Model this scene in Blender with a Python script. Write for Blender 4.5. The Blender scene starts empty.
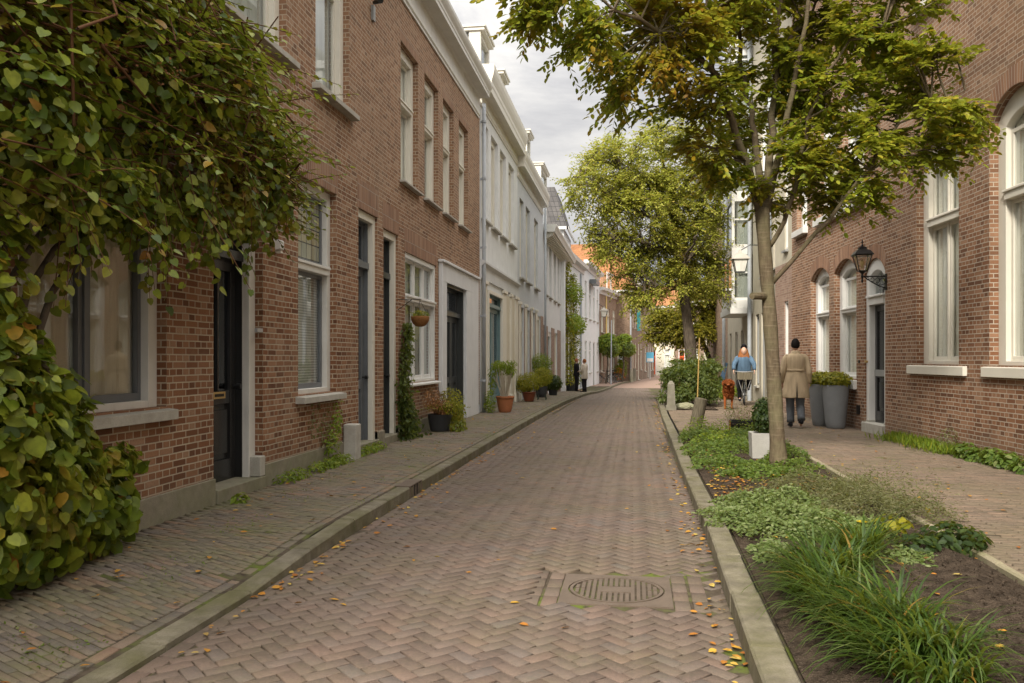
EXPO = 0.98
import bpy, bmesh, math, random
import numpy as np
from mathutils import Vector, Matrix
random.seed(7); RNG = np.random.default_rng(11)
R = math.radians
scene = bpy.context.scene
COL = scene.collection
CAMZ = 1.52; YAW = R(8.24); FOC = 842.0
_c, _s = math.cos(YAW), math.sin(YAW)
def at(px, py, d):
    """point at depth d (metres) along the optical axis"""
    x = (px-512)/FOC*d
    return Vector((x*_c-d*_s, x*_s+d*_c, CAMZ+(358-py)/FOC*d))
# ------------------------------------------------------------------ terrain
def drop(y):
    if y < 15: return 0.0
    if y < 45: return .00045*(y-15)**2
    return min(.405+.027*(y-45)-.0009*(y-45)**2 if y < 60 else .6075, .6075)
def zr(y): return -drop(y)                  # road level
def zp(y): return .12-drop(y)               # pavement level
def interp(tab, y):
    if y <= tab[0][0]: return tab[0][1]
    for (a, b), (c, d) in zip(tab, tab[1:]):
        if y <= c: return b+(d-b)*(y-a)/(c-a)
    return tab[-1][1]
KL = [(-4,-2.42),(9,-2.40),(20,-2.38),(30,-2.36),(43,-2.24),(56,-1.75),(69,-1.05),(76,-.1),(90,1.0),(104,2.2)]
KR = [(-4,.50),(4,.55),(7,.60),(11,.61),(21,.68),(37,.95),(50,1.75),(69,3.6),(90,6.6),(104,8.8)]
def kl(y): return interp(KL, y)
def kr(y): return interp(KR, y)
def hkl(y): return interp([(5.3,.035),(6.5,.12)], y) # the dropped kerb near the camera
WL = [(-4,-4.0),(46.8,-4.0),(66.6,-2.7),(74,-1.5),(74.05,-.2),(98,2.3),(106,3.1)]
WR = [(-4,6.08),(0,5.76),(24.2,3.81),(24.3,4.15),(45,4.3),(60,5.8),(106,14)]
def wl(y): return interp(WL, y)
def wr(y): return interp(WR, y)
def pavl(x, y):                              # left pavement surface height
    e = kl(y)-.16; w = -4.0
    t = max(0, min(1, (x-e)/(w-e)))
    return (hkl(y)+( .12-hkl(y))*min(1, t*1.6))-drop(y)
# ------------------------------------------------------------------ materials
MATS = {}
class NT:
    def __init__(s, name):
        s.m = bpy.data.materials.new(name); s.m.use_nodes = True
        s.t = s.m.node_tree; s.n = s.t.nodes; s.l = s.t.links
        s.b = s.n['Principled BSDF']; s.out = s.n['Material Output']
        MATS[name] = s.m
    def node(s, typ, **kw):
        n = s.n.new(typ)
        for k, v in kw.items():
            if k in n.inputs: s.put(n.inputs[k], v)
            else: setattr(n, k, v)
        return n
    def put(s, sock, v):
        if isinstance(v, bpy.types.NodeSocket): s.l.new(v, sock)
        else:
            if isinstance(v, tuple) and len(v) == 3 and sock.type == 'RGBA': v = v+(1,)
            sock.default_value = v
    def noise(s, scale, vec=None, detail=4, rough=.55, dist=0):
        n = s.node('ShaderNodeTexNoise'); n.inputs['Scale'].default_value = scale
        n.inputs['Detail'].default_value = detail; n.inputs['Roughness'].default_value = rough
        n.inputs['Distortion'].default_value = dist
        if vec is None: vec = s.pos()
        s.l.new(vec, n.inputs['Vector']); return n.outputs['Fac']
    def pos(s): 
        if not hasattr(s, '_g'): s._g = s.node('ShaderNodeNewGeometry')
        return s._g.outputs['Position']
    def isl(s):
        s.pos(); return s._g.outputs['Random Per Island']
    def uv(s):
        if not hasattr(s, '_u'): s._u = s.node('ShaderNodeTexCoord')
        return s._u.outputs['UV']
    def vscale(s, vec, sc):
        n = s.node('ShaderNodeVectorMath', operation='MULTIPLY'); s.l.new(vec, n.inputs[0]); n.inputs[1].default_value = sc
        return n.outputs[0]
    def ramp(s, fac, stops, mode='LINEAR'):
        n = s.node('ShaderNodeValToRGB'); s.l.new(fac, n.inputs['Fac'])
        e = n.color_ramp.elements; n.color_ramp.interpolation = mode
        while len(e) < len(stops): e.new(.5)
        for el, (p, c) in zip(e, stops):
            el.position = p; el.color = (c, c, c, 1) if not isinstance(c, tuple) else c+(1,)
        return n.outputs['Color']
    def mix(s, f, a, b, mode='MIX'):
        n = s.node('ShaderNodeMix', data_type='RGBA', blend_type=mode)
        s.put(n.inputs[0], f); s.put(n.inputs[6], a); s.put(n.inputs[7], b)
        return n.outputs[2]
    def math(s, op, a, b=0.0, clamp=False):
        n = s.node('ShaderNodeMath', operation=op); n.use_clamp = clamp
        s.put(n.inputs[0], a); s.put(n.inputs[1], b); return n.outputs[0]
    def z(s):
        n = s.node('ShaderNodeSeparateXYZ'); s.l.new(s.pos(), n.inputs[0]); return n.outputs[2]
    def bump(s, h, strength=.4, dist=.01):
        n = s.node('ShaderNodeBump'); s.put(n.inputs['Height'], h)
        n.inputs['Strength'].default_value = strength; n.inputs['Distance'].default_value = dist
        s.l.new(n.outputs[0], s.b.inputs['Normal'])
    def done(s, col, rough=.8, spec=.3, metal=0):
        s.put(s.b.inputs['Base Color'], col); s.put(s.b.inputs['Roughness'], rough)
        s.b.inputs['Specular IOR Level'].default_value = spec; s.b.inputs['Metallic'].default_value = metal
        return s.m
def brick_mat(name, cols, mortar, row=.062, w=.215, dirt=.5, soldier=False, grime=(.12,.1,.075)):
    t = NT(name)
    vec = t.uv()
    # a little irregularity in the courses
    nz = t.node('ShaderNodeTexNoise'); nz.inputs['Scale'].default_value = 3; t.l.new(vec, nz.inputs['Vector'])
    sub = t.node('ShaderNodeVectorMath', operation='SUBTRACT'); t.l.new(nz.outputs['Color'], sub.inputs[0]); sub.inputs[1].default_value = (.5,.5,.5)
    sc = t.node('ShaderNodeVectorMath', operation='SCALE'); t.l.new(sub.outputs[0], sc.inputs[0]); sc.inputs['Scale'].default_value = .012
    ad = t.node('ShaderNodeVectorMath', operation='ADD'); t.l.new(vec, ad.inputs[0]); t.l.new(sc.outputs[0], ad.inputs[1])
    b = t.node('ShaderNodeTexBrick'); t.l.new(ad.outputs[0], b.inputs['Vector'])
    b.offset = .5; b.offset_frequency = 2; b.squash = .5 if not soldier else 1; b.squash_frequency = 2
    b.inputs['Color1'].default_value = (0,0,0,1); b.inputs['Color2'].default_value = (1,1,1,1); b.inputs['Mortar'].default_value = (.5,.5,.5,1)
    b.inputs['Scale'].default_value = 1; b.inputs['Mortar Size'].default_value = .0068; b.inputs['Mortar Smooth'].default_value = .25
    b.inputs['Brick Width'].default_value = w; b.inputs['Row Height'].default_value = row; b.inputs['Bias'].default_value = 0
    c = t.ramp(b.outputs['Color'], cols)
    big = t.noise(.9, vec, 5); c = t.mix(t.ramp(big, [(.3,0.0),(.75,.4)]), c, tuple(x*.55 for x in cols[1][1]))
    c = t.mix(t.ramp(t.noise(70, vec, 3), [(.40,0.0),(.85,.30)]), c, tuple(x*.4 for x in cols[0][1]))
    mc = t.mix(t.noise(2.2, vec, 4), mortar, tuple(x*.5 for x in mortar))
    c = t.mix(b.outputs['Fac'], c, mc)
    # rain splash / grime towards the foot, lime bloom patches, glare painted as paler brick higher up
    zz = t.math('ADD', t.z(), t.math('MULTIPLY', t.noise(1.6, vec, 5), .8))
    low = t.ramp(zz, [(.35, 1.0), (1.15, 0.0)])
    c = t.mix(t.math('MULTIPLY', low, dirt), c, grime)
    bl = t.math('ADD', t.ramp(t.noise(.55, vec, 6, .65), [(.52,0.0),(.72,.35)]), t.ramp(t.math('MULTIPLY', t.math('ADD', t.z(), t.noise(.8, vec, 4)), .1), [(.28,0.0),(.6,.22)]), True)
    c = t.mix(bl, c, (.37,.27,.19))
    h = t.math('SUBTRACT', t.math('MULTIPLY', t.noise(55, vec, 4), .35), b.outputs['Fac'])
    t.bump(h, .8, .008)
    return t.done(c, .9, .2)
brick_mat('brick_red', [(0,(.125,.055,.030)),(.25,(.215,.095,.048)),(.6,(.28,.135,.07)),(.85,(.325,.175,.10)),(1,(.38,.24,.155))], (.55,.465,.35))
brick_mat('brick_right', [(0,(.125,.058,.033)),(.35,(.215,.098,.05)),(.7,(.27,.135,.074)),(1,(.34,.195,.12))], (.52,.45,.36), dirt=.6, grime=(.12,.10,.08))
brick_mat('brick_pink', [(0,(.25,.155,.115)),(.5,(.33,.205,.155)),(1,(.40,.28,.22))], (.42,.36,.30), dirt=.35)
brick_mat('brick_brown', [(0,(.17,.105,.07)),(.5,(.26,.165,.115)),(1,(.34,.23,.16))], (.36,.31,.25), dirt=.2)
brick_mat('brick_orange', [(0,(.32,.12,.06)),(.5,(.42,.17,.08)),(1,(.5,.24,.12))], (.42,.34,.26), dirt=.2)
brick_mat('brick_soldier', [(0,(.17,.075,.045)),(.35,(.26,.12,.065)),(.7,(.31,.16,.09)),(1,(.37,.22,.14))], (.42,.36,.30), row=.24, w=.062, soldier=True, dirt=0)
def paint(name, col, rough=.55, var=.12, dirt=.25, scale=3, bump=.1, streak=True):
    t = NT(name); n = t.noise(scale, None, 6, .6)
    c = t.mix(t.ramp(n, [(.3,0.0),(.8,1.0)]), tuple(min(1, x*(1+var*.4)) for x in col), tuple(x*(1-var) for x in col))
    if streak:
        v = t.vscale(t.pos(), (6,6,.5)); st = t.ramp(t.noise(1.5, v, 6, .65), [(.55,0.0),(.8,1.0)])
        c = t.mix(t.math('MULTIPLY', st, dirt), c, tuple(x*.45 for x in col))
    t.bump(t.noise(40, None, 3), bump, .004)
    return t.done(c, rough, .35)
paint('plaster_white', (.67,.68,.685), .85, .1, .3)
paint('plaster_grey', (.53,.545,.57), .85, .12, .3)
paint('plaster_pale', (.60,.605,.61), .85, .1, .3)
paint('plaster_beige', (.46,.42,.33), .85, .15, .4)
paint('plaster_cream', (.60,.54,.43), .85, .12, .35)
paint('cream_paint', (.64,.61,.53), .42, .07, .15)
paint('white_paint', (.64,.635,.61), .42, .08, .2)
paint('offwhite_paint', (.62,.61,.57), .5, .12, .35)
paint('taupe_paint', (.40,.37,.32), .5, .12, .3)
paint('yellow_paint', (.62,.45,.14), .5)
paint('black_paint', (.022,.022,.022), .22, .2, .1)
paint('dark_paint', (.04,.043,.042), .28, .2, .1)
paint('slate_paint', (.13,.14,.15), .35, .15, .3)
paint('grey_paint', (.26,.265,.26), .45, .15, .35)
paint('green_paint', (.035,.06,.045), .35)
paint('teal_paint', (.13,.205,.215), .4, .15, .3)
paint('orange_paint', (.62,.10,.02), .45)
paint('blue_sign', (.12,.42,.62), .4, .05, .05)
paint('teal_cloth', (.10,.48,.50), .8)
paint('red_cloth', (.4,.04,.03), .8)
paint('zinc', (.36,.385,.41), .5, .15, .3)
paint('iron_black', (.012,.012,.012), .35, .2, 0, streak=False)
paint('brass', (.42,.28,.10), .35, .2, 0, streak=False)
paint('rubber', (.02,.02,.02), .7, .1, 0, streak=False)
paint('steel', (.38,.38,.38), .3, .1, 0, streak=False)
paint('warm_lamp', (.60,.42,.20), .5, .1, 0, streak=False)
paint('red_plastic', (.45,.05,.02), .4, .1, 0, streak=False)
def stone(name, a, b, scale=6, rough=.85, moss=0.0, mosscol=(.13,.15,.05), bump=.35):
    t = NT(name); c = t.mix(t.ramp(t.noise(scale, None, 8, .65), [(.3,0.0),(.72,1.0)]), a, b)
    c = t.mix(t.ramp(t.noise(140, None, 2), [(.4,0.0),(.8,.5)]), c, tuple(x*.5 for x in a))
    if moss:
        c = t.mix(t.math('MULTIPLY', t.ramp(t.noise(1.7, None, 7, .7), [(.40,0.0),(.64,1.0)]), moss), c, mosscol)
    t.bump(t.noise(90, None, 4), bump, .006)
    return t.done(c, rough, .25)
stone('plinth_stone', (.30,.27,.21), (.18,.16,.12), moss=.35)
stone('sill_stone', (.50,.48,.43), (.34,.32,.28), moss=.1)
stone('kerb_concrete', (.26,.23,.17), (.085,.073,.052), 7, moss=.75, mosscol=(.105,.10,.04), bump=1.0)
stone('bollard_stone', (.24,.22,.18), (.14,.13,.10), moss=.3)
stone('planter_concrete', (.46,.45,.42), (.36,.35,.33), moss=.1)
stone('pot_grey', (.255,.265,.275), (.20,.208,.215), 2, .7, bump=.08)
stone('pot_black', (.05,.052,.055), (.03,.03,.032), 2, .5, bump=.1)
stone('terracotta', (.42,.155,.065), (.30,.11,.05), 5, .75, moss=.08, bump=.15)
stone('pot_glazed', (.20,.06,.03), (.13,.04,.02), 4, .35, bump=.1)
stone('iron_cast', (.155,.118,.09), (.105,.08,.06), 8, .55, bump=.3)
stone('iron_groove', (.045,.038,.03), (.02,.018,.015), 20, .9)
stone('boulder_stone', (.34,.33,.22), (.2,.19,.13), 5, moss=.4)
stone('coir', (.30,.14,.045), (.16,.07,.025), 30, .95, bump=1)
stone('asphalt', (.07,.068,.065), (.05,.05,.05), 5)
t = NT('bark'); v = t.vscale(t.pos(), (18,18,5))
b1 = t.noise(1.4, v, 7, .65); c = t.mix(t.ramp(b1, [(.3,0.0),(.7,1.0)]), (.07,.052,.033), (.165,.128,.082))
c = t.mix(t.ramp(t.noise(2.6, None, 5), [(.45,0.0),(.65,.55)]), c, (.15,.14,.075))
rings = t.noise(1.0, t.vscale(t.pos(), (3,3,38)), 3); c = t.mix(t.ramp(rings, [(.55,0.0),(.68,.35)]), c, (.26,.215,.15))
t.bump(t.math('ADD', b1, rings), .6, .012); t.done(c, .9, .15)
t = NT('bark_dark'); b1 = t.noise(1.4, t.vscale(t.pos(), (14,14,3)), 7, .65)
t.bump(b1, .9, .02); t.done(t.mix(t.ramp(b1, [(.3,0.0),(.7,1.0)]), (.05,.04,.03), (.15,.12,.09)), .95, .1)
t = NT('twig'); t.done(t.mix(t.noise(4), (.16,.07,.03), (.10,.06,.035)), .8, .15)
t = NT('pale_stem'); t.done(t.mix(t.noise(8), (.50,.45,.36), (.33,.28,.2)), .8, .15)
t = NT('wood_post'); b1 = t.noise(1.4, t.vscale(t.pos(), (40,40,3)), 6)
t.bump(b1, .7, .008); t.done(t.mix(t.ramp(b1, [(.3,0.0),(.7,1.0)]), (.075,.062,.042), (.19,.165,.115)), .9, .15)
t = NT('bamboo'); t.done(t.mix(t.noise(6), (.42,.29,.09), (.30,.2,.07)), .6, .2)
t = NT('rust_wood'); t.done(t.mix(t.noise(10), (.38,.15,.05), (.2,.08,.03)), .8, .2)
# soil
t = NT('soil'); n1 = t.noise(9, None, 10, .72); n2 = t.noise(60, None, 4)
c = t.mix(t.ramp(n1, [(.3,0.0),(.7,1.0)]), (.022,.016,.011), (.135,.10,.072)); c = t.mix(t.ramp(n2, [(.58,0.0),(.72,.8)]), c, (.19,.15,.11))
t.bump(t.math('ADD', n1, t.math('MULTIPLY', n2, .8)), 1, .06); t.done(c, .97, .1)
# joint sand with moss
t = NT('joint_sand'); n1 = t.noise(1.3, None, 8, .7); n2 = t.noise(16, None, 5)
c = t.mix(t.ramp(n2, [(.3,0.0),(.7,1.0)]), (.05,.038,.028), (.10,.08,.058))
m = t.math('MULTIPLY', t.ramp(n1, [(.50,0.0),(.64,1.0)]), t.ramp(n2, [(.32,0.0),(.5,1.0)]))
c = t.mix(m, c, t.mix(n2, (.07,.10,.015), (.13,.16,.03)))
t.bump(n2, .6, .01); t.done(c, .95, .1)
def paver(name, cols, moss, mcol=(.135,.14,.055), wear=.4, patch=.5):
    t = NT(name); c = t.ramp(t.isl(), cols)
    big = t.noise(.55, None, 6, .6); c = t.mix(t.math('MULTIPLY', t.ramp(big, [(.42,0.0),(.68,1.0)]), patch), c, tuple(x*.62 for x in cols[1][1]))
    f = t.noise(45, None, 5, .7); c = t.mix(t.ramp(f, [(.3,0.0),(.8,wear)]), c, tuple(min(1, x*1.6) for x in cols[-1][1]))
    c = t.mix(t.ramp(t.noise(170, None, 2), [(.5,0.0),(.75,.5)]), c, tuple(x*.4 for x in cols[0][1]))
    mm = t.math('MULTIPLY', t.ramp(t.noise(1.1, None, 8, .68), [(.42,0.0),(.62,1.0)]), moss)
    mm = t.math('MULTIPLY', mm, t.ramp(t.noise(22, None, 5), [(.28,.25),(.6,1.0)]))
    c = t.mix(mm, c, mcol)
    t.bump(t.math('ADD', f, t.math('MULTIPLY', t.noise(8), .6)), .5, .006)
    return t.done(c, .78, .3)
paver('road_brick', [(0,(.082,.064,.053)),(.25,(.112,.085,.068)),(.5,(.13,.104,.086)),(.7,(.14,.098,.076)),(.88,(.112,.099,.089)),(1,(.158,.106,.080))], .22, wear=.45)
paver('left_pavement_brick', [(0,(.09,.085,.08)),(.3,(.135,.12,.10)),(.6,(.165,.142,.11)),(.85,(.18,.128,.092)),(1,(.22,.14,.095))], .8, wear=.3, mcol=(.15,.145,.07))
paver('right_pavement_brick', [(0,(.10,.08,.06)),(.3,(.14,.108,.08)),(.6,(.165,.128,.094)),(.85,(.185,.132,.095)),(1,(.215,.15,.108))], .4, wear=.3, mcol=(.15,.135,.07))
paver('edging_concrete', [(0,(.26,.22,.15)),(.3,(.30,.26,.18)),(1,(.33,.28,.2))], .6)
# roof tiles
def roof(name, a, b, c0, row=.33, w=.26):
    t = NT(name); vec = t.uv()
    br = t.node('ShaderNodeTexBrick'); t.l.new(vec, br.inputs['Vector']); br.inputs['Scale'].default_value = 1
    br.inputs['Color1'].default_value = a+(1,); br.inputs['Color2'].default_value = b+(1,); br.inputs['Mortar'].default_value = c0+(1,)
    br.inputs['Brick Width'].default_value = w; br.inputs['Row Height'].default_value = row; br.inputs['Mortar Size'].default_value = .012; br.offset = 0
    wv = t.node('ShaderNodeTexWave'); t.l.new(vec, wv.inputs['Vector']); wv.inputs['Scale'].default_value = 1/w*math.pi/3.14/1.0*.314*3.2
    c = t.mix(t.ramp(t.noise(1.2, vec, 6), [(.35,0.0),(.75,.6)]), br.outputs['Color'], tuple(x*.5 for x in a))
    t.bump(t.math('SUBTRACT', wv.outputs['Fac'], br.outputs['Fac']), .8, .03); return t.done(c, .75, .25)
roof('orange_tiles', (.44,.20,.085), (.34,.15,.06), (.22,.10,.05))
roof('slate_tiles', (.115,.11,.11), (.16,.15,.145), (.05,.05,.05))
# glass
def glass(name, refl=.35, tint=(.92,.94,.92), dirty=.0):
    t = NT(name); t.n.remove(t.b)
    g = t.node('ShaderNodeBsdfGlossy'); g.inputs['Roughness'].default_value = .02; g.inputs['Color'].default_value = (.95,.97,1,1)
    tr = t.node('ShaderNodeBsdfTransparent'); tr.inputs['Color'].default_value = tint+(1,)
    t.pos(); dv = t.node('ShaderNodeVectorMath', operation='DOT_PRODUCT'); t.l.new(t._g.outputs['Incoming'], dv.inputs[0]); t.l.new(t._g.outputs['Normal'], dv.inputs[1])
    cs1 = t.math('SUBTRACT', 1.0, t.math('ABSOLUTE', dv.outputs['Value'])); sch = t.math('ADD', t.math('MULTIPLY', t.math('POWER', cs1, 5.0), .92), .075)
    f = t.math('ADD', sch, refl*.1, True)
    nz = t.noise(.8, None, 3); bp = t.node('ShaderNodeBump'); bp.inputs['Strength'].default_value = .04; bp.inputs['Distance'].default_value = .02
    t.l.new(nz, bp.inputs['Height']); t.l.new(bp.outputs[0], g.inputs['Normal'])
    mx = t.node('ShaderNodeMixShader'); t.l.new(f, mx.inputs[0]); t.l.new(tr.outputs[0], mx.inputs[1]); t.l.new(g.outputs[0], mx.inputs[2])
    t.l.new(mx.outputs[0], t.out.inputs['Surface']); return t.m
glass('glass'); glass('glass_dark', .3, (.35,.37,.36))
t = NT('stained_glass'); br = t.node('ShaderNodeTexBrick'); t.l.new(t.uv(), br.inputs['Vector']); br.inputs['Scale'].default_value = 1; br.offset = 0
br.inputs['Brick Width'].default_value = .17; br.inputs['Row Height'].default_value = .2; br.inputs['Mortar Size'].default_value = .008
br.inputs['Color1'].default_value = (.30,.27,.16,1); br.inputs['Color2'].default_value = (.20,.22,.18,1); br.inputs['Mortar'].default_value = (.02,.02,.02,1)
t.done(br.outputs['Color'], .12, .5)
def cloth(name, col, fold=14, var=.25, rough=.9):
    t = NT(name); v = t.vscale(t.pos(), (fold, fold, .6)); n = t.noise(1, v, 3)
    t.bump(n, .5, .03); return t.done(t.mix(t.ramp(n, [(.3,0.0),(.7,1.0)]), col, tuple(x*(1-var) for x in col)), rough, .15)
cloth('curtain_white', (.80,.78,.70)); cloth('curtain_cream', (.55,.49,.38)); cloth('curtain_grey', (.42,.43,.40))
cloth('room_dark', (.035,.035,.032), 1); cloth('coat_beige', (.58,.45,.295), 14, .3); cloth('coat_cream', (.56,.50,.42), 9)
cloth('jeans_grey', (.13,.14,.155), 20); cloth('cloth_black', (.018,.018,.02), 12); cloth('denim_blue', (.11,.18,.265), 14, .4)
cloth('denim_light', (.18,.30,.46), 14, .3)
t = NT('skin'); t.done((.60,.37,.27), .55, .35)
t = NT('hair_black'); t.bump(t.noise(1, t.vscale(t.pos(), (90,90,10)), 2), .5, .01); t.done((.010,.008,.007), .8, .15)
t = NT('hair_auburn'); t.bump(t.noise(1, t.vscale(t.pos(), (70,70,8)), 2), .6, .01); t.done(t.mix(t.noise(25), (.20,.07,.022), (.33,.125,.04)), .6, .3)
t = NT('fur_red'); n = t.noise(40, None, 5, .7); t.bump(n, 1, .02); t.done(t.mix(n, (.14,.035,.008), (.36,.11,.03)), .85, .2)
t = NT('blinds'); wv = t.node('ShaderNodeTexWave', bands_direction='Z'); t.l.new(t.pos(), wv.inputs['Vector']); wv.inputs['Scale'].default_value = 9
t.done(t.mix(wv.outputs['Fac'], (.22,.22,.20), (.46,.46,.43)), .6, .3)
# leaves -------------------------------------------------------------
def leaf_mat(name, cols, patch=None, psc=.6, plo=.56, phi=.66, trans=.5, rough=.5, spec=.35, patchx=None):
    t = NT(name); c = t.ramp(t.isl(), cols)
    if patchx:
        sx_ = t.node('ShaderNodeSeparateXYZ'); t.l.new(t.pos(), sx_.inputs[0]); xf = t.node('ShaderNodeMapRange'); t.l.new(sx_.outputs[0], xf.inputs[0]); xf.inputs[1].default_value = patchx[0]; xf.inputs[2].default_value = patchx[1]; xf.inputs[3].default_value = 1; xf.inputs[4].default_value = .12; xf = xf.outputs[0]
    if patch:
        c = t.mix(t.math('MULTIPLY', t.ramp(t.noise(psc, None, 3, .6), [(plo,0.0),(phi,1.0)]), t.math('MULTIPLY', t.ramp(t.noise(9), [(.35,.2),(.6,1.0)]), xf if patchx else 1.0)), c, t.ramp(t.isl(), patch))
    if patchx: pass
    c = t.mix(t.ramp(t.noise(28, None, 2), [(.35,0.0),(.75,.45)]), c, tuple(x*.6 for x in cols[0][1]))
    t.done(c, rough, spec)
    tr = t.node('ShaderNodeBsdfTranslucent'); t.l.new(t.mix(.5, c, (.30,.32,.03)), tr.inputs['Color'])
    mx = t.node('ShaderNodeMixShader'); mx.inputs[0].default_value = trans
    t.l.new(t.b.outputs[0], mx.inputs[1]); t.l.new(tr.outputs[0], mx.inputs[2]); t.l.new(mx.outputs[0], t.out.inputs['Surface']); return t.m
G1, G2, G3 = (.045,.085,.013), (.085,.135,.02), (.14,.18,.03)
leaf_mat('leaves_near_tree', [(0,(.15,.21,.014)),(.4,(.25,.31,.022)),(.75,(.37,.40,.04)),(.9,(.50,.42,.035)),(1,(.55,.34,.02))], [(0,(.34,.12,.012)),(.5,(.42,.20,.015)),(1,(.22,.13,.015))], .95, .47, .58, patchx=(1.4, 2.6))
leaf_mat('leaves_mid_tree', [(0,(.32,.35,.04)),(.5,(.43,.45,.065)),(.85,(.52,.50,.12)),(1,(.60,.45,.09))], [(0,(.30,.11,.02)),(.5,(.26,.14,.02)),(1,(.2,.16,.02))], .35, .58, .66)
leaf_mat('leaves_far_tree', [(0,(.16,.17,.02)),(.5,(.26,.24,.03)),(1,(.40,.31,.03))], None)
leaf_mat('leaves_vine', [(0,(.05,.09,.01)),(.3,(.12,.18,.016)),(.65,(.25,.31,.025)),(.85,(.38,.42,.045)),(.93,(.17,.2,.03)),(.97,(.42,.33,.03)),(1,(.35,.13,.02))], [(0,(.36,.34,.03)),(.6,(.32,.26,.03)),(1,(.36,.15,.03))], 1.3, .52, .66, .38, .42, .35)
leaf_mat('leaves_bright', [(0,(.13,.22,.02)),(.6,(.22,.32,.03)),(1,(.36,.38,.04))], None)
leaf_mat('leaves_yellow', [(0,(.20,.22,.015)),(.6,(.32,.30,.02)),(1,(.45,.38,.03))], None)
leaf_mat('leaves_autumn', [(0,(.13,.19,.02)),(.5,(.22,.27,.03)),(.85,(.38,.33,.035)),(1,(.42,.18,.02))], None)
leaf_mat('leaves_dark', [(0,(.02,.045,.012)),(.6,(.04,.075,.018)),(1,(.08,.12,.025))], None)
leaf_mat('leaves_shrub', [(0,(.05,.08,.018)),(.6,(.10,.145,.03)),(1,(.2,.24,.07))], None)
leaf_mat('leaves_cover', [(0,(.07,.13,.018)),(.5,(.13,.21,.03)),(.9,(.20,.28,.05)),(1,(.28,.31,.12))], None)
leaf_mat('leaves_mint', [(0,(.12,.18,.045)),(.6,(.21,.28,.09)),(1,(.34,.39,.18))], None)
leaf_mat('leaves_greygreen', [(0,(.12,.13,.055)),(.5,(.19,.20,.09)),(.9,(.27,.27,.14)),(1,(.25,.17,.10))], None)
leaf_mat('grass_blades', [(0,(.025,.06,.008)),(.5,(.06,.12,.014)),(.85,(.11,.18,.03)),(.97,(.18,.24,.07)),(1,(.42,.2,.03))], None, rough=.4, spec=.45)
leaf_mat('litter', [(0,(.28,.10,.02)),(.35,(.42,.18,.03)),(.7,(.50,.30,.04)),(.9,(.48,.38,.10)),(1,(.16,.08,.04))], None, trans=.1, rough=.7, spec=.2)
leaf_mat('petal_yellow', [(0,(.75,.5,.02)),(1,(.8,.6,.03))], None)
leaf_mat('petal_red', [(0,(.7,.08,.01)),(1,(.8,.2,.01))], None)
leaf_mat('petal_brown', [(0,(.22,.09,.03)),(1,(.32,.15,.05))], None, trans=.1)
M = MATS
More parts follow.
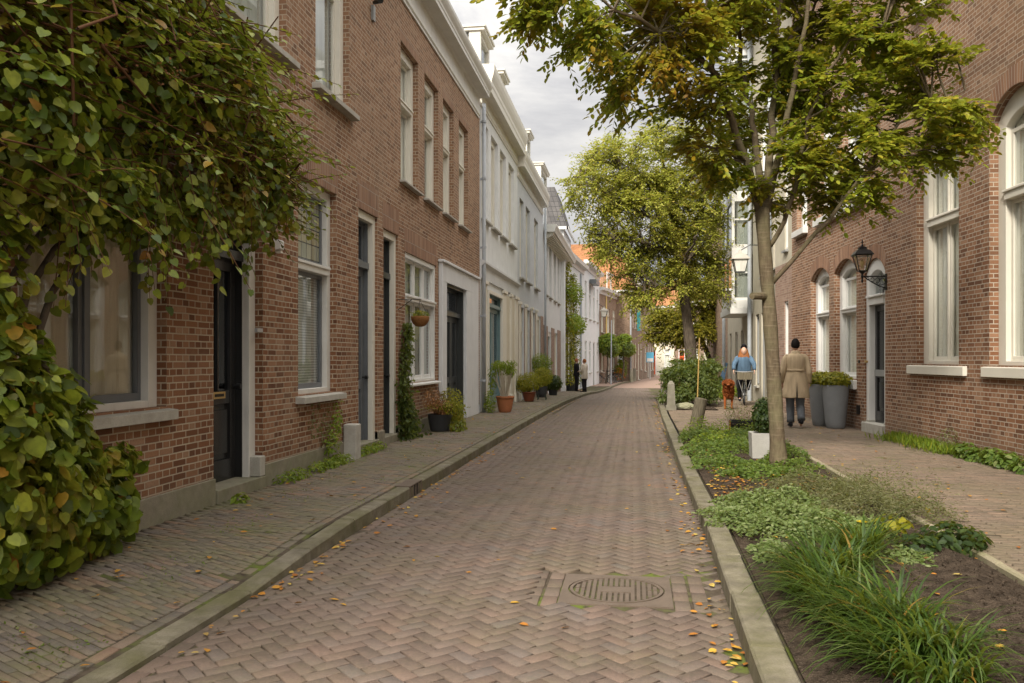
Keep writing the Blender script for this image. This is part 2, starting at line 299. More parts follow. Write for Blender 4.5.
# ------------------------------------------------------------------ builders
ORG = {}
def org(o): return ORG.get(o.name, Vector((0,0,0))) if o else Vector((0,0,0))
def thing(name, label, cat, loc=(0,0,0), group=None):
    o = bpy.data.objects.new(name, None); COL.objects.link(o); o.empty_display_size = .2
    o.location = loc; ORG[o.name] = Vector(loc)
    o['label'] = label; o['category'] = cat
    if group: o['group'] = group
    return o
def tag(o, label=None, cat=None, group=None, kind=None):
    if label: o['label'] = label
    if cat: o['category'] = cat
    if group: o['group'] = group
    if kind: o['kind'] = kind
    return o
class Fr:
    """wall frame: u along the wall, v out towards the street, z up"""
    def __init__(s, o, u, n): s.o = Vector(o); s.u = Vector(u).normalized(); s.n = Vector(n).normalized()
    def __call__(s, p): return s.o+s.u*p[0]+s.n*p[1]+Vector((0,0,p[2]))
class MB:
    def __init__(s, fr=None): s.v = []; s.f = []; s.uv = []; s.fr = fr
    def poly(s, pts, uv=None, swap=False):
        i = len(s.v); pts = [Vector(p) for p in pts]; s.v += pts; s.f.append(tuple(range(i, i+len(pts))))
        if uv is None:
            n = Vector((0,0,0))
            for a, b in zip(pts, pts[1:]+pts[:1]): n += a.cross(b)
            ax = max(range(3), key=lambda k: abs(n[k]))
            k = {0:(1,2), 1:(0,2), 2:(0,1)}[ax]
            uv = [(p[k[0]], p[k[1]]) for p in pts]
        s.uv.append(uv)
    def box(s, u0, u1, v0, v1, z0, z1, skip=''):
        a=(u0,v0,z0);b=(u1,v0,z0);c=(u1,v1,z0);d=(u0,v1,z0);e=(u0,v0,z1);f=(u1,v0,z1);g=(u1,v1,z1);h=(u0,v1,z1)
        for k, q in dict(b=(a,b,c,d),t=(e,h,g,f),i=(a,e,f,b),o=(d,c,g,h),l=(a,d,h,e),r=(b,f,g,c)).items():
            if k not in skip: s.poly(q)
        return s
    def prof(s, pts, u0, u1, caps=True):
        """closed (v,z) outline extruded along u"""
        n = len(pts)
        for i in range(n):
            (va,za),(vb,zb) = pts[i], pts[(i+1)%n]
            s.poly([(u0,va,za),(u1,va,za),(u1,vb,zb),(u0,vb,zb)])
        if caps:
            s.poly([(u0,v,z) for v,z in pts]); s.poly([(u1,v,z) for v,z in reversed(pts)])
        return s
    def ext(s, pts, v0, v1):
        """closed (u,z) outline extruded along v"""
        n = len(pts)
        for i in range(n):
            (a,b),(c,d) = pts[i], pts[(i+1)%n]
            s.poly([(a,v0,b),(c,v0,d),(c,v1,d),(a,v1,b)])
        s.poly([(u,v0,z) for u,z in pts]); s.poly([(u,v1,z) for u,z in reversed(pts)])
        return s
    def exz(s, pts, z0, z1):
        n = len(pts)
        for i in range(n):
            (a,b),(c,d) = pts[i], pts[(i+1)%n]
            s.poly([(a,b,z0),(c,d,z0),(c,d,z1),(a,b,z1)])
        s.poly([(a,b,z0) for a,b in reversed(pts)]); s.poly([(a,b,z1) for a,b in pts]); return s
    def tube(s, path, r, n=8, cap=True):
        path = [Vector(p) for p in path]
        if not isinstance(r, (list, tuple)): r = [r]*len(path)
        base = len(s.v); up = Vector((0,0,1))
        d0 = (path[1]-path[0]).normalized()
        x = d0.cross(up); x = x.normalized() if x.length > 1e-3 else Vector((1,0,0))
        L = 0
        for i, p in enumerate(path):
            d = (path[min(i+1,len(path)-1)]-path[max(i-1,0)]).normalized()
            x = (x-d*x.dot(d)); x = x.normalized() if x.length > 1e-6 else Vector((1,0,0)); y = d.cross(x)
            for k in range(n):
                a = 2*math.pi*k/n; s.v.append(p+x*(math.cos(a)*r[i])+y*(math.sin(a)*r[i]))
        for i in range(len(path)-1):
            for k in range(n):
                k2 = (k+1)%n
                s.f.append((base+i*n+k, base+i*n+k2, base+(i+1)*n+k2, base+(i+1)*n+k)); s.uv.append([(k/n,i),(1,i),(1,i+1),(k/n,i+1)])
        if cap:
            s.f.append(tuple(base+k for k in reversed(range(n)))); s.uv.append([(0,0)]*n)
            e = base+(len(path)-1)*n; s.f.append(tuple(e+k for k in range(n))); s.uv.append([(0,0)]*n)
        return s
    def lathe(s, c, prof, n=24, sx=1, sy=1):
        base = len(s.v); c = Vector(c)
        for r, z in prof:
            for k in range(n):
                a = 2*math.pi*k/n; s.v.append(c+Vector((math.cos(a)*r*sx, math.sin(a)*r*sy, z)))
        for i in range(len(prof)-1):
            for k in range(n):
                k2 = (k+1)%n
                s.f.append((base+i*n+k, base+i*n+k2, base+(i+1)*n+k2, base+(i+1)*n+k)); s.uv.append([(k/n,i),(1,i),(1,i+1),(k/n,i+1)])
        s.f.append(tuple(base+k for k in reversed(range(n)))); s.uv.append([(0,0)]*n)
        e = base+(len(prof)-1)*n; s.f.append(tuple(e+k for k in range(n))); s.uv.append([(0,0)]*n)
        return s
    def build(s, name, mat, parent=None, smooth=False, bevel=0, recalc=True):
        me = bpy.data.meshes.new(name); o0 = org(parent)
        vs = [(s.fr(p) if s.fr else p)-o0 for p in s.v]
        me.from_pydata([tuple(v) for v in vs], [], s.f)
        ul = me.uv_layers.new(name='UVMap'); flat = [c for q in s.uv for p in q for c in p]
        ul.data.foreach_set('uv', flat)
        if smooth: me.polygons.foreach_set('use_smooth', [True]*len(me.polygons))
        if bevel or recalc:
            bm = bmesh.new(); bm.from_mesh(me)
            if bevel: bmesh.ops.remove_doubles(bm, verts=bm.verts, dist=1e-5)
            bmesh.ops.recalc_face_normals(bm, faces=bm.faces); bm.to_mesh(me); bm.free()
        me.materials.append(M[mat] if isinstance(mat, str) else mat)
        o = bpy.data.objects.new(name, me); COL.objects.link(o)
        if parent: o.parent = parent
        ORG[o.name] = o0
        if bevel:
            b = o.modifiers.new('Bevel', 'BEVEL'); b.width = bevel; b.segments = 1; b.limit_method = 'ANGLE'; b.angle_limit = R(40)
        return o
def npmesh(name, verts, faces, mat, parent=None, smooth=False):
    """verts (N,3) world, faces (K,m)"""
    me = bpy.data.meshes.new(name); o0 = np.array(org(parent))
    verts = (verts-o0).astype(np.float32); K, m = faces.shape
    me.vertices.add(len(verts)); me.vertices.foreach_set('co', verts.ravel())
    me.loops.add(K*m); me.loops.foreach_set('vertex_index', faces.astype(np.int32).ravel())
    me.polygons.add(K); me.polygons.foreach_set('loop_start', np.arange(K, dtype=np.int32)*m)
    if smooth: me.polygons.foreach_set('use_smooth', np.ones(K, dtype=bool))
    me.update(); me.validate()
    me.materials.append(M[mat]); o = bpy.data.objects.new(name, me); COL.objects.link(o)
    if parent: o.parent = parent
    ORG[o.name] = Vector(o0); return o
def copy_tree(o, parent=None):
    c = o.copy(); COL.objects.link(c); c.parent = parent
    for ch in list(o.children): copy_tree(ch, c)
    return c
def nrm(a): return a/np.maximum(np.linalg.norm(a, axis=1, keepdims=True), 1e-9)
# leaf templates: x across, y along, z up. faces are quads (K,4)
LT_LONG = (np.array([(0,0,0),(-.17,.35,.05),(0,.4,0),(.17,.35,.05),(-.12,.72,.03),(0,.75,-.02),(.12,.72,.03),(0,1,-.08)]),
           np.array([(0,2,1,1),(0,3,2,2),(1,2,5,4),(2,3,6,5),(4,5,7,7),(5,6,7,7)]))
LT_DIA = (np.array([(0,0,0),(-.25,.5,.08),(0,1,-.05),(.25,.5,.08)]), np.array([(0,2,1),(0,3,2)]))
LT_OVAL = (np.array([(0,0,0),(-.26,.3,.06),(-.24,.7,.03),(0,1,-.06),(.24,.7,.03),(.26,.3,.06)]), np.array([(0,3,2,1),(0,5,4,3)]))
LT_HEART = (np.array([(0,.04,0),(-.2,-.06,.05),(-.42,.14,.08),(-.43,.42,.05),(-.26,.75,-.0),(0,1,-.1),(.26,.75,0),(.43,.42,.05),(.42,.14,.08),(.2,-.06,.05),(0,.5,-.02)]),
            np.array([(0,10,2,1),(10,4,3,2),(10,5,4,4),(0,9,8,10),(10,8,7,6),(10,6,5,5)]))
def tri_fix(F):
    """drop degenerate quads to triangles: return all triangles"""
    out = []
    for f in F:
        f = list(dict.fromkeys(f.tolist()))
        for k in range(1, len(f)-1): out.append((f[0], f[k], f[k+1]))
    return np.array(out)
for nm in ('LT_LONG','LT_DIA','LT_OVAL','LT_HEART'):
    a, b = globals()[nm]; globals()[nm] = (a, tri_fix(b))
def leaves(name, mat, parent, P, D, U, S, tpl, wid=1.0):
    """P positions, D along, U up hints, S sizes"""
    D = nrm(D); X = nrm(np.cross(D, U)); Z = np.cross(X, D)
    V, Fc = tpl
    S = np.broadcast_to(np.asarray(S, float).reshape(-1,1,1), (len(P),1,1))
    loc = P[:,None,:] + S*(wid*V[None,:,0:1]*X[:,None,:] + V[None,:,1:2]*D[:,None,:] + V[None,:,2:3]*Z[:,None,:])
    n = V.shape[0]; faces = (Fc[None]+(np.arange(len(P))*n)[:,None,None]).reshape(-1, 3)
    return npmesh(name, loc.reshape(-1,3), faces, mat, parent)
def rnd(n, k=3): return RNG.normal(size=(n, k))
def twig_leaves(T0, TD, TL, k, size, droop=.35):
    """alternate leaves along twigs: start, direction, length arrays"""
    n = len(T0); TD = nrm(TD)
    side = nrm(np.cross(TD, np.array([0,0,1.])+rnd(n)*.15))
    t = (np.arange(k)+.5)/k
    Pp = T0[:,None,:]+TD[:,None,:]*(TL[:,None,None]*t[None,:,None]); Pp[:,:,2] -= droop*TL[:,None]*(t**2)[None,:]
    sg = np.where(np.arange(k)%2 == 0, 1, -1)[None,:,None]
    Dd = TD[:,None,:]*.75+side[:,None,:]*sg*.9+rnd(n*k).reshape(n,k,3)*.22; Dd[:,:,2] -= .35
    U = np.zeros_like(Dd); U[:,:,2] = 1; U += rnd(n*k).reshape(n,k,3)*.35
    S = size*(.75+RNG.random((n,k))*.5)
    return Pp.reshape(-1,3), Dd.reshape(-1,3), U.reshape(-1,3), S.reshape(-1)
def ell_pts(n, c, r, shell=0.0):
    d = nrm(rnd(n)); rr = (RNG.random(n)*(1-shell**3)+shell**3)**(1/3)
    return np.array(c)+d*rr[:,None]*np.array(r), d
print('helpers ok')
# ================================================================== GROUND
def struct(o): o['kind'] = 'structure'; return o
def sheet(name, mat, xl, xr, ys, zf, nx=1, parent=None):
    V = []; F = []
    for y in ys:
        for i in range(nx+1):
            x = xl(y)+(xr(y)-xl(y))*i/nx; V.append((x, y, zf(x, y)))
    for j in range(len(ys)-1):
        for i in range(nx):
            a = j*(nx+1)+i; F.append((a, a+1, a+nx+2, a+nx+1))
    return npmesh(name, np.array(V, float), np.array(F), mat, parent)
YS = list(np.arange(-3, 104.1, 1.0))
struct(sheet('ground', 'asphalt', lambda y: -400, lambda y: 400, [-400,-3]+YS[1:]+[106, 900], lambda x, y: zr(max(min(y,106),0))-.06, 4))
wob = lambda x, y, a=.004: a*(math.sin(x*3.1+y*1.3)+math.sin(y*2.3-x*1.7))
struct(sheet('road', 'joint_sand', kl, kr, list(np.arange(-3, 61, .25)), lambda x, y: zr(y)-.006+wob(x,y,.002), 6))
t = NT('road_far_brick'); c = t.ramp(t.noise(30, t.vscale(t.pos(), (1,1,1)), 6), [(.3,(.20,.135,.105)),(.7,(.29,.205,.16))]); t.done(c, .85, .2)
struct(sheet('road_beyond', 'road_far_brick', kl, kr, [60.05]+list(np.arange(61, 104.1, 1)), lambda x, y: zr(y), 1))
def pavers(name, mat, items, h=.03, joint=.005, jit=.0013, slope=None):
    """items: (x, y, angle, length, width, z); each brick a bevelled block with its own tilt"""
    it = np.array(items, float); n = len(it)
    L = it[:,3]/2-joint/2; W = it[:,4]/2-joint/2
    cs = [(-1,-1),(1,-1),(1,1),(-1,1)]; V = np.zeros((n, 12, 3)); bev = .0035
    L = L*(1-RNG.random(n)*.02); W = W*(1-RNG.random(n)*.03)
    for k, (a, b) in enumerate(cs):
        V[:,k,0] = a*L; V[:,k,1] = b*W; V[:,k,2] = -h
        V[:,k+4,0] = a*L; V[:,k+4,1] = b*W; V[:,k+4,2] = -bev*.9
        V[:,k+8,0] = a*(L-bev); V[:,k+8,1] = b*(W-bev); V[:,k+8,2] = 0
    tx = RNG.normal(size=n)*.004; ty = RNG.normal(size=n)*.007; dz = RNG.normal(size=n)*jit
    if slope is not None:
        g_ = np.array([(slope(x+.03,y)-slope(x-.03,y))/.06 for x, y in it[:,:2]]); tx = tx+g_*np.cos(it[:,2]); ty = ty-g_*np.sin(it[:,2])
    V[:,:,2] += V[:,:,0]*tx[:,None]+V[:,:,1]*ty[:,None]+dz[:,None]
    an = it[:,2]+RNG.normal(size=n)*.010; c, s = np.cos(an)[:,None], np.sin(an)[:,None]
    X = V[:,:,0]*c-V[:,:,1]*s+it[:,0:1]; Y = V[:,:,0]*s+V[:,:,1]*c+it[:,1:2]
    V = np.stack([X, Y, V[:,:,2]+it[:,5:6]], axis=2)
    F = [(8,9,10,11)]
    for k in range(4):
        k2 = (k+1)%4; F += [(k,k2,k2+4,k+4),(k+4,k2+4,k2+8,k+8)]
    F = (np.array(F)[None]+(np.arange(n)*12)[:,None,None]).reshape(-1,4)
    return struct(npmesh(name, V.reshape(-1,3), F, mat))
MH = (-.115, 5.56)
items = []; w = .089; q = math.sqrt(.5)
for i in range(-700, 700):
    for j in range(-700, 700):
        k = (i-j)%4
        if k == 0: cu, cv, an = i+1, j+.5, 0
        elif k == 3: cu, cv, an = i+.5, j+1, math.pi/2
        else: continue
        x = (cu-cv)*q*w; y = (cu+cv)*q*w+2
        if not (2.4 < y < 60): continue
        if not (kl(y)+.14 < x < kr(y)+.0): continue
        if abs(x-MH[0]) < .60 and abs(y-MH[1]) < .395: continue
        big = .006*math.sin(x*1.9+.7)*math.sin(y*.8)-.012*((x+.9)/1.5)**2+.012
        if kr(y)-x < .10 and y < 4.6 and random.random() < .7: big -= .035
        items.append((x, y, an+math.pi/4, 2*w, w, zr(y)+big))
y = 2.4
while y < 60:                                   # gutter course beside the left kerb
    items.append((kl(y)+.055, y, math.pi/2+(kl(y+1)-kl(y))*-1, .21, .10, zr(y))); y += .212
for sx in (-1, 1):                              # upright courses either side of the manhole
    for a in range(2):
        for b in range(4 if a == 0 else 4):
            items.append((MH[0]+sx*(.41+a*.115), MH[1]-.31+b*.208, math.pi/2, .2, .1, .004))
pavers('road_paving', 'road_brick', items)
# left pavement
def pav_rows(xl, xr, y0, y1, zf, slant=0.0, skip=None, bw=.052, bl=.205):
    out = []; y = y0; r = 0; cs_ = math.cos(math.atan(slant)); bx_ = bl*cs_; by_ = bw/cs_
    while y < y1:
        x = xl(y)+(0 if r%2 else bx_/2)+random.uniform(0, .01)
        while x < xr(y)+.3:
            e0_ = x-bx_/2; lim = xr(y+slant*(x-xl(y0)))
            if e0_ < lim-.035 and x+bx_/2 > lim-.002 and (skip is None or not skip(x, y)) and xl(y)+.04 < x:
                ln_ = lim-.004-e0_; xm = e0_+ln_/2; ym = y+slant*(xm-xl(y0)); out.append((xm, ym, math.atan(slant), ln_/cs_, bw, zf(xm, ym))); break
            cx = x; yy = y+slant*(cx-xl(y0))+.008*math.sin(cx*4+y*.5)
            if xl(yy)+.04 < cx < xr(yy)-.04 and (skip is None or not skip(cx, yy)):
                out.append((cx, yy, math.atan(slant), bl, bw, zf(cx, yy)+.0012*math.sin(cx*5+yy*3)))
            x += bx_
        y += by_; r += 1
    return out
lx = lambda y: -4.0; lr = lambda y: kl(y)-.26
struct(sheet('left_pavement', 'joint_sand', lambda y: wl(y)-.05, lambda y: kl(y)-.14, list(np.arange(-3, 60.2, .25)), lambda x, y: pavl(x,y)-.0055+wob(x*3,y*2,.0016), 8))
it = pav_rows(lambda y: max(-4.0, wl(y)), lr, 1.2, 50, pavl, -.42)
y = 2.0
while y < 48: it.append((kl(y)-.215, y, math.pi/2, .205, .07, pavl(kl(y)-.2, y)+.002)); y += .207
pavers('left_pavement_paving', 'left_pavement_brick', it, jit=.002, slope=pavl)
struct(sheet('left_pavement_beyond', 'road_far_brick', lambda y: wl(y)-.05, lambda y: kl(y)-.14, [60.2]+list(np.arange(61, 104, 1)), lambda x, y: zp(y)))
# right pavement: bed from Y<16.4 between kerb and edging; second bed Y 24..29.6
def bed1(x, y): return y < 16.4 and x < 2.50
def bed2(x, y): return 23.6 < y < 29.8 and x < 2.3
rx = lambda y: kr(y)+.2
zpr = lambda x, y: zp(y)
struct(sheet('right_pavement', 'joint_sand', rx, lambda y: wr(y)+.03, list(np.arange(-3, 60.2, .25)), lambda x, y: zp(y)-.0055+wob(x*3,y*2,.0016) - (.06 if bed1(x,y+.3) or bed2(x,y) else 0), 24))
it = pav_rows(rx, wr, 2.0, 46, zpr, -.06, lambda x, y: bed1(x, y) or bed2(x, y))
pavers('right_pavement_paving', 'right_pavement_brick', it, jit=.002)
struct(sheet('right_pavement_beyond', 'road_far_brick', rx, wr, [60.2]+list(np.arange(61, 104, 1)), lambda x, y: zp(y)))
def soilz(x, y):
    m = .035*math.sin(x*5+y*2)*math.sin(y*3.1-x)+.02*math.sin(x*17+y*11)*math.sin(y*13)
    e = min(1, max(0, (x-kr(y)-.2)/.25), max(0, (2.42-x)/.2)) if y < 17 else 1
    return zp(y)-.028+.045*e+m*.5*e
struct(sheet('planting_bed_soil', 'soil', rx, lambda y: 2.41, list(np.arange(1.5, 16.45, .06)), soilz, 40))
struct(sheet('second_bed_soil', 'soil', rx, lambda y: 2.3, list(np.arange(23.6, 29.8, .2)), lambda x, y: zp(y)+.02+wob(x*4,y*4,.01), 10))
# kerbs and edging, stone by stone in one structure each
def kerb(name, xf, wdt, hf, y0, y1, mat, ln=1.0, side=1, sink=.1):
    mb = MB(); y = y0
    while y < y1:
        g = .006; a, b = y+g, y+ln-g
        xa, xb = xf(a), xf(b); j = random.uniform(-.004, .004); jz = random.uniform(-.003, .004)
        for (p, q_) in [((a, xa), (b, xb))]:
            za, zb = hf(p[0])-drop(p[0])+jz, hf(q_[0])-drop(q_[0])+jz
            lo = -.1-drop(b)
            X0, X1, X2, X3 = p[1]+j, q_[1]+j, q_[1]+j-side*wdt, p[1]+j-side*wdt
            ch = .012
            c = [(X0,p[0],lo),(X1,q_[0],lo),(X2,q_[0],lo),(X3,p[0],lo)]
            t1 = [(X0,p[0],za-ch),(X1,q_[0],zb-ch),(X2,q_[0],zb-ch),(X3,p[0],za-ch)]
            t2 = [(X0-side*ch,p[0]+.005,za),(X1-side*ch,q_[0]-.005,zb),(X2+side*ch,q_[0]-.005,zb),(X3+side*ch,p[0]+.005,za)]
            for k in range(4):
                k2 = (k+1)%4
                mb.poly([c[k],c[k2],t1[k2],t1[k]]); mb.poly([t1[k],t1[k2],t2[k2],t2[k]])
            mb.poly(t2)
        y += ln
    return struct(mb.build(name, mat))
kerb('left_kerb', kl, .15, hkl, 1.1, 80, 'kerb_concrete', .99)
kerb('right_kerb', kr, -.165*-1, lambda y: .125, 1.3, 80, 'kerb_concrete', .97, side=-1)
kerb('bed_edging', lambda y: 2.42, .06, lambda y: .135, 1.2, 12.2, 'edging_concrete', .98, side=-1)
# ------------------------------------------------------------ manhole
mh = thing('manhole_cover', 'round slotted iron manhole cover in its square frame in the middle of the road', 'manhole cover', (MH[0], MH[1], 0))
o = MH
fr_ = MB()
ring = 40
def disc(mb, cx, cy, r, z0, z1, n=40): mb.exz([(cx+math.cos(2*math.pi*k/n)*r, cy+math.sin(2*math.pi*k/n)*r) for k in range(n)], z0, z1)
# frame: square with round hole
zt = .004
for k in range(ring):
    a0, a1 = 2*math.pi*k/ring, 2*math.pi*(k+1)/ring
    def sq(a):
        cx, sy = math.cos(a), math.sin(a); m = max(abs(cx), abs(sy)); return (o[0]+cx/m*.355, o[1]+sy/m*.355)
    A, B = sq(a0), sq(a1); Ci = (o[0]+math.cos(a1)*.315, o[1]+math.sin(a1)*.315); D = (o[0]+math.cos(a0)*.315, o[1]+math.sin(a0)*.315)
    fr_.poly([(A[0],A[1],zt),(B[0],B[1],zt),(Ci[0],Ci[1],zt),(D[0],D[1],zt)])
    fr_.poly([(D[0],D[1],zt),(Ci[0],Ci[1],zt),(Ci[0],Ci[1],-.03),(D[0],D[1],-.03)]); fr_.poly([(A[0],A[1],zt),(B[0],B[1],zt),(B[0],B[1],-.03),(A[0],A[1],-.03)])
fr_.build('frame', 'iron_cast', mh, recalc=False)
cv = MB(); disc(cv, o[0], o[1], .305, -.03, -.009); cover = cv.build('cover', 'iron_groove', mh)
rb = MB()
for k in range(ring):                            # rim
    a0, a1 = 2*math.pi*k/ring, 2*math.pi*(k+1)/ring
    pts = [(o[0]+math.cos(a)*r, o[1]+math.sin(a)*r) for a, r in ((a0,.303),(a1,.303),(a1,.283),(a0,.283))]
    rb.exz(pts, -.004, .006)
nb = 15
for k in range(nb):
    x = -.27+.54*(k+.5)/nb; hw = .54/nb/2-.0065; ye = math.sqrt(max(0, .279**2-(abs(x)+hw)**2))
    if ye < .03: continue
    if abs(x) > .21: segs = [(-ye,-.008),(.008,ye)]
    elif abs(x) < .10: segs = [(-ye,-.075),(.075,ye)]
    else: segs = [(-ye,ye)]
    for a, b in segs: rb.box(o[0]+x-hw, o[0]+x+hw, o[1]+a, o[1]+b, -.004, .005)
rb.box(o[0]-.1, o[0]+.1, o[1]-.062, o[1]+.062, -.004, .0045)
rb.build('raised_pattern', 'iron_cast', cover)
# kerb inlet
ki = thing('kerb_inlet', 'dark iron gully inlet set into the left kerb', 'drain', (-2.40, 9.1, 0))
mb = MB(); mb.box(-2.56,-2.393,8.84,9.36,.125,.134); mb.box(-2.405,-2.392,8.84,8.88,0,.125); mb.box(-2.405,-2.392,9.32,9.36,0,.125)
for k in range(3): mb.box(-2.405,-2.392,8.97+k*.11,8.995+k*.11,.0,.125)
mb.build('grate', 'iron_cast', ki); MB().box(-2.41,-2.397,8.88,9.32,.0,.124).build('opening', 'iron_groove', ki)
# ================================================================== HOUSES
LFT = Fr((-4,0,0), (0,1,0), (1,0,0))
def wall_mesh(mb, u0, u1, z0, z1, holes, depth=.32, zbase=None):
    """front face with openings (u0,u1,z0,z1,rise) and their reveals, plus end and top caps"""
    us = sorted({u0, u1, *[h[0] for h in holes], *[h[1] for h in holes]})
    zs = sorted({z0, z1, *[h[2] for h in holes], *[h[3]+(h[4] if len(h) > 4 else 0) for h in holes]})
    us = [u for u in us if u0 <= u <= u1]; zs = [z for z in zs if z0 <= z <= z1]
    for a, b in zip(us, us[1:]):
        for c, d in zip(zs, zs[1:]):
            mu, mz = (a+b)/2, (c+d)/2
            if any(h[0] < mu < h[1] and h[2] < mz < h[3]+(h[4] if len(h) > 4 else 0) for h in holes): continue
            mb.poly([(a,0,c),(b,0,c),(b,0,d),(a,0,d)])
    for h in holes:
        a, b, c, d = h[:4]; rise = h[4] if len(h) > 4 else 0
        mb.poly([(a,0,c),(a,-depth,c),(a,-depth,d),(a,0,d)]); mb.poly([(b,0,c),(b,-depth,c),(b,-depth,d),(b,0,d)])
        mb.poly([(a,0,c),(b,0,c),(b,-depth,c),(a,-depth,c)])
        if rise:
            n = 12; arc = arc_pts(a, b, d, rise, n)
            for (p, q), (r, s_) in zip(arc, arc[1:]):
                mb.poly([(p,0,q),(r,0,s_),(r,-depth,s_),(p,-depth,q)])
                mb.poly([(p,0,q),(r,0,s_),(r,0,d+rise),(p,0,d+rise)])
        else: mb.poly([(a,0,d),(b,0,d),(b,-depth,d),(a,-depth,d)])
    mb.poly([(u0,0,z0),(u0,-depth,z0),(u0,-depth,z1),(u0,0,z1)]); mb.poly([(u1,0,z0),(u1,-depth,z0),(u1,-depth,z1),(u1,0,z1)])
    mb.poly([(u0,0,z1),(u1,0,z1),(u1,-depth,z1),(u0,-depth,z1)])
    return mb
def arc_pts(a, b, z, rise, n):
    w = (b-a)/2; Rr = (w*w+rise*rise)/(2*rise); cz = z+rise-Rr; th0 = math.asin(min(1, w/Rr)); m = (a+b)/2
    return [(m+Rr*math.sin(-th0+2*th0*k/n), cz+Rr*math.cos(-th0+2*th0*k/n)) for k in range(n+1)]
def frame_mb(fr, u0, u1, z0, z1, w, v0, v1, bottom=None, rise=0):
    mb = MB(fr); bt = w if bottom is None else bottom
    mb.box(u0, u0+w, v0, v1, z0, z1); mb.box(u1-w, u1, v0, v1, z0, z1)
    if rise:
        A = arc_pts(u0, u1, z1, rise, 12); B = arc_pts(u0+w, u1-w, z1, max(rise*((u1-u0-2*w)/(u1-u0))**2, .02), 12)
        B = [(x, z-w*.55) for x, z in B]
        for (p, q, r, s_) in zip(A, A[1:], B[1:], B): mb.ext([p, q, r, s_], v0, v1)
    else: mb.box(u0+w, u1-w, v0, v1, z1-w, z1)
    if bt: mb.box(u0+w, u1-w, v0, v1, z0, z0+bt)
    return mb
def window(root, fr, u0, u1, z0, z1, rec=.06, fw=.09, fd=.12, fm='white_paint', sm=None, tr=None, mull=(), sill=(.10,.07,.05), sillm='sill_stone',
           curtain='curtain_white', cz=None, rise=0, trmat=None, top_pane='glass', sw=.05, bev=.004, sash2=None, label=None, gm='glass', trh=.08, sd_=.07):
    sm = sm or fm
    W = frame_mb(fr, u0, u1, z0, z1, fw, -rec-fd, -rec, .06, rise).build('window', fm, root, bevel=bev)
    if label: W['label'] = label
    a, b, c, d = u0+fw, u1-fw, z0+.06, z1-(0 if rise else fw)
    v1 = -rec-sd_; v0 = v1-.045
    if rise: d = z1-fw*.75
    cells = []
    if tr: 
        MB(fr).box(a, b, -rec-fd+.01, -rec+.03, tr, tr+trh).box(a-.02, b+.02, -rec-.0, -rec+.05, tr+trh-.02, tr+trh+.015).build('transom', fm, W, bevel=bev)
        cells = [(c, tr, sw, gm), (tr+trh, d, sw, top_pane)]
    else: cells = [(c, d, sw, gm)]
    ms = [a]+list(mull)+[b]
    S = MB(fr); 
    for (p, q, s_, g) in cells:
        for x0, x1 in zip(ms, ms[1:]):
            e0 = x0+(.02 if x0 != a else 0); e1 = x1-(.02 if x1 != b else 0)
            S.box(e0, e0+s_, v0, v1, p, q).box(e1-s_, e1, v0, v1, p, q).box(e0+s_, e1-s_, v0, v1, p, p+s_*1.3).box(e0+s_, e1-s_, v0, v1, q-s_, q)
        for m_ in mull: S.box(m_-.02, m_+.02, v0-.01, v1+.02, p, q)
    if sash2:                                   # meeting rails
        for zz in sash2: S.box(a+sw, b-sw, v0, v1+.012, zz, zz+.045)
    S.build('sash', sm, W, bevel=bev*.6 if bev else 0)
    for (p, q, s_, g) in cells:
        P = MB(fr); q2 = q+(rise*.8 if rise and q == d else 0)
        P.poly([(a+.01,(v0+v1)/2,p+.01),(b-.01,(v0+v1)/2,p+.01),(b-.01,(v0+v1)/2,q2-.01),(a+.01,(v0+v1)/2,q2-.01)]); P.build('pane', g, W)
    if curtain:
        C = MB(fr); n = max(8, int((b-a)/.06)); zc0, zc1 = c, d+rise*.8
        if cz: zc0, zc1 = cz
        for k in range(n):
            x0 = a+(b-a)*k/n; x1 = a+(b-a)*(k+1)/n; w0 = v0-.03+.012*math.sin(k*1.9); w1 = v0-.03+.012*math.sin((k+1)*1.9)
            if curtain == 'blinds': w0 = w1 = v0-.02
            C.poly([(x0,w0,zc0),(x1,w1,zc0),(x1,w1,zc1),(x0,w0,zc1)])
        C.build('curtain', curtain, W, smooth=True)
    if sill:
        s_, h, ov = sill
        MB(fr).prof([(-rec-.05, z0-h),(s_, z0-h),(s_, z0-.025),(-rec-.05, z0+.002)], u0-ov, u1+ov).build('sill', sillm, W, bevel=bev)
    return W
def lintel(root, fr, u0, u1, z0, h=.24, mat='brick_soldier'):
    return MB(fr).box(u0, u1, .0, .003, z0, z0+h, skip='i').build('lintel', mat, root)
